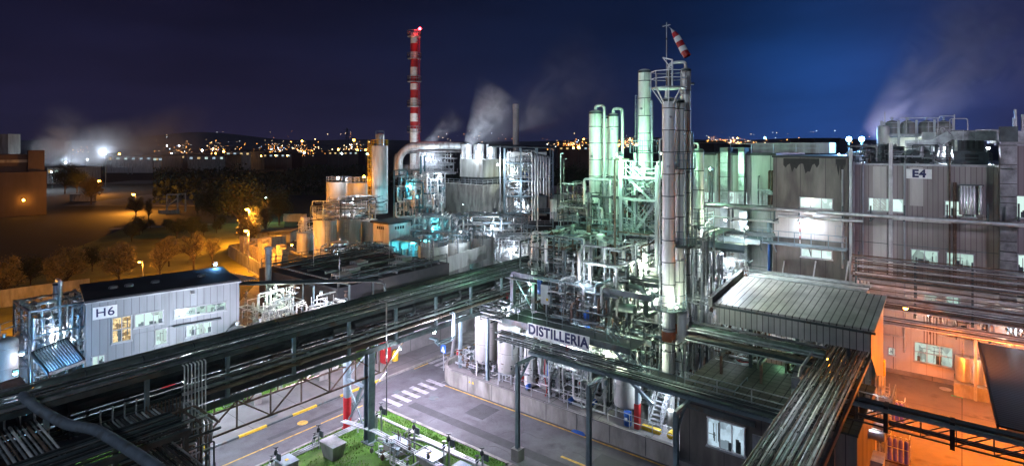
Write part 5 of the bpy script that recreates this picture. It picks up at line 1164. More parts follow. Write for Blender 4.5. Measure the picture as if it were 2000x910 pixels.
MB().box((UE-.03, zU(1803, 400)[0], zU(1750, 400)[1]), (UE-.004, zU(1777, 400)[0], zt-.1)).build('pale_panel', M['clad_low'], e4)
def winE(t, a, b, pane, nx, ny=1, u=UE, name='window', frame='steel_light'):
    va, za = zU(a[0], a[1], u); vb, zb = zU(b[0], b[1], u)
    vb2 = zU(b[0], b[1], u)[0]; return window(t, G, 'x', u, vb2, va, zb, za, pane, nx, ny, frame=frame, name=name)
for a, b, p, nx, ny in (((1697, 387), (1765, 414), PANE[3], 3, 1), ((1846, 393), (1880, 422), PANE[1], 1, 1), ((1884, 397), (1906, 424), PANE[1], 1, 1), ((1780, 487), (1832, 517), PANE[0], 2, 1), ((1849, 493), (1902, 526), PANE[0], 2, 1), ((1805, 575), (1830, 602), PANE[0], 1, 4), ((1848, 575), (1876, 612), PANE[0], 2, 4), ((1786, 667), (1861, 717), PANE[0], 3, 2), ((1735, 678), (1748, 693), PANE[1], 1, 1)):
    winE(e4, a, b, p, nx, ny)
for a, b in (((1985, 383), (2012, 426)), ((1988, 497), (2010, 540))): winE(e4, a, b, PANE[1], 1, 1, UE-.7)
va, _ = zU(1724, 700); vb, _ = zU(1766, 700)
dr_ = MB().box((UE-.03, vb, .36), (UE+.0, va, 3.2)).build('door', M['clad_low'], e4); MB().box((UE-.045, (va+vb)/2-.02, .36), (UE-.031, (va+vb)/2+.02, 3.2)).build('door_gap', M['black'], dr_); MB().box((UE-.08, (va+vb)/2-.2, 1.4), (UE-.046, (va+vb)/2-.12, 1.6)).build('handle', M['steel'], dr_)
MB().box((UE-.09, vb-.1, 3.2), (UE-.0, va+.1, 3.35)).build('door_lintel', M['steel_light'], e4)
for px in (1686, 1767, 1664+4): 
    v, _ = zU(px, 400); MB().tube((UE-.12, v, 2 if px > 1760 else zlow), (UE-.12, v, zt+.3), .07).build('drainpipe', M['steel_light'], e4)
MB().tube((UE-.12, zU(1738, 400)[0], zlow), (UE-.12, zU(1738, 400)[0], zt+2), .09).build('drainpipe', M['pipe_white'], e4)
MB().tube((UE-.12, zU(1742, 400)[0], zlow), (UE-.12, zU(1742, 400)[0], zt+2), .09).build('drainpipe', M['pipe_white'], e4)
for dx in (1855, 1863, 1867): MB().tube((UE-.2, zU(dx, 400)[0], 8.6), (UE-.2, zU(dx, 400)[0], zt+.8 if dx == 1855 else zU(dx, 356)[1]), .06).build('red_riser', M['rust'], e4)
# sign E4
va, za = zU(1770, 330, UE-.2); vb, zb = zU(1820, 350, UE-.2)
sg = T('sign', 'white sign with navy E4 high on the brownish wall', 'sign', (UE-.15, (va+vb)/2, zb))
MB().box((UE-.2, vb, zb), (UE-.14, va, za)).build('board', M['white'], sg); letters(sg, 'E4', .9, (UE-.215, (va+vb)/2, (za+zb)/2-.0), (0, -1, 0), M['navy'], sx=1.05, bold=.04)
# stack of upright silencer tubes
t = T('upright_tubes', 'row of six bright upright exhaust tubes on the brownish wall', 'tubes', (UE-.5, zU(1898, 400)[0], 13))
for px in (1877, 1883, 1889, 1895, 1902, 1915):
    v, z0 = zU(px, 419, UE-.5); _, z1 = zU(px, 363, UE-.5)
    MB().lathe(UE-.5, v, [(.13, z0), (.15, z0+.1), (.15, z1-.25), (.1, z1-.2), (.1, z1-.05), (.15, z1-.05), (.15, z1)], 12).build('tube', M['alu'], t)
v0, z0 = zU(1873, 363, UE-.5); v1, _ = zU(1922, 363, UE-.5); MB().box((UE-.6, v1, z0+.02), (UE-.02, v0, z0+.12)).build('bracket', M['steel'], t)
# patched foil duct
v, _ = zU(1969, 400, UE-.9); t = T('foil_duct', 'silver patched square duct running down the wall at the right edge', 'duct', (UE-1.3, v, 5))
for k in range(6):
    za_ = zt2+.3-k*2.15; MB().box((UE-1.5, v-.5, za_-2.08), (UE-.75, v+.5, za_)).build('section', M['duct'], t)
MB().box((UE-1.55, v-.55, zt2+.3), (UE-.4, v+.55, zt2+1.5)).build('bend', M['steel'], t)
# small wall lamp frames, slim conduit
for k, py in enumerate((470, 505)):
    a, z = zU(1668, py); b, _ = zU(1990, py+6); MB().bar((UE-.05, a, z), (UE-.05, b, z), .05).build('conduit', M['steel'], e4)
MB().box((UE-.4, -18, zlow-.15), (UE-.01, vl, zlow-.02)).build('ledge', M['steel'], e4)

# ---------------------------------------------------------------- stained annex
UA = 58.6
an = T('factory_annex', 'stained concrete block with dark run-off streaks and two rows of lit windows', 'building', (63, 14, 0))
vl2, zt3 = zU(1510, 308, UA); vr2, _ = zU(1656, 308, UA)
MB().box((UA, vr2, 1), (UA+12, vl2, zt3)).build('wall', M['concrete_dark'], an)
MB().box((UA-.06, vr2-.1, zt3+.003), (UA+12, vl2+.1, zt3+.2)).build('roof_edge', M['black'], an)
stn = mk('black run-off stain', (.03, .028, .028), .9, dark=.6)
for a, b, dz in ((1530, 1600, 1.5), (1632, 1652, 2.0)):
    v1, v0 = zU(a, 330, UA)[0], zU(b, 330, UA)[0]; n = 16; vs = [(UA-.006, v0+(v1-v0)*i/n, zt3-.05) for i in range(n+1)]+[(UA-.006, v0+(v1-v0)*i/n, zt3-.25-dz*rnd.uniform(.15, 1)*(.4+math.sin(math.pi*i/n)*.6)) for i in range(n, -1, -1)]
    MB().sheet(vs).build('stain', stn, an)
winE(an, (1563, 386), (1626, 408), PANE[3], 3, 1, UA); winE(an, (1565, 485), (1625, 506), PANE[3], 3, 1, UA); winE(an, (1632, 442), (1648, 463), PANE[3], 1, 1, UA)
va, za = zU(1556, 415, UA); vb, zb = zU(1655, 475, UA)
MB().box((UA-.035, vr2+.3, zb), (UA-.005, vl2-.1, za)).build('pale_panel', M['clad_low'], an)
v, _ = zU(1646, 400, UA); MB().tube((UA-.15, v, 9), (UA-.15, v, zt3-1), .08).build('drainpipe', M['steel_light'], an)
v, _ = zU(1662, 400, UA); MB().box((UA-.1, v-.1, 1), (UA+.3, v+.15, zt3+.9)).build('corner_duct', M['steel_light'], an)
# walkway
wk_ = T('wall_walkway', 'steel walkway with railing along the stained block under the bright lamp', 'walkway', (57.8, 14, 11))
va, z = zU(1462, 466, 57.8); vb, z2 = zU(1654, 490, 57.8); zw = (z+z2)/2
MB().box((57.4, vb, zw-.15), (58.55, va, zw)).build('deck', M['steel_blue'], wk_); rail_mb([(57.45, va, zw), (57.45, vb, zw)], 1.15, 1.5, .035).build('railing', M['steel_blue'], wk_)
for v in (vb+.3, vb+3, vb+6, va-1): MB().bar((57.6, v, zw-.15), (58.57, v, zw-1.0), .08).build('brace', M['steel_blue'], wk_)
t = T('marker_pole', 'thin red and white striped pole on the walkway', 'pole', (57.5, zU(1563, 460, 57.5)[0], zw))
for k in range(6): MB().tube((57.4, zU(1563, 460, 57.5)[0], zw+.2+k*.35), (57.4, zU(1563, 460, 57.5)[0], zw+.55+k*.35), .05, 8).build('band', M['red' if k % 2 else 'white'], t)
# leaning thin pipes at foot of the block
for i, px in enumerate((1525, 1586, 1650)):
    v, z = zU(px, 540, 57.5); _, z1 = zU(px, 510, 57.5); MB().tube((57.3, v, z-1), (57.8, v-.25, z1), .06).solo('vent_pipe', M['pipe_white'], ('left', 'middle', 'right')[i]+' one of three thin leaning pipes at the foot of the stained block', 'pipe', (57.4, v, z-1), 'leaning vent pipes')

# ---------------------------------------------------------------- recessed wing with ducts, left of the annex
UR = 64.5
rw = T('factory_wing', 'green lit factory wing with long lit windows behind the right hand column', 'building', (69, 25, 0))
va, zr = zU(1370, 303, UR); vb, _ = zU(1516, 303, UR)
MB().box((UR, vb, 0), (UR+14, va+2, zr)).build('wall', M['clad_low'] if False else M['tank_grey'], rw); MB().box((UR-.1, vb, zr+.003), (UR+14, va+2.1, zr+.25)).build('roof_edge', M['black'], rw)
winE(rw, (1376, 376), (1396, 399), PANE[1], 1, 1, UR); winE(rw, (1422, 375), (1460, 399), PANE[1], 3, 1, UR); winE(rw, (1424, 460), (1446, 482), PANE[1], 2, 1, UR); winE(rw, (1400, 535), (1470, 560), PANE[1], 3, 1, UR)
m = MB()
for v in range(int(vb)+1, int(va)+2, 2): m.box((UR-.02, v-.03, 0), (UR-.004, v+.03, zr))
for z in (4, 7, 10, 13): m.box((UR-.021, vb, z-.03), (UR-.0045, va+2, z+.03))
m.build('panel_joints', M['steel'], rw)
for i, (px, w_, l) in enumerate(((1416, .8, 'left'), (1450, .6, 'right'))):
    v, zb_ = zU(px, 400 if i else 505, UR-.7); _, zt_ = zU(px, 297, UR-.7)
    t = T('wall_duct', l+' one of two tall galvanised ducts on the green lit wing', 'duct', (UR-.7, v, zb_), 'ducts on the green lit wing')
    z = zb_
    while z < zt_: MB().box((UR-1.1, v-w_/2, z+.02), (UR-.4, v+w_/2, min(z+1.6, zt_))).build('section', M['duct'], t); z += 1.62
    MB().box((UR-1.15, v-w_/2-.04, zt_), (UR+.5, v+w_/2+.04, zt_+.5)).build('elbow', M['steel'], t)
t = T('wall_duct', 'wide silver duct below the pipes on the wing beside the stained block', 'duct', (UR-.9, zU(1453, 450, UR-.9)[0], 6), 'ducts on the green lit wing')
MB().box((UR-1.2, zU(1461, 450, UR-.9)[0], 7), (UR-.5, zU(1446, 450, UR-.9)[0], 13)).build('section', M['duct'], t)
t = T('wall_pipes', 'group of dark upright pipes on the green lit wing', 'pipes', (UR-.4, 24, 5))
for px, y0, y1, r in ((1386, 330, 395, .12), (1391, 330, 395, .12), (1401, 300, 395, .1), (1405, 300, 395, .1), (1409, 300, 396, .07), (1481, 345, 395, .08), (1502, 335, 400, .12), (1507, 335, 400, .1)):
    v, z1 = zU(px, y0, UR-.4); _, z0 = zU(px, y1, UR-.4); MB().pipe([(UR+.1, v, z1), (UR-.4, v, z1), (UR-.4, v, z0)], r, 8).build('pipe', M[rnd.choice(('rust', 'steel', 'alu_dark'))], t)
for k in range(4):
    v, z1 = zU(1480+k*6, 370+k*3, UR-.6); _, z0 = zU(1480, 400, UR-.6); MB().pipe([(UR-.6, zU(1504, 370, UR-.6)[0]-.2*k, z1), (UR-.6, v, z1), (UR-.6, v, z0)], .07, 8).build('pipe', M['galv'], t)
t = T('wing_balcony', 'small steel balcony in the lit corner beside the stained block', 'balcony', (62, 22, 10))
va, z = zU(1458, 462, 62.5); vb, _ = zU(1512, 466, 62.5)
MB().box((61.5, vb, z-.15), (64.3, va, z)).build('deck', M['steel_blue'], t); rail_mb([(64.2, va, z), (61.6, va, z), (61.6, vb, z)], 1.2, 1.2, .035).build('railing', M['steel_light'], t)
MB().box((60.9, vb, 0), (61.1, vb+.2, z)).build('post', M['blue'], t)
# blue pipe column
MB().pipe([(61.8, zU(1503, 450, 61.8)[0], 12.5), (61.8, zU(1503, 450, 61.8)[0], 6.6), (59.5, zU(1503, 450, 61.8)[0]+.6, 6.2)], .24, 12).solo('blue_pipe', M['steel_blue'], 'thick blue pipe in the lit corner beside the stained block', 'pipe', (61.8, 20, 6))

# ---------------------------------------------------------------- pipes along the facades
fp = T('facade_pipes', 'long horizontal pipes crossing the whole facade above the walkway', 'pipes', (57.5, 8, 13))
for (x0, y0), (x1, y1), u, r, mt in (((1372, 404), (2040, 437), 57.0, .15, 'alu'), ((1372, 411), (1995, 430), 57.6, .1, 'alu_dark'), ((1372, 422), (1520, 434), 57.4, .12, 'pipe_white'), ((1520, 421), (1685, 433), 57.0, .13, 'alu'), ((1742, 424), (1858, 438), 57.0, .09, 'pipe_white'), ((1372, 398), (1500, 402), 58, .1, 'alu_dark')):
    va, za = zU(x0, y0, u); vb, zb = zU(x1, y1, u); zz = (za+zb)/2
    MB().tube((u, va, zz), (u, vb, zz), r, 10).build('pipe', M[mt], fp)
for px in (1380, 1430, 1512, 1560, 1645, 1700, 1766, 1850, 1930, 1990):
    v, z = zU(px, 432, 57.2); MB().box((56.9, v-.06, z), (UA if px < 1660 else UE, v+.06, z+.12)).build('bracket', M['steel'], fp); MB().box((57.3, v-.06, z), (57.45, v+.06, z+1.3)).build('bracket', M['steel'], fp)
# lower facade rack
lr = T('pipe_rack', 'long pipe rack with many thin pipes along the foot of the big brownish building', 'pipe rack', (57, 0, 6), None)
for k in range(14):
    u = 55.8+.28*(k % 5); z = 6.6+.42*(k//5)+.05*(k % 2); r = (.05, .08, .04, .06, .1)[k % 5]
    MB().tube((u, -16, z), (u, 11.8-.2*k, z), r).build('pipe', M[('alu', 'pipe_brown', 'galv', 'alu_dark', 'pipe_white')[k % 5]], lr)
for k in range(9):
    z = 8.6+.24*k; MB().tube((57.4+.2*(k % 2), -16, z), (57.4+.2*(k % 2), 7.6, z), (.04, .06, .05)[k % 3]).build('pipe', M[('pipe_brown', 'galv', 'rust')[k % 3]], lr)
MB().pipe([(56, -16, 10.6), (56, 7.4, 10.6), (56, 7.4, 9.0)], .07, 8).build('pipe', M['alu_dark'], lr)
for k in range(14): fz = 7.0+.26*k; MB().tube((55.7+.15*(k % 3), -16, fz), (55.7+.15*(k % 3), 7.2-.1*(k % 4), fz), (.05, .035, .07)[k % 3], 7).build('pipe', M[('pipe_brown', 'pipe_white', 'rust', 'galv')[k % 4]], lr)
for k in range(12): MB().tube((55.3+.22*(k % 6), -16, 5.5+.35*(k//6)), (55.3+.22*(k % 6), 6.6, 5.5+.35*(k//6)), (.06, .04)[k % 2], 7).build('pipe', M[('alu', 'pipe_brown', 'pipe_white')[k % 3]], lr)
for v in (7.1, 3, -.6, -5, -9): MB().box((55.6, v-.09, 6.2), (57.9, v+.09, 6.45)).build('cross_beam', M['steel'], lr); MB().box((56.0, v-.07, 6.45), (56.14, v+.07, 10.6)).build('post', M['steel'], lr); MB().box((57.6, v-.06, 6.45), (57.7, v+.06, 10.8)).build('post', M['steel'], lr)
for k in range(4): MB().tube((55.6, 6.9-k*.25, 8.7), (55.6, 6.9-k*.25, 5.5), .1, 8).build('drop_pipe', M['pipe_white'], lr)
for k in range(5): MB().tube((55.9, 2.4-k*.2, 6.5), (55.9, 2.4-k*.2, 4.3), .03, 6).build('drop_pipe', M['rust'], lr)
pw('short pipes and brackets over the pale wall by the rack', (58.5, -3, 4.5), (57.2, 59.8, -6, 2.2, 4.6, 6.3), 40, mats=('galv', 'pipe_white', 'rust', 'alu_dark'), valves=12, lens=(.5, 2.5), pv=.4)
# pipes between the wing and the shed
t = T('pipe_rack', 'bright pipes running along behind the metal shed', 'pipe rack', (50, 12, 8), None)
for k in range(9):
    u = 47.7+.45*k; z = 9.2+.1*(k % 2); MB().pipe([(u, 5.5, z), (u, 19-.0*k, z), (u+.6, 20, z-.3), (u+.6, 24, z-.3)], (.12, .08, .15, .06)[k % 4], 8).build('pipe', M[('alu', 'pipe_white', 'alu_dark', 'galv')[k % 4]], t)
for v in (6.5, 10, 13.5, 17, 20.5): MB().box((46.8, v-.1, 8.75), (51.8, v+.1, 9.0)).build('cross_beam', M['steel'], t); MB().box((47, v-.1, .9), (47.2, v+.1, 8.75)).build('leg', M['steel'], t); MB().box((51.4, v-.1, .9), (51.6, v+.1, 8.75)).build('leg', M['steel'], t)
t = T('pipe_rack', 'second layer of pipes between the annex foot and the metal shed', 'pipe rack', (55, 12, 8), None)
for k in range(8):
    u = 53+.55*k; MB().tube((u, 6.5, 8.1+.08*(k % 2)), (u, 24, 8.1+.08*(k % 2)), (.14, .09, .06)[k % 3]).build('pipe', M[('alu_dark', 'galv', 'pipe_brown')[k % 3]], t)
for v in (8, 12, 16, 20): MB().box((52.8, v-.1, 7.7), (57.4, v+.1, 7.95)).build('cross_beam', M['steel'], t); MB().box((53, v-.1, .9), (53.2, v+.1, 7.7)).build('leg', M['steel'], t)
pw('small elbows and valves at the end of the shed roof', (47, 14.5, 9), (46, 50, 13.8, 16, 9.3, 10.6), 22, mats=('alu', 'galv'), valves=8, lens=(.4, 1.5))
MB().box((47, 18.5, .92), (57, 18.7, 6.5)).solo('screen_wall', M['clad_low'], 'pale wall seen below the pipes right of the columns', 'wall', (52, 18.6, .92))
tank(50, 21.5, .95, 5.5, 1.0, 'pale tank between the columns and the wing', 'tank', group='tanks behind the columns')

# ---------------------------------------------------------------- roof plant of E4
def rp(px, py, u): v, z = PU(px, py, u); return (u, v, z)
zR = zt+.0
ub = 66.5
va, zp = PU(1722, 262, ub); vb, _ = PU(1862, 262, ub)
t = T('roof_platform', 'steel platform carrying four domed tanks on the factory roof', 'platform', (ub, (va+vb)/2, zR))
MB().box((ub, vb, zp-.25), (ub+4, va, zp)).build('deck', M['steel_light'], t)
for v in [vb+(va-vb)*k/4 for k in range(5)]:
    MB().box((ub-.1, v-.1, zR), (ub+.1, v+.1, zp+1.3)).build('post', M['steel_light'], t)
    MB().box((ub+3.9, v-.1, zR), (ub+4.1, v+.1, zp-.25)).build('post', M['steel_light'], t)
rail_mb([(ub-.02, vb, zp), (ub-.02, va, zp)], 1.1, 1.6, .03).build('railing', M['steel_light'], t)
MB().box((ub+2.6, vb-.3, zR), (ub+2.8, va, zp-.3)).build('back_wall', M['white'], t)
for i, px in enumerate((1742, 1773, 1809, 1843)):
    v, z1 = PU(px, 238, ub+2); d = G.w((ub+2, v, 0))[1]; r = 13/FPX*d
    tank(ub+2, v, zp, z1-r*.62, r, ('leftmost domed tank on the factory roof', 'second domed tank from the left on the factory roof', 'third domed tank from the left on the factory roof', 'rightmost domed tank on the factory roof')[i], 'tank_grey', group='domed roof tanks', ribs=True, k=.8)
v, z1 = PU(1725, 247, ub); d = G.w((ub, v, 0))[1]; tank(ub+.3, v, zR, z1-.1, .55, 'slim domed vessel left of the roof tanks', 'tank', group='domed roof tanks')
t = T('roof_pipes', 'thin bright pipe frames above the roof tanks', 'pipes', (ub, (va+vb)/2, zp))
for pts in ([(1757, 231), (1835, 231), (1835, 227), (1865, 227)], [(1770, 262), (1770, 232)], [(1832, 262), (1832, 230)], [(1855, 262), (1855, 232), (1890, 232), (1890, 262)], [(1864, 258), (1864, 224)], [(1728, 245), (1728, 219)]):
    MB().pipe([rp(x, y, ub+.6) for x, y in pts], .045, 8, .2).build('pipe', M['pipe_white'], t)
t = T('roof_duct', 'corrugated silver duct climbing over the factory roof', 'duct', (63, -2, zR))
A_, B_ = rp(1768, 283, 62.6), rp(1822, 283, 62.6); C_, D_ = rp(1857, 264, 62.6), rp(2010, 267, 62.6)
for p, q in ((A_, B_), (B_, C_), (C_, D_)):
    MB().bar(p, q, 1.0, .85).build('section', M['duct'], t)
    n = int((Vector(q)-Vector(p)).length/.8); m = MB()
    for k in range(1, n):
        c = Vector(p).lerp(Vector(q), k/n); dd = (Vector(q)-Vector(p)).normalized()*.03; m.bar(tuple(c-dd), tuple(c+dd), 1.08, .93)
    m.build('ribs', M['galv'], t)
for px in (1780, 1805): v = PU(px, 300, 62.6)[0]; MB().box((62.2, v-.35, zR+.1), (63, v+.35, A_[2]-.45)).build('leg', M['steel'], t)
va, za = PU(1863, 272, 62.2); vb, zb = PU(1931, 320, 62.2)
t = T('air_handler', 'dark air handling unit on the factory roof with a louvred upper half', 'air handler', (63, (va+vb)/2, zR+.2))
MB().box((62.2, vb, zR+.17), (65, va, (za+zb)/2)).build('lower_casing', M['steel'], t); MB().box((62.5, vb+.3, (za+zb)/2), (64.8, va-.3, za+.2)).build('upper_casing', M['pipe_dark'], t)
m = MB()
for k in range(4): m.box((62.44, vb+.4+k*(va-vb-.8)/4+.1, (za+zb)/2+.2), (62.49, vb+.4+(k+1)*(va-vb-.8)/4-.1, za))
m.build('louvres', M['black'], t); MB().box((62.12, (va+vb)/2-.5, zR+.5), (62.19, (va+vb)/2+.4, zR+1.0)).build('hatch', M['black'], t)
t = T('roof_machines', 'dark jumble of fans and pipes on the left part of the factory roof', 'machinery', (62, 6, zR+.2))
MB().box((63, 4.2, zR+.17), (66, 7.3, zR+1.7)).build('casing', M['steel'], t); MB().box((62, 7.6, zR+.17), (64, 8.6, zR+1.2)).build('casing', M['steel_blue'], t)
for i, v in enumerate((2.2, 3.2)): MB().lathe(v, zR+.8, [(.1, 61.6), (.5, 61.7), (.5, 62.6), (.15, 62.8)], 14, axis='x').build('fan', M['pipe_dark'], t)
pipework(t, (61, 63.2, 1.0, 8.6, zR+.3, zR+1.8), 45, (.04, .06, .1), ('steel', 'pipe_dark', 'galv', 'alu_dark'), .35, 16, lens=(.5, 2.5))
rail_mb([(UE+.4, vl-.2, zR+.17), (UE+.4, vr+.2, zR+.17)], 1.0, 2, .03).solo('roof_railing', M['steel'], 'thin dark railing along the factory roof edge above the E4 sign', 'railing', (UE+.4, 0, zR+.17))
t = T('roof_machines', 'bright lit white tanks and pipes on the middle of the factory roof', 'machinery', (64, -1.5, zR+.2))
MB().box((65.2, PU(1862, 300, 65)[0], zR+.17), (65.4, PU(1800, 300, 65)[0], zR+3)).build('panel', M['white'], t)
pipework(t, (63.4, 65, PU(1860, 300, 64)[0], PU(1830, 300, 64)[0], zR+.3, zR+3.2), 30, (.05, .08, .12), ('pipe_white', 'alu'), .7, 6, lens=(.8, 3)); 
t = T('roof_beams', 'bright lit pipe gantry on the far right of the factory roof', 'gantry', (68, -14, zR+1))
for pts in ([(1905, 255), (1978, 255)], [(1918, 255), (1918, 268)], [(1930, 255), (1930, 268)], [(1942, 255), (1942, 268)], [(1980, 262), (1980, 230)], [(1984, 262), (1984, 228)], [(1997, 262), (1997, 224)], [(1983, 230), (1983, 214)]):
    MB().pipe([rp(x, y, 68) for x, y in pts], .1, 8, .2).build('pipe', M['pipe_white'], t)
MB().box((66, -26, zt2+.2), (75, PU(1935, 260, 66)[0], zt2+.9)).solo('roof_parapet', M['tank_grey'], 'grey roof structure behind the right hand block', 'parapet', (70, -18, zt2))
# left roof: long low roof monitor, pole pieces
t = T('roof_monitor', 'long low roof light strip on the green lit wing', 'roof light', (70, 24, zr))
MB().box((UR+5, zU(1620, 300, UR+5)[0], zr+.25), (UR+9, zU(1470, 300, UR+5)[0], zr+1.4)).build('casing', M['tank_grey'], t)
rail_mb([(UR+.3, PU(1600, 280, UR)[0], zr+.25), (UR+.3, PU(1425, 280, UR)[0], zr+.25)], 1.0, 2, .03).build('railing', M['steel_light'], t)
# block behind the lamps, far roofs
MB().box((80, 2, 0), (120, 27, 16.6)).solo('factory_hall', M['roof_dark'], 'long dark factory hall behind the stained block', 'building', (95, 25, 0))
# ---------------------------------------------------------------- H6 building
h0 = PD(168, 590, FPX*12/305); HF = Frame(h0[0], h0[1], math.radians(40.2))
h6 = T('workshop_building', 'white clad workshop building with an H6 sign and long lit windows', 'building', (5, 3, 0), fr=HF)
WL = 10.95
MB().box((0, 0, 0), (WL, 6.2, 7.95)).build('wall', M['clad_white'], h6)
MB()._add([(-.1, -.12, 7.96), (WL+.1, -.12, 7.96), (WL+.1, 6.4, 8.0), (-.1, 6.4, 8.0), (-.1, -.12, 8.1), (WL+.1, -.12, 8.1), (WL+.1, 6.4, 8.2), (-.1, 6.4, 8.2)], [(3,2,1,0),(4,5,6,7),(0,1,5,4),(1,2,6,5),(2,3,7,6),(3,0,4,7)]).build('roof', M['roof_dark'], h6)
MB().box((-.12, -.2, 7.85), (WL+.12, -.02, 7.955)).build('gutter', M['steel_light'], h6)
m = MB()
for a in (2, 3.1, 5, 8.6): m.lathe(a, 3.2, [(.35, 8.14), (.3, 8.3), (0, 8.38)], 12)
m.build('roof_vents', M['roof_metal'], h6)
def wH(a, b, pane, nx, ny=1, fm='steel_light'):
    x0, z0 = PV(a[0], a[1], 0, HF); x1, z1 = PV(b[0], b[1], 0, HF); return window(h6, HF, 'y', 0, x0, x1, z1, z0, pane, nx, ny, frame=fm)
wH((219, 622), (256, 662), PANE_W, 2, 2); wH((263, 615), (318, 629), PANE[1], 3); wH((341, 604), (441, 604), PANE[0], 5) if False else None
x0, z0 = PV(341, 605, 0, HF); x1, z1 = PV(441, 590, 0, HF); _, zb_ = PV(341, 621, 0, HF); window(h6, HF, 'y', 0, x0, x1, (z0+z1)/2-.62, (z0+z1)/2+.0, PANE[0], 5, frame='steel_light')
x0, _ = PV(262, 700, 0, HF); x1, _ = PV(326, 700, 0, HF)
MB().box((x0, -.06, 3.4), ((x0+x1)/2+.2, -.003, 4.9)).build('sliding_door', M['clad_white'], h6); window(h6, HF, 'y', 0, (x0+x1)/2+.3, x1, 3.7, 4.9, PANE[1], 1, frame='steel_light')
x0, _ = PV(340, 700, 0, HF); x1, _ = PV(430, 700, 0, HF)
window(h6, HF, 'y', 0, x0+.9, x1-.7, 3.9, 4.8, PANE[1], 3, frame='steel_light'); MB().box((x0-.1, -.5, 4.95), (x1, -.003, 5.05)).build('ledge', M['steel'], h6)
x0, _ = PV(180, 700, 0, HF); x1, _ = PV(204, 700, 0, HF); window(h6, HF, 'y', 0, x0, x1, 3.0, 3.7, PANE[1], 2, frame='steel_light')
MB().box((5.0, -.05, .02), (6.0, -.004, 2.2)).build('door', M['red'], h6)
x0, z0 = PV(181, 588, -.03, HF); x1, z1 = PV(229, 605, -.03, HF)
sg = T('sign', 'white sign with dark blue H6 on the white workshop wall', 'sign', ((x0+x1)/2, -.05, 6.4), fr=HF)
MB().box((x0, -.08, 6.55), (x1, -.03, 7.5)).build('board', M['white'], sg); letters(sg, 'H6', .9, ((x0+x1)/2, -.1, 7.02), (1, 0, 0), M['navy'], sx=1.1, bold=.01)
flood((WL-.6, 5.9, 8.6), 'bl', 120, 'small blue white lamp on the far roof corner of the white workshop', fr=HF, dirv=(0, 0, -1), off=.1)
t = T('horizontal_tanks', 'two dark domed tanks beside the white workshop', 'tanks', (12, -2, 0), fr=HF)
# round dark tanks at its right end
for i, (px, py) in enumerate(((463, 628), (508, 618))):
    u, v = P(px, py+18, 4.2)[:2]; tank(u, v, 0, 4.0, .8 if i else .95, ('dark domed tank at the right end of the white workshop', 'second dark domed tank further right of the white workshop')[i], 'alu_dark', group='dark domed tanks by the workshop', k=.7)
bpy.data.objects.remove(t)
# lit process yard right of H6
MB().box((26, 46, 0), (36, 58, .05)).struct('process_yard', M['concrete_pave'], label='lit concrete floor of the small process yard', base=(30, 52, 0))
pw('bright green white pipework packed behind the right end of the workshop, left part', (27, 50, 0), (26.6, 30.5, 49, 54.5, .3, 6.3), 95, mats=('galv', 'pipe_white', 'steel_light', 'alu'), valves=40, lens=(.6, 3), rads=(.03, .045, .06))
pw('bright pipework behind the workshop, right part beside the dark roofs', (31, 48, 0), (29, 34, 46.5, 50, .3, 5.3), 70, mats=('galv', 'pipe_white', 'steel_light', 'alu'), valves=30, lens=(.6, 3), rads=(.03, .045, .07))
MB().pipe([(32.6, 47.5, 0), (32.6, 47.5, 4.3), (33.6, 47.5, 4.3), (33.6, 47.5, 0)], .3, 12, .5).solo('duct_loop', M['steel_blue'], 'thick blue grey pipe loop beside the lit process yard', 'pipe', (33, 47.5, 0))
t = T('pipe_rack', 'dark pipe rack running from the workshop to the long rack over the lit yard', 'pipe rack', (31, 50, 0), None)
for k in range(9): MB().tube((26.5+.0*k, 56.5-.22*k, 6.6), (37, 47.6-.22*k, 6.3), .06, 6).build('pipe', M[('steel', 'galv', 'pipe_dark')[k % 3]], t)
for f in (0, .25, .5, .75, 1):
    u = 26.5+10.5*f; v = 56.5-8.9*f; MB().bar((u, v+.1, 6.35-.3*f), (u, v-2, 6.35-.3*f), .12).build('cross_beam', M['steel'], t)
    for dv in (0, -1.9): MB().box((u-.08, v+dv-.08, 0), (u+.08, v+dv+.08, 6.3-.3*f)).build('leg', M['steel'], t)
t2 = T('pipe_group', 'short bright pipes fanning out at the workshop roof corner', 'pipes', (27, 57, 6.5))
for k in range(8): MB().tube((26.2+.25*k, 58.3, 6.95), (26.9+.25*k, 55.2, 6.75), .06, 6).build('pipe', M['alu'], t2)

# ---------------------------------------------------------------- dark roofs between the racks
MB().box((34, 49.5, 0), (50, 65, 5.6)).solo('dark_hall', M['roof_dark'], 'wide dark flat roofed hall behind the long pipe rack', 'building', (48, 57, 0))
MB().box((36, 43.2, 0), (48, 47.5, 4.6)).solo('dark_hall', M['roof_dark'], 'narrow dark flat roof just behind the long pipe rack', 'building', (42, 45, 0))
t = T('roof_pipework', 'dark pipes and ridges lying on the wide dark roof', 'pipework', (48, 57, 5.6))
for k in range(12): MB().tube((34.5+rnd.uniform(0, 3), 50.3+k*1.3, 5.9), (49.6-rnd.uniform(0, 3), 50.3+k*1.3, 5.9), rnd.choice((.06, .12, .18))).build('pipe', M[rnd.choice(('steel', 'alu_dark', 'pipe_dark'))], t)
for k in range(7): MB().box((35.5+2.2*k, 50, 5.62), (35.7+2.2*k, 64.5, 5.75)).build('ridge', M['roof_metal' if k % 3 == 0 else 'steel'], t)
for i in range(5): MB().box((36+2.6*i, 52+2*(i % 3), 5.62), (37.6+2.6*i, 53.5+2*(i % 3), 6.2)).build('skylight', M['roof_metal'], t)
rail_mb([(34.2, 64.8, 5.6), (49.8, 64.8, 5.6)], 1.1, 2.5, .035).solo('roof_railing', M['steel'], 'railing at the far edge of the wide dark roof', 'railing', (48, 65.8, 5.6))
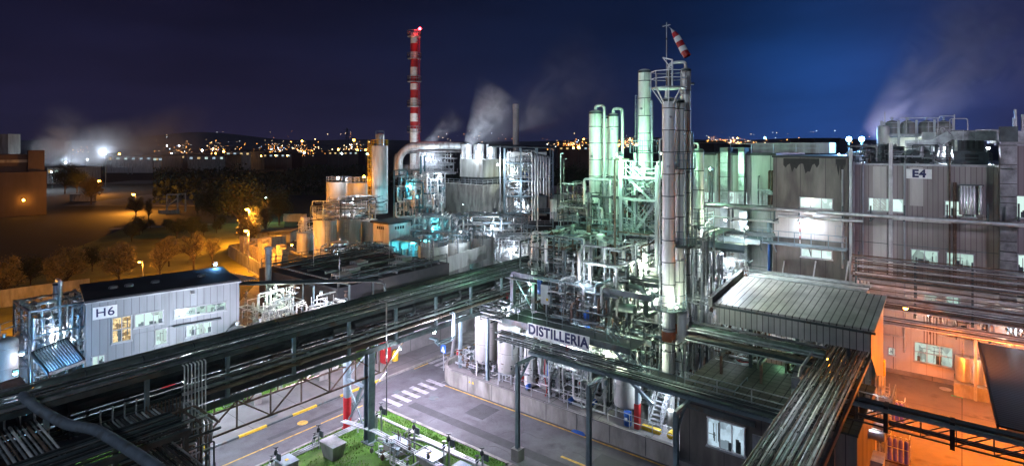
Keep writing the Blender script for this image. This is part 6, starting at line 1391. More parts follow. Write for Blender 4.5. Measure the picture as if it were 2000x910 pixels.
rail_mb([(34.2, 49.7, 5.6), (49.8, 49.7, 5.6)], 1.1, 2.5, .035).solo('roof_railing', M['steel'], 'railing at the near edge of the wide dark roof', 'railing', (48, 49.7, 5.6))
MB().lathe(33.5, 62, [(.35, 0), (.35, 8.2), (.45, 8.2), (.45, 8.5), (0, 8.6)], 14).solo('vent_stack', M['steel_blue'], 'short grey vent stack at the left end of the dark roofs', 'stack', (33.5, 62, 0))
for i, (u, v, h) in enumerate(((38, 60, 9.5), (46, 56, 9), (48.5, 51.5, 8.6), (36, 52, 8.2))): MB().tube((u, v, 5.6), (u, v, h), .04).solo('thin_mast', M['steel_light'], ('thin pale mast at the left of the wide dark roof', 'thin pale mast in the middle of the wide dark roof', 'thin pale mast at the right of the wide dark roof', 'short thin mast near the lit process yard')[i], 'mast', (u, v, 5.6))

# ---------------------------------------------------------------- process unit left of H6
wpt = lambda px, py, z: P(px, py, z)[:2]
def tk(px, pyb, pyt, wpx, d, label, mat='tank', **k):
    """tank read off the photo: centre column, base and top rows, width, distance"""
    x, y, zt_ = PD(px, pyt, d); zb = CAMH-(pyb-HY)*d/FPX; zb = max(zb, 0) if zb < .8 else zb
    u, v = G.l(x, y); r = wpx/2/FPX*d; return tank(u, v, zb if zb > .8 else 0, zt_, r, label, mat, **k)
u, v = wpt(88, 600, 9)
pl1 = (u, v)
tk(58, 760, 655, 52, 45, 'big grey domed tank at the left of the white workshop', 'tank_grey', group='tanks of the left unit')
tk(8, 790, 668, 44, 42, 'grey tank cut by the left edge of the picture', 'tank_grey', group='tanks of the left unit')
tk(140, 730, 655, 40, 48, 'grey tank close to the workshop corner', 'tank_grey', group='tanks of the left unit')
def colD(px, pyt, pyb, wpx, d, label, **k):
    x, y, zt_ = PD(px, pyt, d); u, v = G.l(x, y); zb = max(0, CAMH-(pyb-HY)*d/FPX); return column(u, v, zb, zt_, wpx/2/FPX*d, label, **k), (u, v, zt_)
_, c = colD(111, 553, 760, 13, 46, 'slim silver column of the left process unit', mat='alu', group='silver columns of the left unit')
MB().pipe([(c[0], c[1], c[2]), (c[0], c[1], c[2]+.3), (c[0], c[1]-.9, c[2]+.3), (c[0], c[1]-.9, c[2]-4)], .14, 10, .3).solo('overhead_pipe', M['alu'], 'hooked silver pipe over the slim silver column', 'pipe', (c[0], c[1], c[2]))
_, c2 = colD(129, 572, 760, 9, 48, 'thinner silver column right of the slim one', mat='alu', group='silver columns of the left unit')
_, c3 = colD(98, 600, 760, 8, 47.5, 'shortest silver column of the left process unit', mat='alu', group='silver columns of the left unit')
LF = T('unit_steelwork', 'steel frame of the left process unit', 'steel structure', (c[0], c[1], 0))
for du in (-2.2, 1.8):
    for dv in (-2.4, 0, 2.4): MB().box((c[0]+du-.08, c[1]+dv-.08, 0), (c[0]+du+.08, c[1]+dv+.08, 7.6)).build('column', M['steel'], LF)
for z in (3.6, 5.6, 7.5):
    for du in (-2.2, 1.8): MB().bar((c[0]+du, c[1]-2.4, z), (c[0]+du, c[1]+2.4, z), .16).build('beam', M['steel_blue'], LF)
    for dv in (-2.4, 0, 2.4): MB().bar((c[0]-2.2, c[1]+dv, z), (c[0]+1.8, c[1]+dv, z), .14).build('beam', M['steel_blue'], LF)
rail_mb([(c[0]-2.2, c[1]-2.4, 5.6), (c[0]-2.2, c[1]+2.4, 5.6), (c[0]+1.8, c[1]+2.4, 5.6)], 1, 1, .028).build('railing', M['steel_light'], LF)
pw('silver pipes and vessels of the left process unit, front', c, (c[0]-2.2, c[0]+.2, c[1]-2.6, c[1]+2.8, .6, 7.8), 95, mats=('alu', 'galv', 'pipe_white'), valves=40, rads=(.04, .06, .1, .14), lens=(.6, 2.6))
pw('silver pipes behind the slim columns of the left unit', (c[0]+1, c[1], 0), (c[0]+.2, c[0]+2.6, c[1]-2.6, c[1]+3.6, .6, 7.6), 90, mats=('alu', 'galv', 'pipe_white', 'steel_light'), valves=30, rads=(.04, .06, .1), lens=(.6, 2.6))
# grille roof of bars in front of it
gq = [wpt(62, 690, 6.6), wpt(130, 662, 6.6), wpt(165, 705, 6.6), wpt(95, 730, 6.6)]
t = T('bar_grille', 'open grille of parallel bars on a steel frame left of the workshop', 'grille', (gq[0][0], gq[0][1], 6.5))
for i in range(4): MB().bar(gq[i]+(6.6,), gq[(i+1) % 4]+(6.6,), .12, .2).build('frame', M['steel'], t)
A, B, C_, D_ = [Vector(g+(6.66,)) for g in gq]
for k in range(1, 13): MB().bar(tuple(A.lerp(B, k/13)), tuple(D_.lerp(C_, k/13)), .07).build('bar', M['galv'], t)
for g in gq: MB().bar(g+(0,), g+(6.5,), .12).build('leg', M['steel'], t)
MB().bar(wpt(42, 668, 7)+(7.0,), wpt(112, 672, 7)+(7.6,), .06).solo('handrail_bar', M['alu'], 'bright thin bar catching the lamp over the grille', 'bar', wpt(42, 668, 7)+(7,))
rail_mb([wpt(0, 660, 6)+(6,), wpt(60, 640, 6)+(6,), wpt(100, 626, 6)+(6,)], 1.0, 1.5, .03).solo('railing', M['steel'], 'railing crossing the grey tanks at the left edge', 'railing', wpt(60, 640, 6)+(6,))
t = T('blue_lit_platform', 'small platform glowing blue at the left edge above the rack', 'platform', wpt(30, 745, 6)+(5.5,))
q = [wpt(0, 740, 6), wpt(40, 728, 6), wpt(60, 752, 6), wpt(5, 770, 6)]; MB().poly(q, 5.7, 5.8).build('deck', M['galv'], t)
for g in q: MB().bar(g+(0,), g+(5.7,), .12).build('leg', M['steel'], t)
# low barrier wall beyond, lit orange
MB().bar(P(-60, 610, 0)[:2]+(1.1,), P(175, 575, 0)[:2]+(1.1,), .12, 2.2).solo('yard_fence', M['concrete'], 'low orange lit wall running behind the left process unit', 'wall', P(60, 600, 0)[:2]+(0,))
# ---------------------------------------------------------------- tank farm in the middle distance
def X(px, py, d): return PD(px, py, d)
G_T = 'tanks of the middle distance'
tk(662, 410, 355, 48, 128, 'left of the two big grey tanks under the white star light', 'tank_grey', top='flat', rails=True, group=G_T, nozzle=False)
tk(697, 412, 357, 42, 122, 'right of the two big grey tanks under the white star light', 'tank_grey', top='flat', rails=True, group=G_T, nozzle=False)
tk(635, 500, 416, 44, 103, 'tall orange lit tank in the tank farm', 'tank', top='cone', rails=True, group=G_T, ladder=4.4, nozzle=False)
tk(681, 500, 420, 46, 107, 'tall tank right of the orange lit one', 'tank', top='cone', rails=True, group=G_T, ladder=4.0, nozzle=False)
tk(722, 500, 430, 34, 110, 'tank half hidden behind the white hut', 'tank', top='cone', group=G_T)
tk(664, 506, 473, 34, 97, 'short white tank in front of the tall tanks', 'tank', top='cone', group=G_T)
tk(699, 510, 479, 31, 94, 'short mauve tank in front of the white hut', 'tank', group=G_T, k=.35)
tk(591, 492, 455, 22, 106, 'short orange tank at the left end of the tank farm', 'tank', top='cone', group=G_T)
tk(605, 490, 452, 18, 109, 'second short orange tank of the tank farm', 'tank', top='cone', group=G_T)
tk(593, 450, 425, 12, 125, 'small vessel behind the short orange tanks', 'tank', group=G_T)
# silo
t = tk(742, 416, 285, 31, 118, 'tall white silo with orange ladder cage', 'tank', top='flat', name='silo', cat='silo', band=None if False else 1.3, nozzle=False)
x, y, z = X(742, 282, 118); su, sv = G.l(x, y)
MB().lathe(su, sv, [(.85, z-.2), (.85, z+2.0), (.5, z+2.2), (0, z+2.3)], 16).build('filter_head', M['galv'], t)
rail_mb([(su+math.cos(a)*1.6, sv+math.sin(a)*1.6, z-.3) for a in [i*math.pi/5 for i in range(11)]], 1.2, 2, .05).build('railing', M['yellow'], t)
MB().pipe([(su-1, sv, z-.2), (su-1, sv, z+2.7), (su+1, sv, z+2.7), (su+1, sv, z-.2)], .06).build('frame', M['steel_light'], t)
x, y, _ = X(725, 300, 118); lu, lv_ = G.l(x, y); ladder_mb((lu, lv_, 5), z, .7, 'y', True, 1, .06).build('ladder_cage', M['yellow'], t)
# hut
x, y, z0 = X(760, 492, 97); hu, hv = G.l(x, y); _, _, z1 = X(760, 438, 97)
t = T('plant_hut', 'small white hut with a dark flat roof on steel legs', 'hut', (hu, hv, 0))
MB().box((hu, hv-2.9, z0), (hu+3.6, hv+2.3, z1)).build('wall', M['tank'], t) if False else MB().box((hu-.3, hv-.3, z0), (hu+4.2, hv+3.9, z1)).build('wall', M['tank'], t)
MB().box((hu-.7, hv-.7, z1+.003), (hu+4.6, hv+4.3, z1+.35)).build('roof', M['roof_dark'], t)
for k in range(4): MB().box((hu-.35, hv+1+k*.5, z1-1.0), (hu-.305, hv+1.35+k*.5, z1-.5)).build('vent', M['black'], t); MB().box((hu+1+k*.55, hv-.35, z1-1.0), (hu+1.35+k*.55, hv-.305, z1-.5)).build('vent', M['black'], t)
for a in (-.2, 4.1):
    for b in (-.2, 3.8): MB().box((hu+a-.1, hv+b-.1, 0), (hu+a+.1, hv+b+.1, z0)).build('leg', M['steel'], t)
# white tank trio behind the rack end
for px, pyt, w_, d, l in ((846, 478, 58, 84, 'front one of the three wide white open tanks'), (893, 471, 50, 88, 'middle one of the three wide white open tanks'), (940, 463, 48, 94, 'back one of the three wide white open tanks')):
    x, y, zt_ = X(px, pyt, d); u, v = G.l(x, y); r = w_/2/FPX*d
    t = T('open_tank', l, 'tank', (u, v, 0), 'wide white open tanks')
    MB().lathe(u, v, shellprof(r, 0, zt_, 1.6, 'open')[:-1]+[(r-.12, zt_), (r-.12, zt_-.7), (0, zt_-.7)], 32).build('shell', M['tank'], t)
    rail_mb([(u+math.cos(a)*(r-.05), v+math.sin(a)*(r-.05), zt_) for a in [i*math.pi/8 for i in range(17)]], 1.2, 3, .045).build('railing', M['steel_blue'], t)
    ladder_mb((u-r*.7-.2, v-r*.72, 0), zt_+1, .6, 'y', False, 1, .05).build('ladder', M['steel_light'], t)
    MB().pipe([(u-r-.2, v, 0), (u-r-.2, v, zt_+.6), (u-r+.5, v, zt_+.6)], .12).build('pipe', M['galv'], t)
a_, b_ = X(833, 520, 76), X(950, 488, 88); au = G.l(*a_[:2]); bu = G.l(*b_[:2])
MB().bar(au+(3.2,), bu+(3.6,), .15, 2.2).solo('bund_wall', M['tank'], 'pale low wall in front of the three open tanks', 'wall', au+(2,))
pw('dim pipes in front of the white hut', (hu-4, hv-2, 0), (hu-8, hv and hu-2, hv-6, hv+3, .4, 3.5), 60, mats=('alu_dark', 'steel', 'galv'), valves=10, rads=(.08, .12), lens=(2, 7), pv=.25)
# cyan/white lit pipe racks in the middle
for (xa, ya), (xb, yb), d0, d1, n, l, mt in (((790, 440), (1040, 462), 105, 98, 9, 'long pipe rack with cyan lit pipes in the middle distance', ('steel_light', 'galv', 'pipe_white')), ((780, 425), (1045, 440), 118, 112, 8, 'dark pipe rack above the cyan lit one', ('steel', 'steel_blue', 'galv')), ((790, 462), (900, 478), 100, 94, 7, 'cyan lit low pipes below the long rack', ('pipe_white', 'galv', 'steel_light'))):
    A = Vector(X(xa, ya, d0)); B = Vector(X(xb, yb, d1)); t = T('pipe_rack', l, 'pipe rack', (A.x, A.y, 0), 'pipe racks of the middle distance', XF)
    nrm = Vector((B-A).cross(Vector((0, 0, 1)))).normalized()
    for k in range(n): o = nrm*(k*.5); MB().tube(tuple(A+o), tuple(B+o), (.1, .16, .08)[k % 3]).build('pipe', M[mt[k % 3]], t)
    for k in range(7):
        c = A.lerp(B, k/6); MB().bar(tuple(c-Vector((0, 0, .25))), tuple(c+nrm*n*.5-Vector((0, 0, .25))), .25).build('cross_beam', M['steel_blue'], t)
        for o in (0, n*.5): q = c+nrm*o; MB().bar((q.x, q.y, 0), (q.x, q.y, q.z-.3), .3).build('leg', M['steel_blue'], t)
def pwX(label, px0, px1, py0, py1, d0, d1, n, **k):
    x0, _, z0 = X(px0, py1, d0); x1, _, z1 = X(px1, py0, d0); z0 = max(z0, .2)
    t = T('process_pipework', label, 'pipework', (x0, d0, 0), 'pipework of the middle distance', XF); pipework(t, (x0, x1, d0, d1, z0, z1), n, **k); return t
big = dict(rads=(.07, .11, .16), lens=(1.5, 6))
pwX('cyan lit tangle of pipes right of the white hut', 800, 895, 425, 490, 100, 106, 95, mats=('pipe_white', 'galv', 'steel_light'), valves=20, pv=.25, **big)
pwX('white lit pipes over the three open tanks', 880, 1035, 425, 470, 98, 106, 90, mats=('galv', 'steel_blue', 'alu'), valves=20, pv=.25, **big)
pwX('blue white pipes and frames left of the process structure', 965, 1040, 470, 520, 80, 90, 60, mats=('galv', 'steel_light', 'pipe_white'), valves=14, rads=(.06, .1), lens=(1, 4))
pwX('pipes and valves over the tops of the short tanks', 600, 730, 395, 432, 98, 112, 80, mats=('steel', 'galv', 'alu_dark'), valves=20, pv=.3, rads=(.06, .09), lens=(1.5, 6))
pwX('small orange lit pipes left of the tall orange tank', 575, 612, 430, 470, 108, 114, 30, mats=('galv', 'pipe_white'), valves=10, rads=(.06, .1), lens=(1, 3))
pwX('pipes at the feet of the tall tanks', 612, 730, 485, 512, 88, 94, 50, mats=('galv', 'steel', 'alu_dark'), valves=14, pv=.3, rads=(.06, .1), lens=(1, 4))
# elbow bundle by the hut
t = T('pipe_bundle', 'bundle of dark pipes stepping over the edge of the dark roof', 'pipe bundle', G.l(*X(650, 520, 80)[:2])+(3,))
for k in range(5): MB().pipe([G.l(*X(x, y+k*3, 80)[:2])+(X(x, y+k*3, 80)[2],) for x, y in ((635, 520), (652, 507), (690, 500), (735, 512), (790, 520))], .14).build('pipe', M['steel_blue'], t)

# ---------------------------------------------------------------- cooling block
x, y, zt_ = X(943, 362, 140); cu_, cv = G.l(x, y); 
cb = T('cooling_block', 'big concrete cooling tower block with three steel fan stacks', 'cooling tower', (cu_, cv, 0))
cL = PU(863, 362, cu_)[0]-cv; cR = PV(1001, 355, cv)[0]-cu_
MB().box((cu_, cv, 0), (cu_+cR, cv+cL, zt_)).build('base', M['concrete'], cb)
MB().box((cu_+1.3, cv+1.2, zt_), (cu_+12, cv+8.6, zt_+1.8)).build('louvre_band', M['pipe_dark'], cb)
z2 = X(943, 312, 140)[2]
MB().box((cu_+1.1, cv+1.0, zt_+1.8), (cu_+12.2, cv+8.8, z2)).build('fan_deck_casing', M['tank_grey'], cb)
m = MB()
for k in range(7): m.box((cu_+1.15, cv+1.3+1.15*k, zt_+.1), (cu_+1.28, cv+1.5+1.15*k, zt_+1.8))
m.build('wall_ribs', M['steel'], cb)
for i, px in enumerate((911, 935, 960)):
    x, y, zz = X(px, 282, 149); u, v = G.l(x, y); r = 10.5/FPX*149
    t_ = MB().lathe(u, v, [(r*1.06, z2), (r, z2+.8), (r, zz), (r-.1, zz), (r-.1, z2+.3), (0, z2+.3)], 24).build('fan_stack', M['alu'], cb)
rail_mb([(cu_+.2, cv+cL-.2, zt_), (cu_+.2, cv+.2, zt_), (cu_+cR-.2, cv+.2, zt_)], 1.2, 2, .05).build('railing', M['steel_light'], cb)
rail_mb([(cu_+1.2, cv+8.7, z2), (cu_+1.2, cv+1.1, z2), (cu_+12.1, cv+1.1, z2)], 1.2, 2, .05).build('railing', M['steel_light'], cb)
MB().box((cu_+4, cv-.04, zt_-8), (cu_+5.2, cv-.003, zt_-6)).build('door', M['black'], cb)
# big concrete tank left of it
tk(842, 425, 340, 46, 158, 'large round concrete tank behind the steel frame', 'concrete', top='flat', rails=True, group=G_T, nozzle=False)
# thick overhead duct
t = T('flue_duct', 'very thick silver flue duct bending down from the fan stacks', 'duct', G.l(*X(850, 285, 150)[:2])+(15,))
pts = [(905, 286), (862, 284), (800, 285), (779, 305), (779, 345)]
MB().pipe([G.l(*X(x, y, 150)[:2])+(X(x, y, 150)[2],) for x, y in pts], 1.0, 18, 3.2).build('duct', M['alu'], t)
MB().pipe([G.l(*X(x, y, 153)[:2])+(X(x, y, 153)[2],) for x, y in ((905, 296), (822, 296), (772, 300), (772, 350))], .4, 12, 1.5).build('duct', M['alu_dark'], t)
# steel frame with horizontal vessel
t = T('steelwork', 'dark teal steel frame carrying a horizontal vessel behind the silo', 'steel structure', (X(795, 400, 138)[0], 138, 0), None, XF)
x0 = X(770, 400, 138)[0]; x1 = X(822, 400, 138)[0]
for xx_ in (x0, (x0+x1)/2, x1):
    for yy_ in (138, 144): MB().box((xx_-.2, yy_-.2, 0), (xx_+.2, yy_+.2, X(800, 305 if xx_ == x1 else 332, 138)[2])).build('column', M['steel_teal'], t)
for py in (405, 372, 343, 332):
    z = X(800, py, 138)[2]; MB().box((x0, 137.9, z-.25), (x1, 138.2, z)).build('beam', M['steel_teal'], t); MB().box((x0, 143.9, z-.25), (x1, 144.2, z)).build('beam', M['steel_teal'], t); MB().box((x0, 138.2, z-.12), (x1, 143.9, z-.06)).build('deck', M['steel'], t)
    rail_mb([(x0, 138, z), (x1, 138, z)], 1.1, 1.6, .05).build('railing', M['steel_light'], t)
zz = X(800, 390, 138)[2]
MB().bar((x0, 138, X(800, 372, 138)[2]), ((x0+x1)/2, 138, X(800, 343, 138)[2]), .15).build('brace', M['steel_teal'], t)
tt = T('pressure_vessel', 'shiny horizontal vessel with rounded blue lit end in the teal frame', 'vessel', (X(815, 390, 136)[0], 136, 0), None, XF)
xa, xb = X(806, 390, 135.5)[0], X(840, 390, 135.5)[0]
MB().lathe(135.5, zz, [(0, xa-1), (.9, xa-.7), (1.5, xa), (1.5, xb), (.9, xb+.7), (0, xb+1)], 20, axis='x').build('shell', M['alu'], tt)
for xx_ in (xa+.6, xb-.6): MB().box((xx_-.2, 134.7, zz-3.2), (xx_+.2, 136.3, zz-1.1)).build('saddle', M['steel_teal'], tt)
pwX('pipes and railings around the horizontal vessel', 770, 862, 340, 425, 132, 142, 95, mats=('galv', 'steel_light', 'steel_teal', 'alu'), valves=16, rads=(.1, .16, .22), lens=(2, 7))
pwX('pipework on top of the concrete tank below the flue duct', 815, 890, 298, 340, 152, 162, 60, mats=('galv', 'steel_light'), valves=8, rads=(.1, .16), lens=(2, 6))
# open structure right of the cooling block
x0, _, zt_ = X(985, 290, 138); x1 = X(1080, 290, 138)[0]
t = T('open_structure', 'tall open steel structure with a thin roof and bright lit pipes inside', 'steel structure', ((x0+x1)/2, 138, 0), None, XF)
for xx_ in (x0, x0+4, x0+8, x1):
    for yy_ in (138, 147): MB().box((xx_-.2, yy_-.2, 0), (xx_+.2, yy_+.2, zt_)).build('column', M['steel_blue'], t)
for py in (440, 415, 382, 352, 318):
    z = X(1000, py, 138)[2]
    for yy_ in (138, 147): MB().box((x0, yy_-.15, z-.3), (x1, yy_+.15, z)).build('beam', M['steel_blue'], t)
    MB().box((x0+.3, 138.3, z-.1), (x1-.3, 146.6, z-.05)).build('deck', M['steel'], t); rail_mb([(x0, 138, z), (x1, 138, z)], 1.1, 2, .05).build('railing', M['steel_light'], t)
for k, (a, b) in enumerate(((440, 415), (415, 382), (382, 352), (352, 318))):
    za, zb_ = X(0, a, 138)[2], X(0, b, 138)[2]; xs = (x0, x0+4) if k % 2 else (x0+4, x0)
    MB().bar((xs[0], 137.9, za), (xs[1], 137.9, zb_), .15).build('brace', M['steel_blue'], t); MB().bar((xs[1]+4, 137.9, za), (xs[0]+4, 137.9, zb_), .15).build('brace', M['steel_blue'], t)
MB()._add([(x0-4, 136.5, zt_+.3), (x1+.6, 136.5, zt_-.1), (x1+.6, 149, zt_+.4), (x0-4, 149, zt_+.8), (x0-4, 136.5, zt_+.6), (x1+.6, 136.5, zt_+.2), (x1+.6, 149, zt_+.7), (x0-4, 149, zt_+1.1)], [(3,2,1,0),(4,5,6,7),(0,1,5,4),(1,2,6,5),(2,3,7,6),(3,0,4,7)]).build('roof', M['steel'], t)
MB().box((x0+.5, 146.7, 2), (x1-1, 146.8, zt_-1)).build('back_panel', M['tank'], t)
for k in range(7):
    xx_ = X(1040+k*5.5, 290, 137)[0]; MB().pipe([(xx_, 145, zt_-1.2-.15*k), (xx_, 137, zt_-1.2-.15*k), (xx_, 137, X(0, 372+k*2, 137)[2] if k > 2 else 2)], .24, 10, .8).build('pipe', M['alu'], t)
MB().box((x0+4.3, 141, X(0, 362, 138)[2]), (x0+7.5, 142, X(0, 338, 138)[2])).build('blue_panel', M['blue'], t)
pwX('bright and yellowish pipes inside the open structure', 988, 1045, 292, 440, 139, 145, 98, mats=('pipe_white', 'galv', 'alu', 'steel_light'), valves=30, rads=(.1, .15, .22), lens=(2, 7))
MB().bar(X(977, 282, 139)[:2]+(4,), X(977, 282, 139)[:2]+(X(0, 284, 139)[2],), .3).solo('steel_post', M['steel_light'], 'pale post between the fan stacks and the open structure', 'post', (X(977, 282, 139)[0], 139, 4), 'posts beside the fan stacks', XF)
# low white roofed hall behind
x0, y0, z0 = X(1082, 377, 150)
t = T('low_hall', 'low hall with a pale roof behind the open structure', 'building', (x0, 150, 0), None, XF)
MB().box((x0, 150, 0), (x0+16, 176, z0-.3)).build('wall', M['tank'], t); MB().box((x0-.4, 149.6, z0-.3), (x0+16.4, 176.4, z0)).build('roof', M['roof_metal'], t)

# ---------------------------------------------------------------- chimneys
x, y, zc = X(809, 66, 165); t = T('chimney', 'very tall red and white banded chimney with railed platforms', 'chimney', (x, y, 0), None, XF)
r0, r1 = 1.35, 1.02; nb = [(66, 86), (86, 102), (102, 116), (116, 132), (132, 150), (150, 164), (164, 176), (176, 192), (192, 210), (210, 222), (222, 238), (238, 252), (252, 420)]
cols_ = ['white', 'red', 'white', 'red', 'white', 'red', 'white', 'red', 'white', 'red', 'white', 'red', 'white']
for (a, b), c in zip(nb, cols_):
    za, zb_ = X(0, a, 165)[2], max(0, X(0, b, 165)[2]); ra = r1+(r0-r1)*(1-za/53); rb = r1+(r0-r1)*(1-zb_/53)
    MB().lathe(x, y, [(rb, zb_), (ra, za)], 24).build('red_band' if c == 'red' else 'white_band', M[c], t)
for i, py in enumerate((72, 115, 160, 208, 258)):
    z = X(0, py, 165)[2]; R_ = 2.0
    MB().lathe(x, y, [(1.2, z-.15), (R_, z-.15), (R_, z), (1.2, z)], 20, False).build('platform', M['steel_light'], t)
    rail_mb([(x+math.cos(a)*R_, y+math.sin(a)*R_, z) for a in [k*math.pi/6 for k in range(13)]], 1.6, 3, .06).build('railing', M['steel_light'], t)
ladder_mb((x+1.35, y-.5, 10), X(0, 72, 165)[2], .6, 'x', True, 1, .05).build('ladder_cage', M['red'], t)
tp = X(820, 57, 163.5); t = T('beacon', 'red warning beacon on top of the tall banded chimney', 'beacon', (tp[0], tp[1], tp[2]-.5), None, XF)
MB().lathe(tp[0], tp[1], [(.12, tp[2]-1.2), (.12, tp[2]-.4), (.3, tp[2]-.35)], 10).build('mount', M['steel'], t)
MB().lathe(tp[0], tp[1], [(.3, tp[2]-.35), (.42, tp[2]), (.3, tp[2]+.35), (0, tp[2]+.45)], 12).build('bulb', B_RD, t); light(t, (tp[0]-.2, tp[1]-1.2, tp[2]+.6), 'rd', 900, .3)
x, y, zc = X(1007.5, 204, 190); t = T('chimney', 'slim pale chimney right of the fan stacks', 'chimney', (x, y, 0), None, XF)
MB().lathe(x, y, shellprof(1.0, 0, zc, 3.6, 'flat'), 20).build('shaft', M['tank'], t); MB().lathe(x, y, [(1.06, zc-1.6), (1.1, zc-1.5), (1.1, zc+.02), (1.02, zc+.04)], 20, False).build('top_ring', M['alu'], t)
x, y, zc = X(4, 262, 240); MB().box((x-4, 240, 0), (x+2.6, 246, zc)).solo('stair_tower_block', M['tank_grey'], 'pale square tower at the extreme left above the dark building', 'tower', (x, 242, 0), None, XF)
x, y, zc = X(131, 276, 330); t = T('chimney', 'misty pale silo rising behind the steam at the left', 'silo', (x, y, 0), None, XF); MB().lathe(x, y, shellprof(2.0, 0, zc, 5, 'flat'), 18).build('shaft', M['tank'], t)

# ---------------------------------------------------------------- dark building at the far left
def Xb(px0, px1, py0, py1, d, dep): a = X(px0, py1, d); b = X(px1, py0, d); return (a[0], d, max(0, a[2])), (b[0], d+dep, b[2])
BF = Frame(0, 0, math.radians(42))
def Bb(px0, px1, pyt, zb, v, dep): x0, _ = PV(px0, pyt, v, BF); x1, z1 = PV(px1, pyt, v, BF); return (x0, v, zb), (x1, v+dep, z1)
t = T('dark_building', 'big dark rendered building at the far left edge', 'building', (0, 214, 0), None, BF)
a, b = Bb(-260, 91, 335, 0, 214, 22); MB().box(a, b).build('lower_block', M['brickdark'], t)
a, b = Bb(-260, 54, 302, 8, 216, 18); MB().box(a, b).build('upper_block', M['brickdark'], t)
a, b = Bb(55, 87, 294, 8, 215, 12); MB().box(a, b).build('corner_tower', M['brickdark'], t)
a, b = Bb(-260, 54, 312, 8, 215.9, .05); MB().box((a[0], a[1], b[2]-.8), b).build('pale_band', M['tank_grey'], t)
_q = PV(46, 391, 213.4, BF); flood((_q[0], 213.4, _q[1]), 'or', 160, 'small orange wall lamp on the dark building at the left', r=.3, dirv=(0, -1, 0), fr=BF)
# ---------------------------------------------------------------- trees
def tree_mesh(seed, h, cr, n, leafs, dens=1., shape=1.0):
    rr_ = random.Random(seed); tb = MB(); lf = MB()
    tb.pipe([(0, 0, 0), (.05*h*rr_.uniform(-.3, .3), 0, h*.3), (0, 0, h*.62)], h*.022, 7, .3)
    tips = []
    for i in range(n):
        a = rr_.uniform(0, 6.28); z0 = h*rr_.uniform(.2, .6); L_ = cr*rr_.uniform(.45, 1.0); zz = z0+h*rr_.uniform(.12, .4)
        zz = min(zz, h*.97); k = 1-abs((zz/h-.5))*.9*shape
        p1 = (math.cos(a)*L_*.5*k, math.sin(a)*L_*.5*k, (z0+zz)/2+.04*h); p2 = (math.cos(a)*L_*k, math.sin(a)*L_*k, zz)
        tb.pipe([(0, 0, z0), p1, p2], h*.008, 5, .2); tips += [p1, p2, p2]
        for q in range(3):
            b_ = a+rr_.uniform(-.9, .9); p3 = (p1[0]+math.cos(b_)*L_*.35, p1[1]+math.sin(b_)*L_*.35, p1[2]+h*rr_.uniform(.02, .2)); tb.pipe([p1, p3], h*.004, 4); tips.append(p3)
    tips.append((0, 0, h*.95)); tips.append((0, 0, h*.8))
    for i in range(leafs):
        t = rr_.choice(tips); s = cr*.17*dens
        c = (t[0]+rr_.gauss(0, s), t[1]+rr_.gauss(0, s), t[2]+rr_.gauss(0, s*.8))
        if c[2] < h*.12: continue
        z_ = rr_.uniform(.07, .16)*cr/3.2; a = rr_.uniform(0, 6.28); b_ = rr_.uniform(-.9, .9)
        ux = (math.cos(a)*z_, math.sin(a)*z_, b_*z_*.5); vx = (-math.sin(a)*z_*.6, math.cos(a)*z_*.6, rr_.uniform(-.8, .8)*z_)
        lf._add([(c[0]-ux[0], c[1]-ux[1], c[2]-ux[2]), (c[0]+vx[0], c[1]+vx[1], c[2]+vx[2]), (c[0]+ux[0], c[1]+ux[1], c[2]+ux[2]), (c[0]-vx[0], c[1]-vx[1], c[2]-vx[2])], [(0, 1, 2, 3)])
    return tb, lf
protos = []
def tree(kind, x, y, h, label, group, rot=0, name='tree'):
    """kind: index of a prototype mesh pair built once"""
    t = bpy.data.objects.new(name, None); COL.objects.link(t); t.location = (x, y, -.1); t.rotation_euler = (0, 0, rot); t.scale = (h/10,)*3
    tag(t, label, 'tree', group)
    for nm, me in (('trunk', protos[kind][0]), ('crown', protos[kind][1])):
        o = bpy.data.objects.new(nm, me); COL.objects.link(o); o.parent = t
    return t
def proto(seed, cr, n, leafs, mat, dens=1., shape=1.):
    a, b = tree_mesh(seed, 10, cr, n, leafs, dens, shape); out = []
    for mb, m in ((a, M['bark']), (b, mat)):
        me = bpy.data.meshes.new('tree_mesh'); me.from_pydata(mb.V, [], mb.F); me.materials.append(m); me.polygons.foreach_set('use_smooth', [True]*len(mb.F)); out.append(me)
    protos.append(out)
proto(1, 4.3, 46, 11000, M['leaf'], .62, .7); proto(2, 3.9, 40, 9500, M['leaf'], .66, .6); proto(3, 3.4, 26, 3600, M['leaf'], .8, .9)
proto(5, 1.7, 40, 7000, M['leaf_dark'], .9, 1.2); proto(6, 4.2, 34, 7000, M['leaf_dark'], 1.1)
def tpx(px, pyb, pyt, kind, label, group='trees on the dark meadow', d=None, name='tree'):
    d = d or FPX*CAMH/(pyb-HY); x = (px-CX)/FPX*d; h = (CAMH-(pyt-HY)*d/FPX); return tree(kind, x, d, h, label, group, rnd.uniform(0, 6), name)
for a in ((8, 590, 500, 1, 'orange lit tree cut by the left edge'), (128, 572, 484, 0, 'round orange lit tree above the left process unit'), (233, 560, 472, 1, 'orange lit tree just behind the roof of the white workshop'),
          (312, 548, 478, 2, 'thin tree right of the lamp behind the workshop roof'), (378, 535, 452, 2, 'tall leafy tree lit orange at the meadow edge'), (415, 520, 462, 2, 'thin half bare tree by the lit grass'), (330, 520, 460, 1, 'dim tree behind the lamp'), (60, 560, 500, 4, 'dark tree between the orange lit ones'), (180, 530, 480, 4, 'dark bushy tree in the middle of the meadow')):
    tpx(*a)
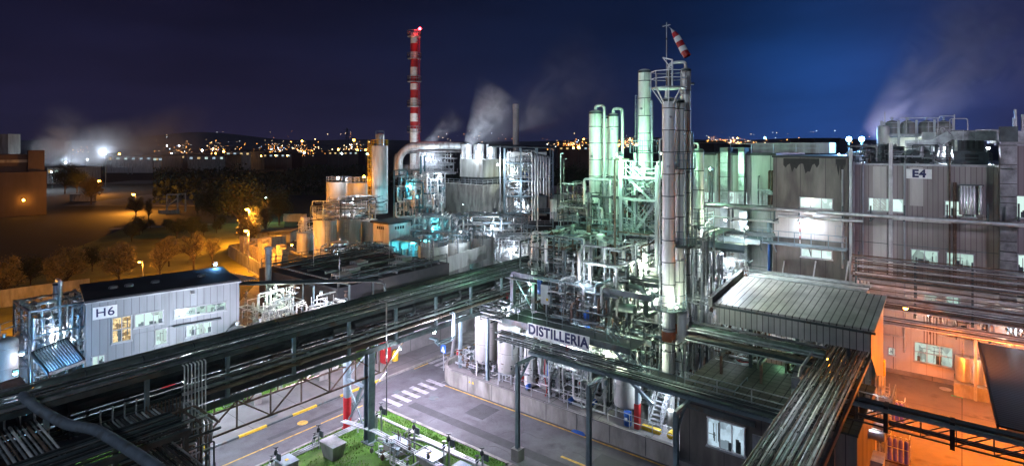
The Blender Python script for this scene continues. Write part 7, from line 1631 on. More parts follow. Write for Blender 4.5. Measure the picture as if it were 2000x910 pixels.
for i, a in enumerate(((520, 468, 384, 3, 'dark conifer left of the green lamp'), (497, 475, 400, 3, 'dark conifer right of the orange lamps'), (470, 455, 350, 4, 'broad dark tree behind the orange lamps'), (420, 440, 365, 4, 'dark tree left of the orange lamps'), (385, 430, 372, 3, 'slim dark tree in front of the steel portal'), (545, 440, 372, 4, 'dark tree right of the conifers, green lit'))):
    tpx(*a, 'dark trees round the tank farm')
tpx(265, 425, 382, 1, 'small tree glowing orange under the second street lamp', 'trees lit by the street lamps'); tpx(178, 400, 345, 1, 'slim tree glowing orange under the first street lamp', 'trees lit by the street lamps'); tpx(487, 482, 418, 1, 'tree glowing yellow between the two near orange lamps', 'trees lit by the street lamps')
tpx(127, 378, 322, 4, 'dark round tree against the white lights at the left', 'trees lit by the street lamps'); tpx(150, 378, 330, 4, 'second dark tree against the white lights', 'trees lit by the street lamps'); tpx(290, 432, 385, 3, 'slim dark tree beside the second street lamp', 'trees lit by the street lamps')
tpx(1125, 400, 322, 4, 'dark tree behind the pale roofed low hall', 'dark trees round the tank farm', d=190)
for i in range(12): tpx(250+i*17+rnd.uniform(-8, 8), 452+rnd.uniform(-8, 20), 425+rnd.uniform(-6, 12), 4, 'dark bush %s' % ('at the left', 'left of the path', 'near the path', 'by the path')[i % 4]+' in the row of scrub', 'scrub bushes on the meadow', name='bush')
# far dark woods as one mass
mb = MB(); r_ = random.Random(4)
for i in range(24000):
    f = r_.random(); px = r_.choice((r_.uniform(300, 760), r_.uniform(560, 1150), r_.uniform(300, 1560))); d = r_.uniform(230, 420) if px > 560 else r_.uniform(190, 400)
    x = (px-CX)/FPX*d; hh = r_.uniform(.5, 6.5)*(.6+.4*math.sin(x*.09)+.3*math.sin(x*.23+d*.05)); s = r_.uniform(.25, .85); a = r_.uniform(0, 6.28); c, q = math.cos(a)*s, math.sin(a)*s
    mb._add([(x-c, d-q, hh), (x+q*.5, d-c*.5, hh+s), (x+c, d+q, hh-.2), (x-q*.5, d+c*.5, hh-s)], [(0, 1, 2, 3)])
tag(mb.build('woodland', M['leaf_dark'], None, fr=XF), 'far dark woodland seen as one mass behind the plant', 'woodland', None, 'stuff')
MB().poly([(-70, 80), (-38, 74), (-42, 103), (-60, 150), (-95, 140), (-82, 100)], -.09, -.03).struct('meadow', M['grass_far'], fr=XF, label='grass lit orange by the street lamps')
MB().box((-160, 60, -.09), (-50, 80, -.04)).struct('meadow', M['grass_far'], fr=XF, label='dry grass behind the left process unit') 
a, b = P(215, 447, 0, XF)[:2], P(440, 437, 0, XF)[:2]
MB().bar(a+(-.02,), b+(-.02,), 3.2, .1).struct('dirt_path', M['concrete_pave'], fr=XF, label='pale dirt path across the dark meadow')
# yard wall, bales, low walls
t = T('yard_wall', 'dark concrete yard wall lit orange, left of the tank farm', 'wall', G.l(*P(447, 500, 0, XF)[:2])+(0,))
w1 = [P(x, y, 0)[:2] for x, y in ((447, 500), (520, 560), (600, 600))]
w1 = [P(x, y, 0)[:2] for x, y in ((558, 478), (447, 500), (535, 556))]
for a, b in zip(w1[:-1], w1[1:]): MB().bar(a+(1.0,), b+(1.0,), .18, 2.0).build('wall_panel', M['concrete'], t)
MB().poly([P(448, 502, 0)[:2], P(560, 478, 0)[:2], P(660, 520, 0)[:2], P(530, 560, 0)[:2]], -.05, .0).struct('tank_yard', M['yard'], label='orange lit ground of the yard with the paper bales', base=P(540, 520, 0)[:2]+(0,))
k = 0
for px, py in ((478, 497), (490, 502), (503, 507), (515, 512), (528, 518), (540, 523), (552, 526), (487, 494), (500, 499), (513, 503), (526, 508), (540, 513), (550, 518), (493, 489), (507, 494), (521, 500)):
    for lvl in range(2 if k % 3 else 3):
        u, v = P(px, py, 0)[:2]; s = .62
        MB().cbox((u, v, .58+lvl*1.12), (1.15, 1.5, 1.1), rnd.uniform(-.15, .15)).solo('paper_bale', M['bale'], 'pale bale by the yard wall, '+('bottom', 'second', 'third')[lvl]+' layer, '+('left end', 'left half', 'middle', 'right half', 'right end')[min(4, int((px-470)/18))]+', '+('front row' if py-(px-478)*.42 > 497 else ('middle row' if py-(px-478)*.42 > 492 else 'back row')), 'bale', (u, v, .03+lvl*1.12), 'paper bales in the yard')
    k += 1
t = T('low_wall', 'row of low slatted walls lit orange beside the short tanks', 'wall', P(590, 500, 0)[:2]+(0,))
for i in range(5): MB().bar(P(568, 490+i*2.5, .5)[:2]+(.25+.28*i,), P(626, 512+i*2.5, .5)[:2]+(.25+.28*i,), .12, .2).build('slat', M['concrete_pave'], t)
x, y, z = X(552, 458, 118); t = T('plant_hut', 'small concrete hut with a pale notice by the conifers', 'hut', (x, y, 0), None, XF)
MB().box((x-5.2, y, 0), (x+1.6, y+5, z+.4)).build('wall', M['concrete'], t); MB().box((x-5.5, y-.3, z+.403), (x+1.9, y+5.3, z+.65)).build('roof', M['roof_dark'], t); MB().box((x-1.2, y-.05, z-1.4), (x+.6, y-.003, z-.2)).build('notice', M['white'], t)
x0 = X(553, 420, 150)[0]; MB().box((x0, 150, 0), (X(598, 420, 150)[0], 150.3, X(0, 418, 150)[2])).solo('green_fence', M['tank'], 'long pale fence lit green behind the conifers', 'fence', (x0+3, 150, 0), None, XF)
# portal frame
x0, x1, zt_ = X(326, 0, 168)[0], X(347, 0, 168)[0], X(0, 380, 168)[2]; t = T('steel_portal', 'orange lit open steel portal on the meadow', 'portal', (x0, 168, 0), None, XF)
for a, b in (((x0, 168, 0), (x0, 168, zt_)), ((x1, 168, 0), (x1, 168, zt_)), ((x0, 168, zt_), (x1, 168, zt_)), ((x1, 172, 0), (x1, 172, zt_)), ((x1, 168, zt_), (x1, 172, zt_)), ((x0, 168, 2), (x1, 168, zt_-1))): MB().bar(a, b, .3).build('beam', M['steel_light'], t)
MB().box((x0-2, 167, 0), (x1+1, 167.4, 1.2)).build('step', M['concrete'], t)
x0, x1 = X(136, 0, 205)[0], X(184, 0, 205)[0]; MB().box((x0, 205, 0), (x1, 206, X(0, 380, 205)[2])).solo('garden_wall', M['concrete'], 'low wall glowing orange under the first street lamp', 'wall', (x0, 205, 0), None, XF)

# ---------------------------------------------------------------- far belt: sheds, roads, masts
fg = 'far buildings before the horizon'
for i, (a, b, y0, y1, d, mt, l) in enumerate(((92, 130, 328, 352, 300, 'tank', 'white lit hall behind the steam at the left'), (208, 298, 305, 318, 420, 'tank', 'long white lit hall left of the second lamp'), (300, 316, 306, 316, 400, 'tank_grey', 'small pale building beside the long lit hall'), (316, 365, 302, 314, 430, 'brickdark', 'dark building with orange lights'),
        (366, 440, 304, 314, 420, 'concrete', 'long concrete building lit orange'), (440, 490, 296, 312, 460, 'tank_grey', 'grey factory far behind the trees'), (500, 570, 300, 312, 500, 'brickdark', 'low far hall with a row of orange lights'), (1590, 1640, 272, 285, 300, 'roof_dark', 'dark roofs just left of the blue floodlights'),
        (1395, 1470, 283, 290, 240, 'roof_dark', 'far dark roof above the green lit wing'), (1380, 1420, 278, 290, 420, 'tank_grey', 'small far building above the wing roof'), (1090, 1150, 286, 296, 500, 'brickdark', 'far building left of the green columns'), (640, 700, 296, 304, 600, 'brickdark', 'far building behind the big grey tanks'))):
    A, B = Xb(a, b, y0, y1, d, 25); t = T('far_building', l, 'building', ((A[0]+B[0])/2, d, 0), fg, XF)
    MB().box((A[0], d, 0), B).build('wall', M[mt], t); MB().box((A[0]-.5, d-.5, B[2]), (B[0]+.5, d+25.5, B[2]+.6)).build('roof', M['roof_dark'], t)
    w_ = B[0]-A[0]; n = max(3, int(w_/5))
    if i not in (7, 8): 
        for k in range(n): x = A[0]+w_*(k+.5)/n; MB().box((x-1, d-.1, B[2]-2.6), (x+1, d-.004, B[2]-1.2)).build('window', rnd.choice((PANE[1], PANE[2], PANE_W)), t)
MB().box((-150, 190, -.09), (-95, 300, -.02)).struct('far_road', M['concrete_pave'], fr=XF, label='white lit yard of the neighbouring factory')
MB().box((-220, 300, -.09), (-60, 330, -.02)).struct('far_road', M['concrete_pave'], fr=XF, label='far lit road before the city')
x, y, z = X(678, 250, 620); t = T('pylon', 'dark lattice electricity pylon on the horizon', 'pylon', (x, y, 0), None, XF)
m = MB(); hh = z
for sx_ in (-1, 1):
    for sy_ in (-1, 1): m.bar((x+3*sx_, y+3*sy_, 0), (x+.4*sx_, y+.4*sy_, hh), .3)
for k in range(9): zz = hh*k/9; w0 = 3-2.6*k/9; m.bar((x-w0, y-w0, zz), (x+w0, y-w0, zz+hh/9), .18); m.bar((x+w0, y-w0, zz), (x-w0, y-w0, zz+hh/9), .18)
for zz, w0 in ((hh*.72, 6), (hh*.84, 5), (hh*.95, 4)): m.bar((x-w0, y, zz), (x+w0, y, zz), .3)
m.build('lattice', M['steel'], t)
# hills
hm = mk('dark hills', (.08, .085, .1), .95, dark=.6, sc=.002)
for nm, d, amp, base_, lab in (('hills', 5200, 75, 60, 'dark hills along the horizon'), ('hills', 3300, 22, 14, 'lower dark foothills before the horizon')):
    n = 120; vs = []; w_ = d*1.15
    hs = [max(5, base_+amp*(.5+.5*math.sin(i*.13+d))*(.6+.4*math.sin(i*.31+1+d))*(1.2 if i < 60 else .75)) for i in range(n+1)]
    for i in range(n+1): xx_ = -w_+2*w_*i/n; vs += [(xx_, d, -1), (xx_, d+200, hs[i]), (xx_, d+900, -1)]
    m = MB(); m._add(vs, [(i*3+j, (i+1)*3+j, (i+1)*3+j+1, i*3+j+1) for i in range(n) for j in (0, 1)], True); m.struct(nm, hm, fr=XF, label=lab)
# city lights: one mass of tiny lamps on houses
def lights_obj(name, label, col, pts):
    m = MB()
    for x, y, z, r in pts: m._add([(x-r, y, z), (x, y-r, z), (x+r, y, z), (x, y+r, z), (x, y, z-r), (x, y, z+r)], [(0,1,5),(1,2,5),(2,3,5),(3,0,5),(1,0,4),(2,1,4),(3,2,4),(0,3,4)])
    o = m.build(name, col, None, fr=XF); tag(o, label, 'lights', None, 'stuff')
cc = {'orange': emit('far orange light', (1, .38, .08), 9), 'warm': emit('far warm light', (1, .72, .4), 9), 'white': emit('far white light', (.8, .9, 1), 9), 'blue': emit('far blue light', (.3, .5, 1), 7)}
sets = {k: [] for k in cc}; r_ = random.Random(11)
for i in range(1500):
    px = r_.gauss(r_.choice((150, 350, 420, 540, 590, 690, 1110, 1130, 1230, 1390, 1410, 1440, 1480, 1560)), r_.choice((8, 16, 40))); py = 285-abs(r_.gauss(0, 7))+r_.uniform(-2, 9)+4*math.sin(px*.03); 
    dens = 1 if 1060 < px < 1290 or 1370 < px < 1620 or 280 < px < 720 else .35
    if r_.random() > dens: continue
    if px < 760: py = r_.gauss(293, 8); 
    py = min(py, 306); c = r_.choices(('orange', 'warm', 'white', 'blue'), (.6, .25, .11, .04))[0]
    d = min(3200, 22200/(py-284.5)) if py > 292 else r_.uniform(1800, 3200); X3 = X(px, py, d); sets[c].append((X3[0], d, max(1.5, X3[2]), d/FPX*r_.choice((.22, .28, .35, .45, .6, .9, 1.2))*.8))
for i in range(90):
    px = r_.choice((r_.uniform(100, 700), r_.uniform(1050, 1290), r_.uniform(1370, 1700), r_.uniform(850, 1000))); py = r_.uniform(255, 278); d = 3150; X3 = X(px, py, d); sets[r_.choice(('orange', 'warm', 'white'))].append((X3[0], d, X3[2], d/FPX*r_.choice((.3, .4, .6))))
for k, v in sets.items(): lights_obj('city_lights', 'far town lights, the %s ones, scattered along the horizon' % k, cc[k], v)
# single bright far lamps
fl = [(335, 300, 'wh', 3.2), (395, 294, 'wh', 4.2), (437, 296, 'or', 5), (421, 300, 'or', 3), (446, 307, 'or', 3.5), (393, 308, 'or', 4), (233, 301, 'or', 4), (326, 285, 'wh', 3), (350, 285, 'wh', 2.6), (228, 317, 'gr', 3.5), (295, 315, 'bl', 3.5), (171, 312, 'wh', 3), (252, 310, 'wh', 3), (311, 308, 'wh', 3),
      (510, 305, 'or', 3), (538, 304, 'or', 3), (561, 304, 'or', 3), (594, 299, 'wh', 3.5), (661, 292, 'or', 4), (668, 300, 'pk', 3), (691, 274, 'or', 5), (698, 293, 'or', 3.4), (714, 293, 'or', 3.4), (717, 301, 'gr', 3), (1130, 288, 'or', 6), (1120, 289, 'or', 4), (1208, 284, 'or', 4), (1392, 283, 'or', 5), (1385, 281, 'or', 4), (1400, 280, 'or', 3), (1440, 270, 'or', 3), (1494, 270, 'bl', 4), (1634, 274, 'or', 4), (1244, 284, 'wh', 4), (1140, 272, 'or', 3), (590, 276, 'or', 4), (860, 315, 'wh', 4)]
for i, (px, py, c, r) in enumerate(fl):
    d = 460 if py > 286 else 900; p = X(px, py, d); r2 = r*d/FPX*.42
    near = ('beside the steam at the left' if px < 260 else 'above the dark trees' if px < 500 else 'between the trees and the silo' if px < 760 else 'between the stacks and the green columns' if px < 1290 else 'above the wing roof')
    t = T('far_lamp', '%s far lamp %s, number %d from the left there' % ({'wh': 'white', 'or': 'orange', 'bl': 'blue', 'gr': 'green', 'pk': 'pinkish'}[c], near, 1+sum(1 for q in fl if q[0] < px and (q[0] < 260, q[0] < 500, q[0] < 760, q[0] < 1290) == (px < 260, px < 500, px < 760, px < 1290))), 'lamp', (p[0], p[1], 0), 'far lamps on the horizon', XF)
    MB().tube((p[0], p[1]+.5, 0), (p[0], p[1]+.5, p[2]), .12, 5).build('pole', M['steel'], t); MB().lathe(p[0], p[1], [(0, p[2]-r2), (r2*.8, p[2]-r2*.5), (r2, p[2]), (r2*.8, p[2]+r2*.5), (0, p[2]+r2)], 8).build('bulb', BULB[c], t)
# tall masts with white lamps on the neighbouring site
for i, (px, pyt, pyb) in enumerate(((171, 312, 340), (252, 311, 337), (260, 315, 337), (311, 308, 336))):
    d = 400; p = X(px, pyt, d); MB().tube((p[0], d-1, 0), (p[0], d-1, p[2]), .25, 6).solo('lamp_mast', M['tank'], ('leftmost', 'second', 'third', 'rightmost')[i]+' tall pale lamp mast on the neighbouring site', 'mast', (p[0], d, 0), 'pale lamp masts', XF)

# ---------------------------------------------------------------- steam
def steam(name, label, pts, rads, dens, nsc=.25, col=(.9, .92, 1), aniso=.0):
    """a plume: tube along pts with growing radius; density from noise, fading to the rim and along the plume"""
    m = MB(); path = [Vector(p) for p in pts]; base = tuple(path[0]); n = 16; vs = []
    for i, (p, r) in enumerate(zip(path, rads)):
        d = (path[min(i+1, len(path)-1)]-path[max(i-1, 0)]).normalized(); x_ = d.orthogonal().normalized(); y_ = d.cross(x_)
        vs += [tuple(p+x_*math.cos(k*2*math.pi/n)*r+y_*math.sin(k*2*math.pi/n)*r) for k in range(n)]
    m._add(vs, [(i*n+k, i*n+(k+1) % n, (i+1)*n+(k+1) % n, (i+1)*n+k) for i in range(len(path)-1) for k in range(n)]+[tuple(range(n-1, -1, -1)), tuple((len(path)-1)*n+k for k in range(n))])
    mt = bpy.data.materials.new(name+' vapour'); mt.use_nodes = True; nt = mt.node_tree; N = nt.nodes; L = nt.links; N.remove(N['Principled BSDF'])
    pv_ = N.new('ShaderNodeVolumePrincipled'); L.new(pv_.outputs[0], N['Material Output'].inputs['Volume']); pv_.inputs['Color'].default_value = col+(1,); pv_.inputs['Anisotropy'].default_value = aniso
    tc = N.new('ShaderNodeTexCoord')
    def vm(op, a, b=None):
        k = N.new('ShaderNodeVectorMath'); k.operation = op
        for i, q in enumerate((a, b)):
            if q is None: continue
            if isinstance(q, (tuple, Vector)): k.inputs[i].default_value = q
            else: L.new(q, k.inputs[i])
        return k
    def fm(op, a, b=None, clamp=False):
        k = N.new('ShaderNodeMath'); k.operation = op; k.use_clamp = clamp
        for i, q in enumerate((a, b)):
            if q is None: continue
            if isinstance(q, (int, float)): k.inputs[i].default_value = q
            else: L.new(q, k.inputs[i])
        return k.outputs[0]
    A = Vector((0, 0, 0)); B = path[-1]-path[0]; L_ = B.length; D = B.normalized()
    ob = tc.outputs['Object']
    dt = vm('DOT_PRODUCT', ob, D).outputs['Value']; tpar = fm('DIVIDE', dt, L_, True)
    sc_ = N.new('ShaderNodeVectorMath'); sc_.operation = 'SCALE'; sc_.inputs[0].default_value = D; L.new(dt, sc_.inputs['Scale'])
    rad = vm('LENGTH', vm('SUBTRACT', ob, sc_.outputs[0]).outputs[0]).outputs['Value']
    R = fm('ADD', fm('MULTIPLY', tpar, rads[-1]-rads[0]), rads[0])
    q = fm('SUBTRACT', 1., fm('DIVIDE', rad, R), True)
    nz = N.new('ShaderNodeTexNoise'); nz.inputs['Scale'].default_value = nsc; nz.inputs['Detail'].default_value = 6; nz.inputs['Roughness'].default_value = .62; nz.inputs['Distortion'].default_value = 1.2
    L.new(vm('ADD', ob, (3., 7., 1.)).outputs[0], nz.inputs[0])
    mr = N.new('ShaderNodeMapRange'); mr.inputs[1].default_value = .42; mr.inputs[2].default_value = .62; L.new(nz.outputs[0], mr.inputs[0])
    f = fm('MULTIPLY', fm('POWER', q, 1.3), fm('ADD', fm('MULTIPLY', mr.outputs[0], .92), .08))
    f = fm('MULTIPLY', f, fm('POWER', fm('SUBTRACT', 1., tpar, True), 1.1))
    L.new(fm('MULTIPLY', f, dens), pv_.inputs['Density'])
    o = m.build(name, mt, None, base=base, fr=XF); tag(o, label, 'steam', None, 'stuff')
steam('steam', 'white steam blowing to the right from the fan stacks', [X(915, 283, 149), X(945, 235, 149), X(985, 175, 149)], (1.6, 5.5, 8.5), 1.6, .3)
steam('steam', 'faint wide steam drifting right over the open structure', [X(940, 283, 152), X(1020, 225, 152), X(1200, 130, 152)], (3, 11, 20), .12, .1)
steam('steam', 'thin steam over the flue duct left of the stacks', [X(835, 280, 158), X(868, 248, 158), X(900, 225, 158)], (1.2, 3, 5), .6, .25)
steam('steam', 'small steam cloud rising beside the teal frame', [X(782, 345, 146), X(800, 318, 146), X(860, 292, 146)], (1.2, 3, 5.5), .8, .3)
steam('steam', 'large grey steam cloud drifting from the neighbouring factory at the left', [X(70, 300, 270), X(130, 262, 270), X(420, 262, 270)], (8, 15, 20), .4, .05)
steam('steam', 'tall pale steam column behind the dark building at the left', [X(80, 318, 240), X(98, 262, 240), X(150, 215, 240)], (6, 9, 13), .5, .08)
steam('steam', 'broad purple grey steam plume rising from behind the roof tanks', [X(1700, 262, 105), X(1820, 165, 105), X(1990, 20, 105)], (2.5, 9, 17), .4, .12)
# ---------------------------------------------------------------- lamps
def lpx(px, py, d, c, w, label, r=.16, dirv=(0, 0, -1), **k):
    if d > 80 and c in ('wh', 'cy', 'ye'): w *= .5; r *= .8
    p = X(px, py, d); u, v = G.l(p[0], p[1]); return flood((u, v, p[2]), c, w, label, r, dirv, **k)
def fl(u, v, z, c, w, label, r=.1, dirv=(0, 0, -1), **k): return flood((u, v, z), c, w, label, r, dirv, **k)
# sodium street lamps
for px, py, d, w, l, r in ((487, 408, 115, 8500, 'upper of the two near orange street lamps', .34), (486, 450, 90, 5500, 'lower of the two near orange street lamps, inside the yard wall', .26), (264, 379, 172, 11000, 'orange street lamp in the middle of the meadow', .46), (196, 353, 235, 4500, 'farthest orange street lamp, by the lit wall', .6), (279, 511, 84, 900, 'small orange street lamp behind the workshop roof', .2)):
    p = X(px, py, d); mast((p[0], p[1], 0), p[2], 'or', w, l, r, XF, .4)
p = X(522, 386, 150); mast((p[0], p[1], 0), p[2], 'gr', 800, 'small green street lamp by the conifer', .22, XF, .4)
p = P(-90, 600, 4, XF); mast((p[0], p[1], 0), 7, 'or', 2600, 'orange street lamp outside the picture edge, lighting the wall behind the left unit', .2, XF, .4)
mast((-48, 60, 0), 3.4, 'or', 1500, 'orange street lamp hidden behind the left process unit', .12, XF, .4)
# green floodlights on the stair tower and above
lpx(1208, 302, 45.6, 'gr', 1700, 'upper left green white floodlight on the stair tower corner', .19, (.1, .5, -.1), spot=(140, (48, 26, 15)))
lpx(1290, 300, 44.6, 'gr', 380, 'small green lamp on the right corner of the stair tower', .08, (-.1, -.2, -.3))
lpx(1245, 328, 45.0, 'gr', 600, 'lower green white floodlight below the tower landing', .17, (.0, .2, -.3))
fl(41.5, 19.9, 11.0, 'ye', 700, 'small yellow white lamp in front of the stair tower', .11, (.3, 0, -1))
fl(41.4, 19.3, 8.6, 'ye', 520, 'yellow white lamp low at the foot of the stair tower', .09, (.3, 0, -1)); fl(45.8, 19.6, 9.5, 'wh', 900, 'white lamp behind the stair tower stairs', .1)
lpx(1388, 330, 58, 'gr', 500, 'green lamp lighting the short column and the wing', .14, (0, 1, -.1))
fl(35.6, 26, 6.1, 'wh', 330, 'white lamp below the deck at its left end'); fl(36, 22.6, 5.9, 'wh', 380, 'white lamp below the deck behind the sign'); fl(36.2, 19.3, 5.9, 'ye', 300, 'white lamp below the deck over the wide tank'); fl(36.4, 15.6, 3.9, 'wh', 200, 'white lamp below the lower deck by the pale steps', dirv=(0, 0, -1))
fl(38.5, 31.5, 5.9, 'wh', 300, 'white lamp over the two domed tanks'); fl(35, 33.3, 5.9, 'wh', 90, 'white lamp under the rack end by the domed tanks')
fl(40.5, 25.5, 8.8, 'wh', 160, 'white lamp in the middle deck left part'); fl(41, 21.5, 8.8, 'ye', 200, 'white lamp in the middle deck right part'); fl(47, 24, 11.8, 'wh', 1100, 'white lamp below the top deck'); fl(48.6, 27.5, 6.5, 'wh', 1500, 'white lamp low behind the structure'); fl(46.6, 21.5, 8, 'wh', 900, 'white lamp behind the stair tower')
fl(43.0, 12.3, 8.0, 'wh', 600, 'white lamp among the pipes right of the tall columns'); fl(47, 16.5, 7.6, 'wh', 900, 'white lamp between the tall columns and the wing')
fl(41.4, 6.8, 6.3, 'or', 130, 'orange lamp behind the paved roof'); fl(41.6, 9.2, 5.9, 'gr', 60, 'green lamp behind the paved roof'); fl(37, 27.5, 8.8, 'gr', 60, 'green tinted lamp over the reactor dome')
# street and lawn
fl(30.0, 29.5, 10.5, 'wh', 1500, 'white floodlight high over the side road', .16) if False else None
fl(30.2, 31.5, 5.85, 'pu', 2000, 'white floodlight under the rack aimed at the side road', .12, (.2, -.3, -1)); fl(21, 34.6, 5.9, 'pu', 900, 'pinkish white lamp under the rack over the road'); fl(14.5, 36.6, 5.9, 'wh', 800, 'white lamp under the rack over the road at the left'); fl(30.5, 37.5, 5.9, 'pu', 1000, 'pinkish white lamp under the rack beyond the trestle'); fl(20, 45.2, 5.0, 'wh', 900, 'white lamp over the white pipework behind the pavement'); fl(31, 45.0, 5.0, 'pk', 260, 'warm lamp over the far pavement')
fl(26.5, 31.1, 5.7, 'wh', 420, 'white lamp under the rack over the lawn', .09)
# workshop
None if True else flood((3.2, -.7, 7.2), 'wh', 120, 'white wall lamp over the left half of the workshop', .08, (0, -.6, -1), fr=HF); None if True else flood((8.4, -.7, 7.2), 'wh', 120, 'white wall lamp over the right half of the workshop', .08, (0, -.6, -1), fr=HF) 
flood((5.5, -9, 9.6), 'wh', 20, 'white floodlight on the long rack facing the workshop', .12, (0, 1, -.3), fr=HF)
fl(28.5, 51.5, 6.5, 'ye', 420, 'greenish white lamp in the process yard right of the workshop'); fl(31.5, 48.5, 5.8, 'wh', 260, 'white lamp by the dark domed tanks')
lpx(112, 640, 45, 'wh', 420, 'white lamp inside the left process unit', .14); lpx(140, 615, 50, 'wh', 500, 'white lamp at the back of the left process unit', .14); lpx(42, 690, 42, 'pu', 14, 'violet white lamp over the grille at the left edge', .16); lpx(30, 728, 38, 'bl', 420, 'blue lamp over the small platform at the left edge', .14); lpx(45, 745, 37, 'cy', 60, 'cyan lamp beside the blue lit platform', .08)
# middle distance
lpx(660, 348, 122, 'wh', 800, 'white star bright lamp on the big grey tanks', .34, (0, -.6, -.5)); lpx(711, 345, 118, 'or', 350, 'orange lamp at the right edge of the big grey tanks', .28); lpx(690, 388, 108, 'wh', 1300, 'white lamp between the tall tanks', .25, (0, -.5, -1)); lpx(660, 490, 92, 'wh', 500, 'white lamp low between the short tanks', .14)
lpx(570, 478, 98, 'or', 300, 'orange lamp beside the short orange tanks', .2); lpx(840, 432, 101, 'cy', 4200, 'cyan lamp under the long middle rack', .2); lpx(820, 470, 96, 'cy', 1500, 'cyan lamp low beside the hut', .16); lpx(770, 430, 114, 'cy', 2600, 'cyan lamp at the foot of the silo', .16); lpx(960, 440, 97, 'wh', 1100, 'blue white lamp on the rack behind the open tanks', .24); lpx(1000, 485, 82, 'wh', 700, 'white lamp left of the process structure', .16); lpx(900, 452, 84, 'wh', 500, 'white lamp over the open tanks', .14)
lpx(835, 312, 148, 'wh', 1500, 'white lamp in the steam below the flue duct', .42, (0, -.6, .2)); lpx(972, 322, 136, 'wh', 2200, 'white lamp on the casing right of the fan stacks', .3, (0, -1, -.2)); lpx(955, 262, 143, 'wh', 10, 'small lamp', .05) if False else None
fl(*G.l(*X(935, 300, 141)[:2]), X(0, 296, 141)[2], 'wh', 3400, 'added white light on the cooling tower aimed up at the steam', .2, (0, .4, 1))  # added lamp, brightens the core of the steam from below
lpx(1000, 330, 141, 'ye', 1100, 'yellow white lamp in the top of the open structure', .3); lpx(1020, 400, 141, 'wh', 1300, 'white lamp low in the open structure', .3); lpx(1010, 360, 136, 'wh', 600, 'white lamp in front of the open structure', .2); lpx(905, 400, 128, 'wh', 1500, 'white lamp facing the cooling block', .2, (0, 1, 0)); lpx(860, 345, 132, 'wh', 1300, 'white lamp facing the concrete tank', .2, (0, 1, 0))
lpx(800, 360, 134, 'cy', 1500, 'cyan lamp in the teal frame', .18)
p = X(800, 60, 155); 
# chimney floodlight low down
lpx(830, 300, 155, 'wh', 2600, 'floodlight aimed up at the banded chimney', .2, (-.2, .3, 1))
# right: facades and roofs
fl(58.3, zU(1578, 430, 58.3)[0], zU(1578, 430, 58.3)[1], 'wh', 130, 'bright white lamp over the walkway on the stained block', .16, (-.5, 0, -.6))
fl(60.9, 19.6, 12.2, 'wh', 260, 'white lamp in the corner balcony beside the stained block', .12, (-.4, 0, -1)); fl(63.3, 27, 12.8, 'wh', 420, 'white lamp on the wing wall', .12, (-1, 0, -.4)); fl(61, 22, 6.5, 'wh', 300, 'white lamp low in front of the wing', .12)
for px, c, w_, l in ((1690, 'wh', 1500, 'left'), (1845, 'wh', 1500, 'middle'), (1930, 'wh', 1500, 'right')):
    p = PU(px, 262, 64.6); fl(64.6, p[0], p[1]-1.2, c, w_*.09, 'white roof lamp among the roof machines, '+l+' one', .14, (0, 0, -1))
for px, l in ((1658, 'left'), (1683, 'right')):
    v, z = PU(px, 272, 72); t = T('floodlight', l+' one of the two blue white floodlights on the roof beside the stained block', 'floodlight', (72, v, 18), 'blue white roof floodlights')
    MB().tube((72, v, 17), (72, v, z-.3), .1).build('pole', M['steel'], t); MB().lathe(72, v, [(0, z-.27), (.2, z-.2), (.27, z), (.2, z+.2), (0, z+.27)], 12).build('bulb', B_BL, t); light(t, (71.2, v, z+.3), 'bl', 1400, .3)
v, z = PU(1790, 248, 66); fl(67.8, v, z-1.6, 'ye', 60, 'yellow white lamp below the roof tank platform', .1)
fl(66, -19, 20.6, 'wh', 400, 'white lamp under the gantry on the far right roof', .12, (0, 0, 1))
p_ = X(1735, 262, 101); u_, v_ = G.l(p_[0], p_[1]); fl(u_, v_, 18.5, 'vi', 2000, 'second added violet light below the plume behind the roof tanks', .15, (0, 0, 1)); p_ = X(1800, 262, 96); u_, v_ = G.l(p_[0], p_[1]); fl(u_, v_, 18.5, 'vi', 1900, 'added violet white light tinting the plume behind the roof tanks', .2, (0, 0, 1)); v, z = PU(1850, 100, 86)  # added unseen lamps that light the plume violet from its base
# yard
fl(49.5, 3.2, 8.4, 'so', 4200, 'orange floodlight on the shed corner over the yard', .16, spot=(125, (51, 0, 0))); fl(40.5, -1.5, 9.0, 'or', 1700, 'orange floodlight over the near part of the yard', .16) if False else None
fl(40.6, -2.6, 4.6, 'so', 1500, 'orange lamp under the near edge of the canopy', .12, (.1, .5, -1))
fl(50, -2.4, 4.8, 'so', 1500, 'orange lamp under the middle of the canopy', .12, (.1, .5, -1)); fl(56, -2.6, 5.0, 'pk', 90, 'warm lamp under the far end of the canopy', .1, (.1, .5, -1))
fl(58.4, 2.2, 6.0, 'pk', 90, 'white lamp on the lower rack over the door of the pale wall', .12); fl(58.6, -3.2, 6.2, 'wh', 70, 'white lamp on the lower rack over the small tanks', .12)
fl(39.5, 4.4, 5.0, 'wh', 200, 'white lamp among the silver ducts beside the dense rack', .1); fl(26.5, 7.6, 11.2, 'wh', 150, 'white lamp', .1) if False else None
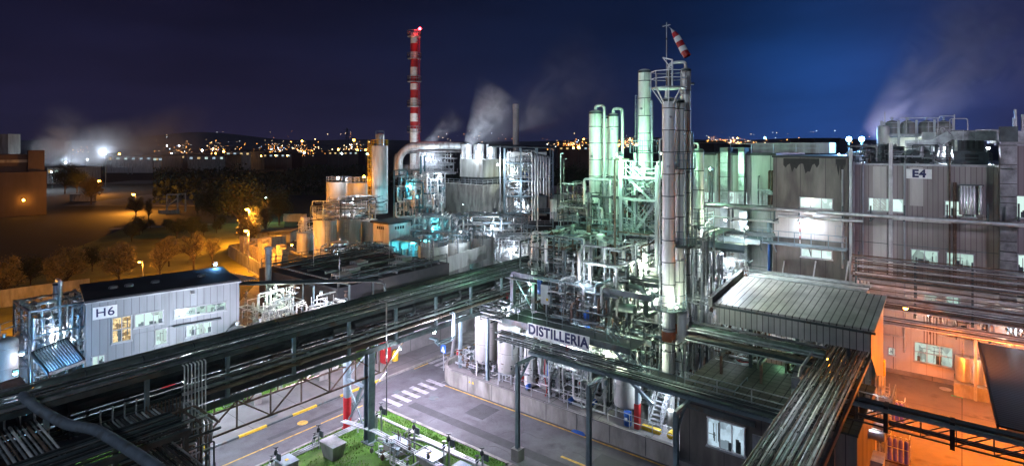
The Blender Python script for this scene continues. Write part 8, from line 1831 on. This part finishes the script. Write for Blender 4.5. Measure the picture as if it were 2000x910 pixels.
# added unseen light masts behind the camera, brightening facades and structures
for (x, y, z), c, w_, tgt, l in (((30, -6, 27), 'pu', 14000, (46, 49, 12), 'added unseen light mast right of and behind the camera'), ((-26, -4, 26), 'wh', 3500, (-19, 27, 8), 'added unseen light mast left of and behind the camera')):
    t = T('fill_light_mast', l, 'added light mast', (x, y, 0), None, XF); MB().lathe(x, y, [(.35, 0), (.15, z)], 10).build('pole', M['galv'], t); MB().box((x-.8, y-.3, z), (x+.8, y+.1, z+.5)).build('lamp_head', M['galv'], t)
    light(t, (x, y+.6, z), c, w_, .5, spot=(52 if x > 0 else 46, tgt))
    if x < 0: light(t, (x+.5, y+.6, z), 'wh', 15000, .5, spot=(26, (11.5, 41, 19))); light(t, (x-.5, y+.6, z), 'wh', 5000, .3, spot=(11, G.w((34.2, 22.9, 6.6))))  # added spots, one brightens the tall columns, one the sign
# neighbouring factory lights behind the steam
for i, (px, py, d, w_) in enumerate(((100, 336, 262, 2600), (128, 318, 262, 2200), (205, 300, 266, 1800))):
    p = X(px, py, d); t = T('far_lamp', ('left', 'middle', 'right')[i]+' one of three bright white yard lamps inside the steam at the left', 'lamp', (p[0], p[1], 0), 'yard lamps of the neighbouring factory', XF)
    MB().tube((p[0], p[1]+.6, 0), (p[0], p[1]+.6, p[2]), .15, 6).build('pole', M['steel'], t); MB().lathe(p[0], p[1], [(0, p[2]-.35), (.35, p[2]), (0, p[2]+.35)], 8).build('bulb', B_WH, t); light(t, (p[0], p[1]-1, p[2]+.5), 'wh', w_, .5)

# blue floodlight wash and white lamps on the metal roof
fl(46.0, 14.6, 12.1, 'wh', 420, 'white lamp under the walkway beside the columns over the metal roof', .1, (0, -.6, -1))

fl(43.6, 27.5, 5.2, 'wh', 420, 'white lamp low in front of the added white backdrop', .1)
fl(49.6, 30.5, 9.0, 'wh', 700, 'white lamp high at the left end of the structure', .1)

fl(60.1, 9.0, 19.2, 'pu', 160, 'wall lamp on the factory roof edge between the stained block and the E4 wall', .06, (-1, 0, -.5), off=1.2)

fl(36.3, 22.4, 10.2, 'wh', 230, 'added white light over the front deck, brightening the columns', .08, (.5, -.3, -.2))  # added light without a pole, brightens the columns and front structure
fl(37.2, 15.2, 9.0, 'ye', 150, 'white lamp beside the foot of the nearest tall column', .08, (.1, .3, .3))
fl(46.2, 13.2, 13.6, 'ye', 420, 'pale green lamp beside the short right hand column', .08, (-.2, .3, .3))
h = MB().box((-6200, -320, -3), (6200, 6600, 420)).build('haze', None, None, fr=XF)
hz = bpy.data.materials.new('night haze'); hz.use_nodes = True; N = hz.node_tree.nodes; N.remove(N['Principled BSDF'])
pv_ = N.new('ShaderNodeVolumePrincipled'); pv_.inputs['Density'].default_value = .00006; pv_.inputs['Color'].default_value = (.6, .66, .95, 1); hz.node_tree.links.new(pv_.outputs[0], N['Material Output'].inputs['Volume'])
h.data.materials.clear(); h.data.materials.append(hz); tag(h, 'thin night haze', 'haze', None, 'stuff')
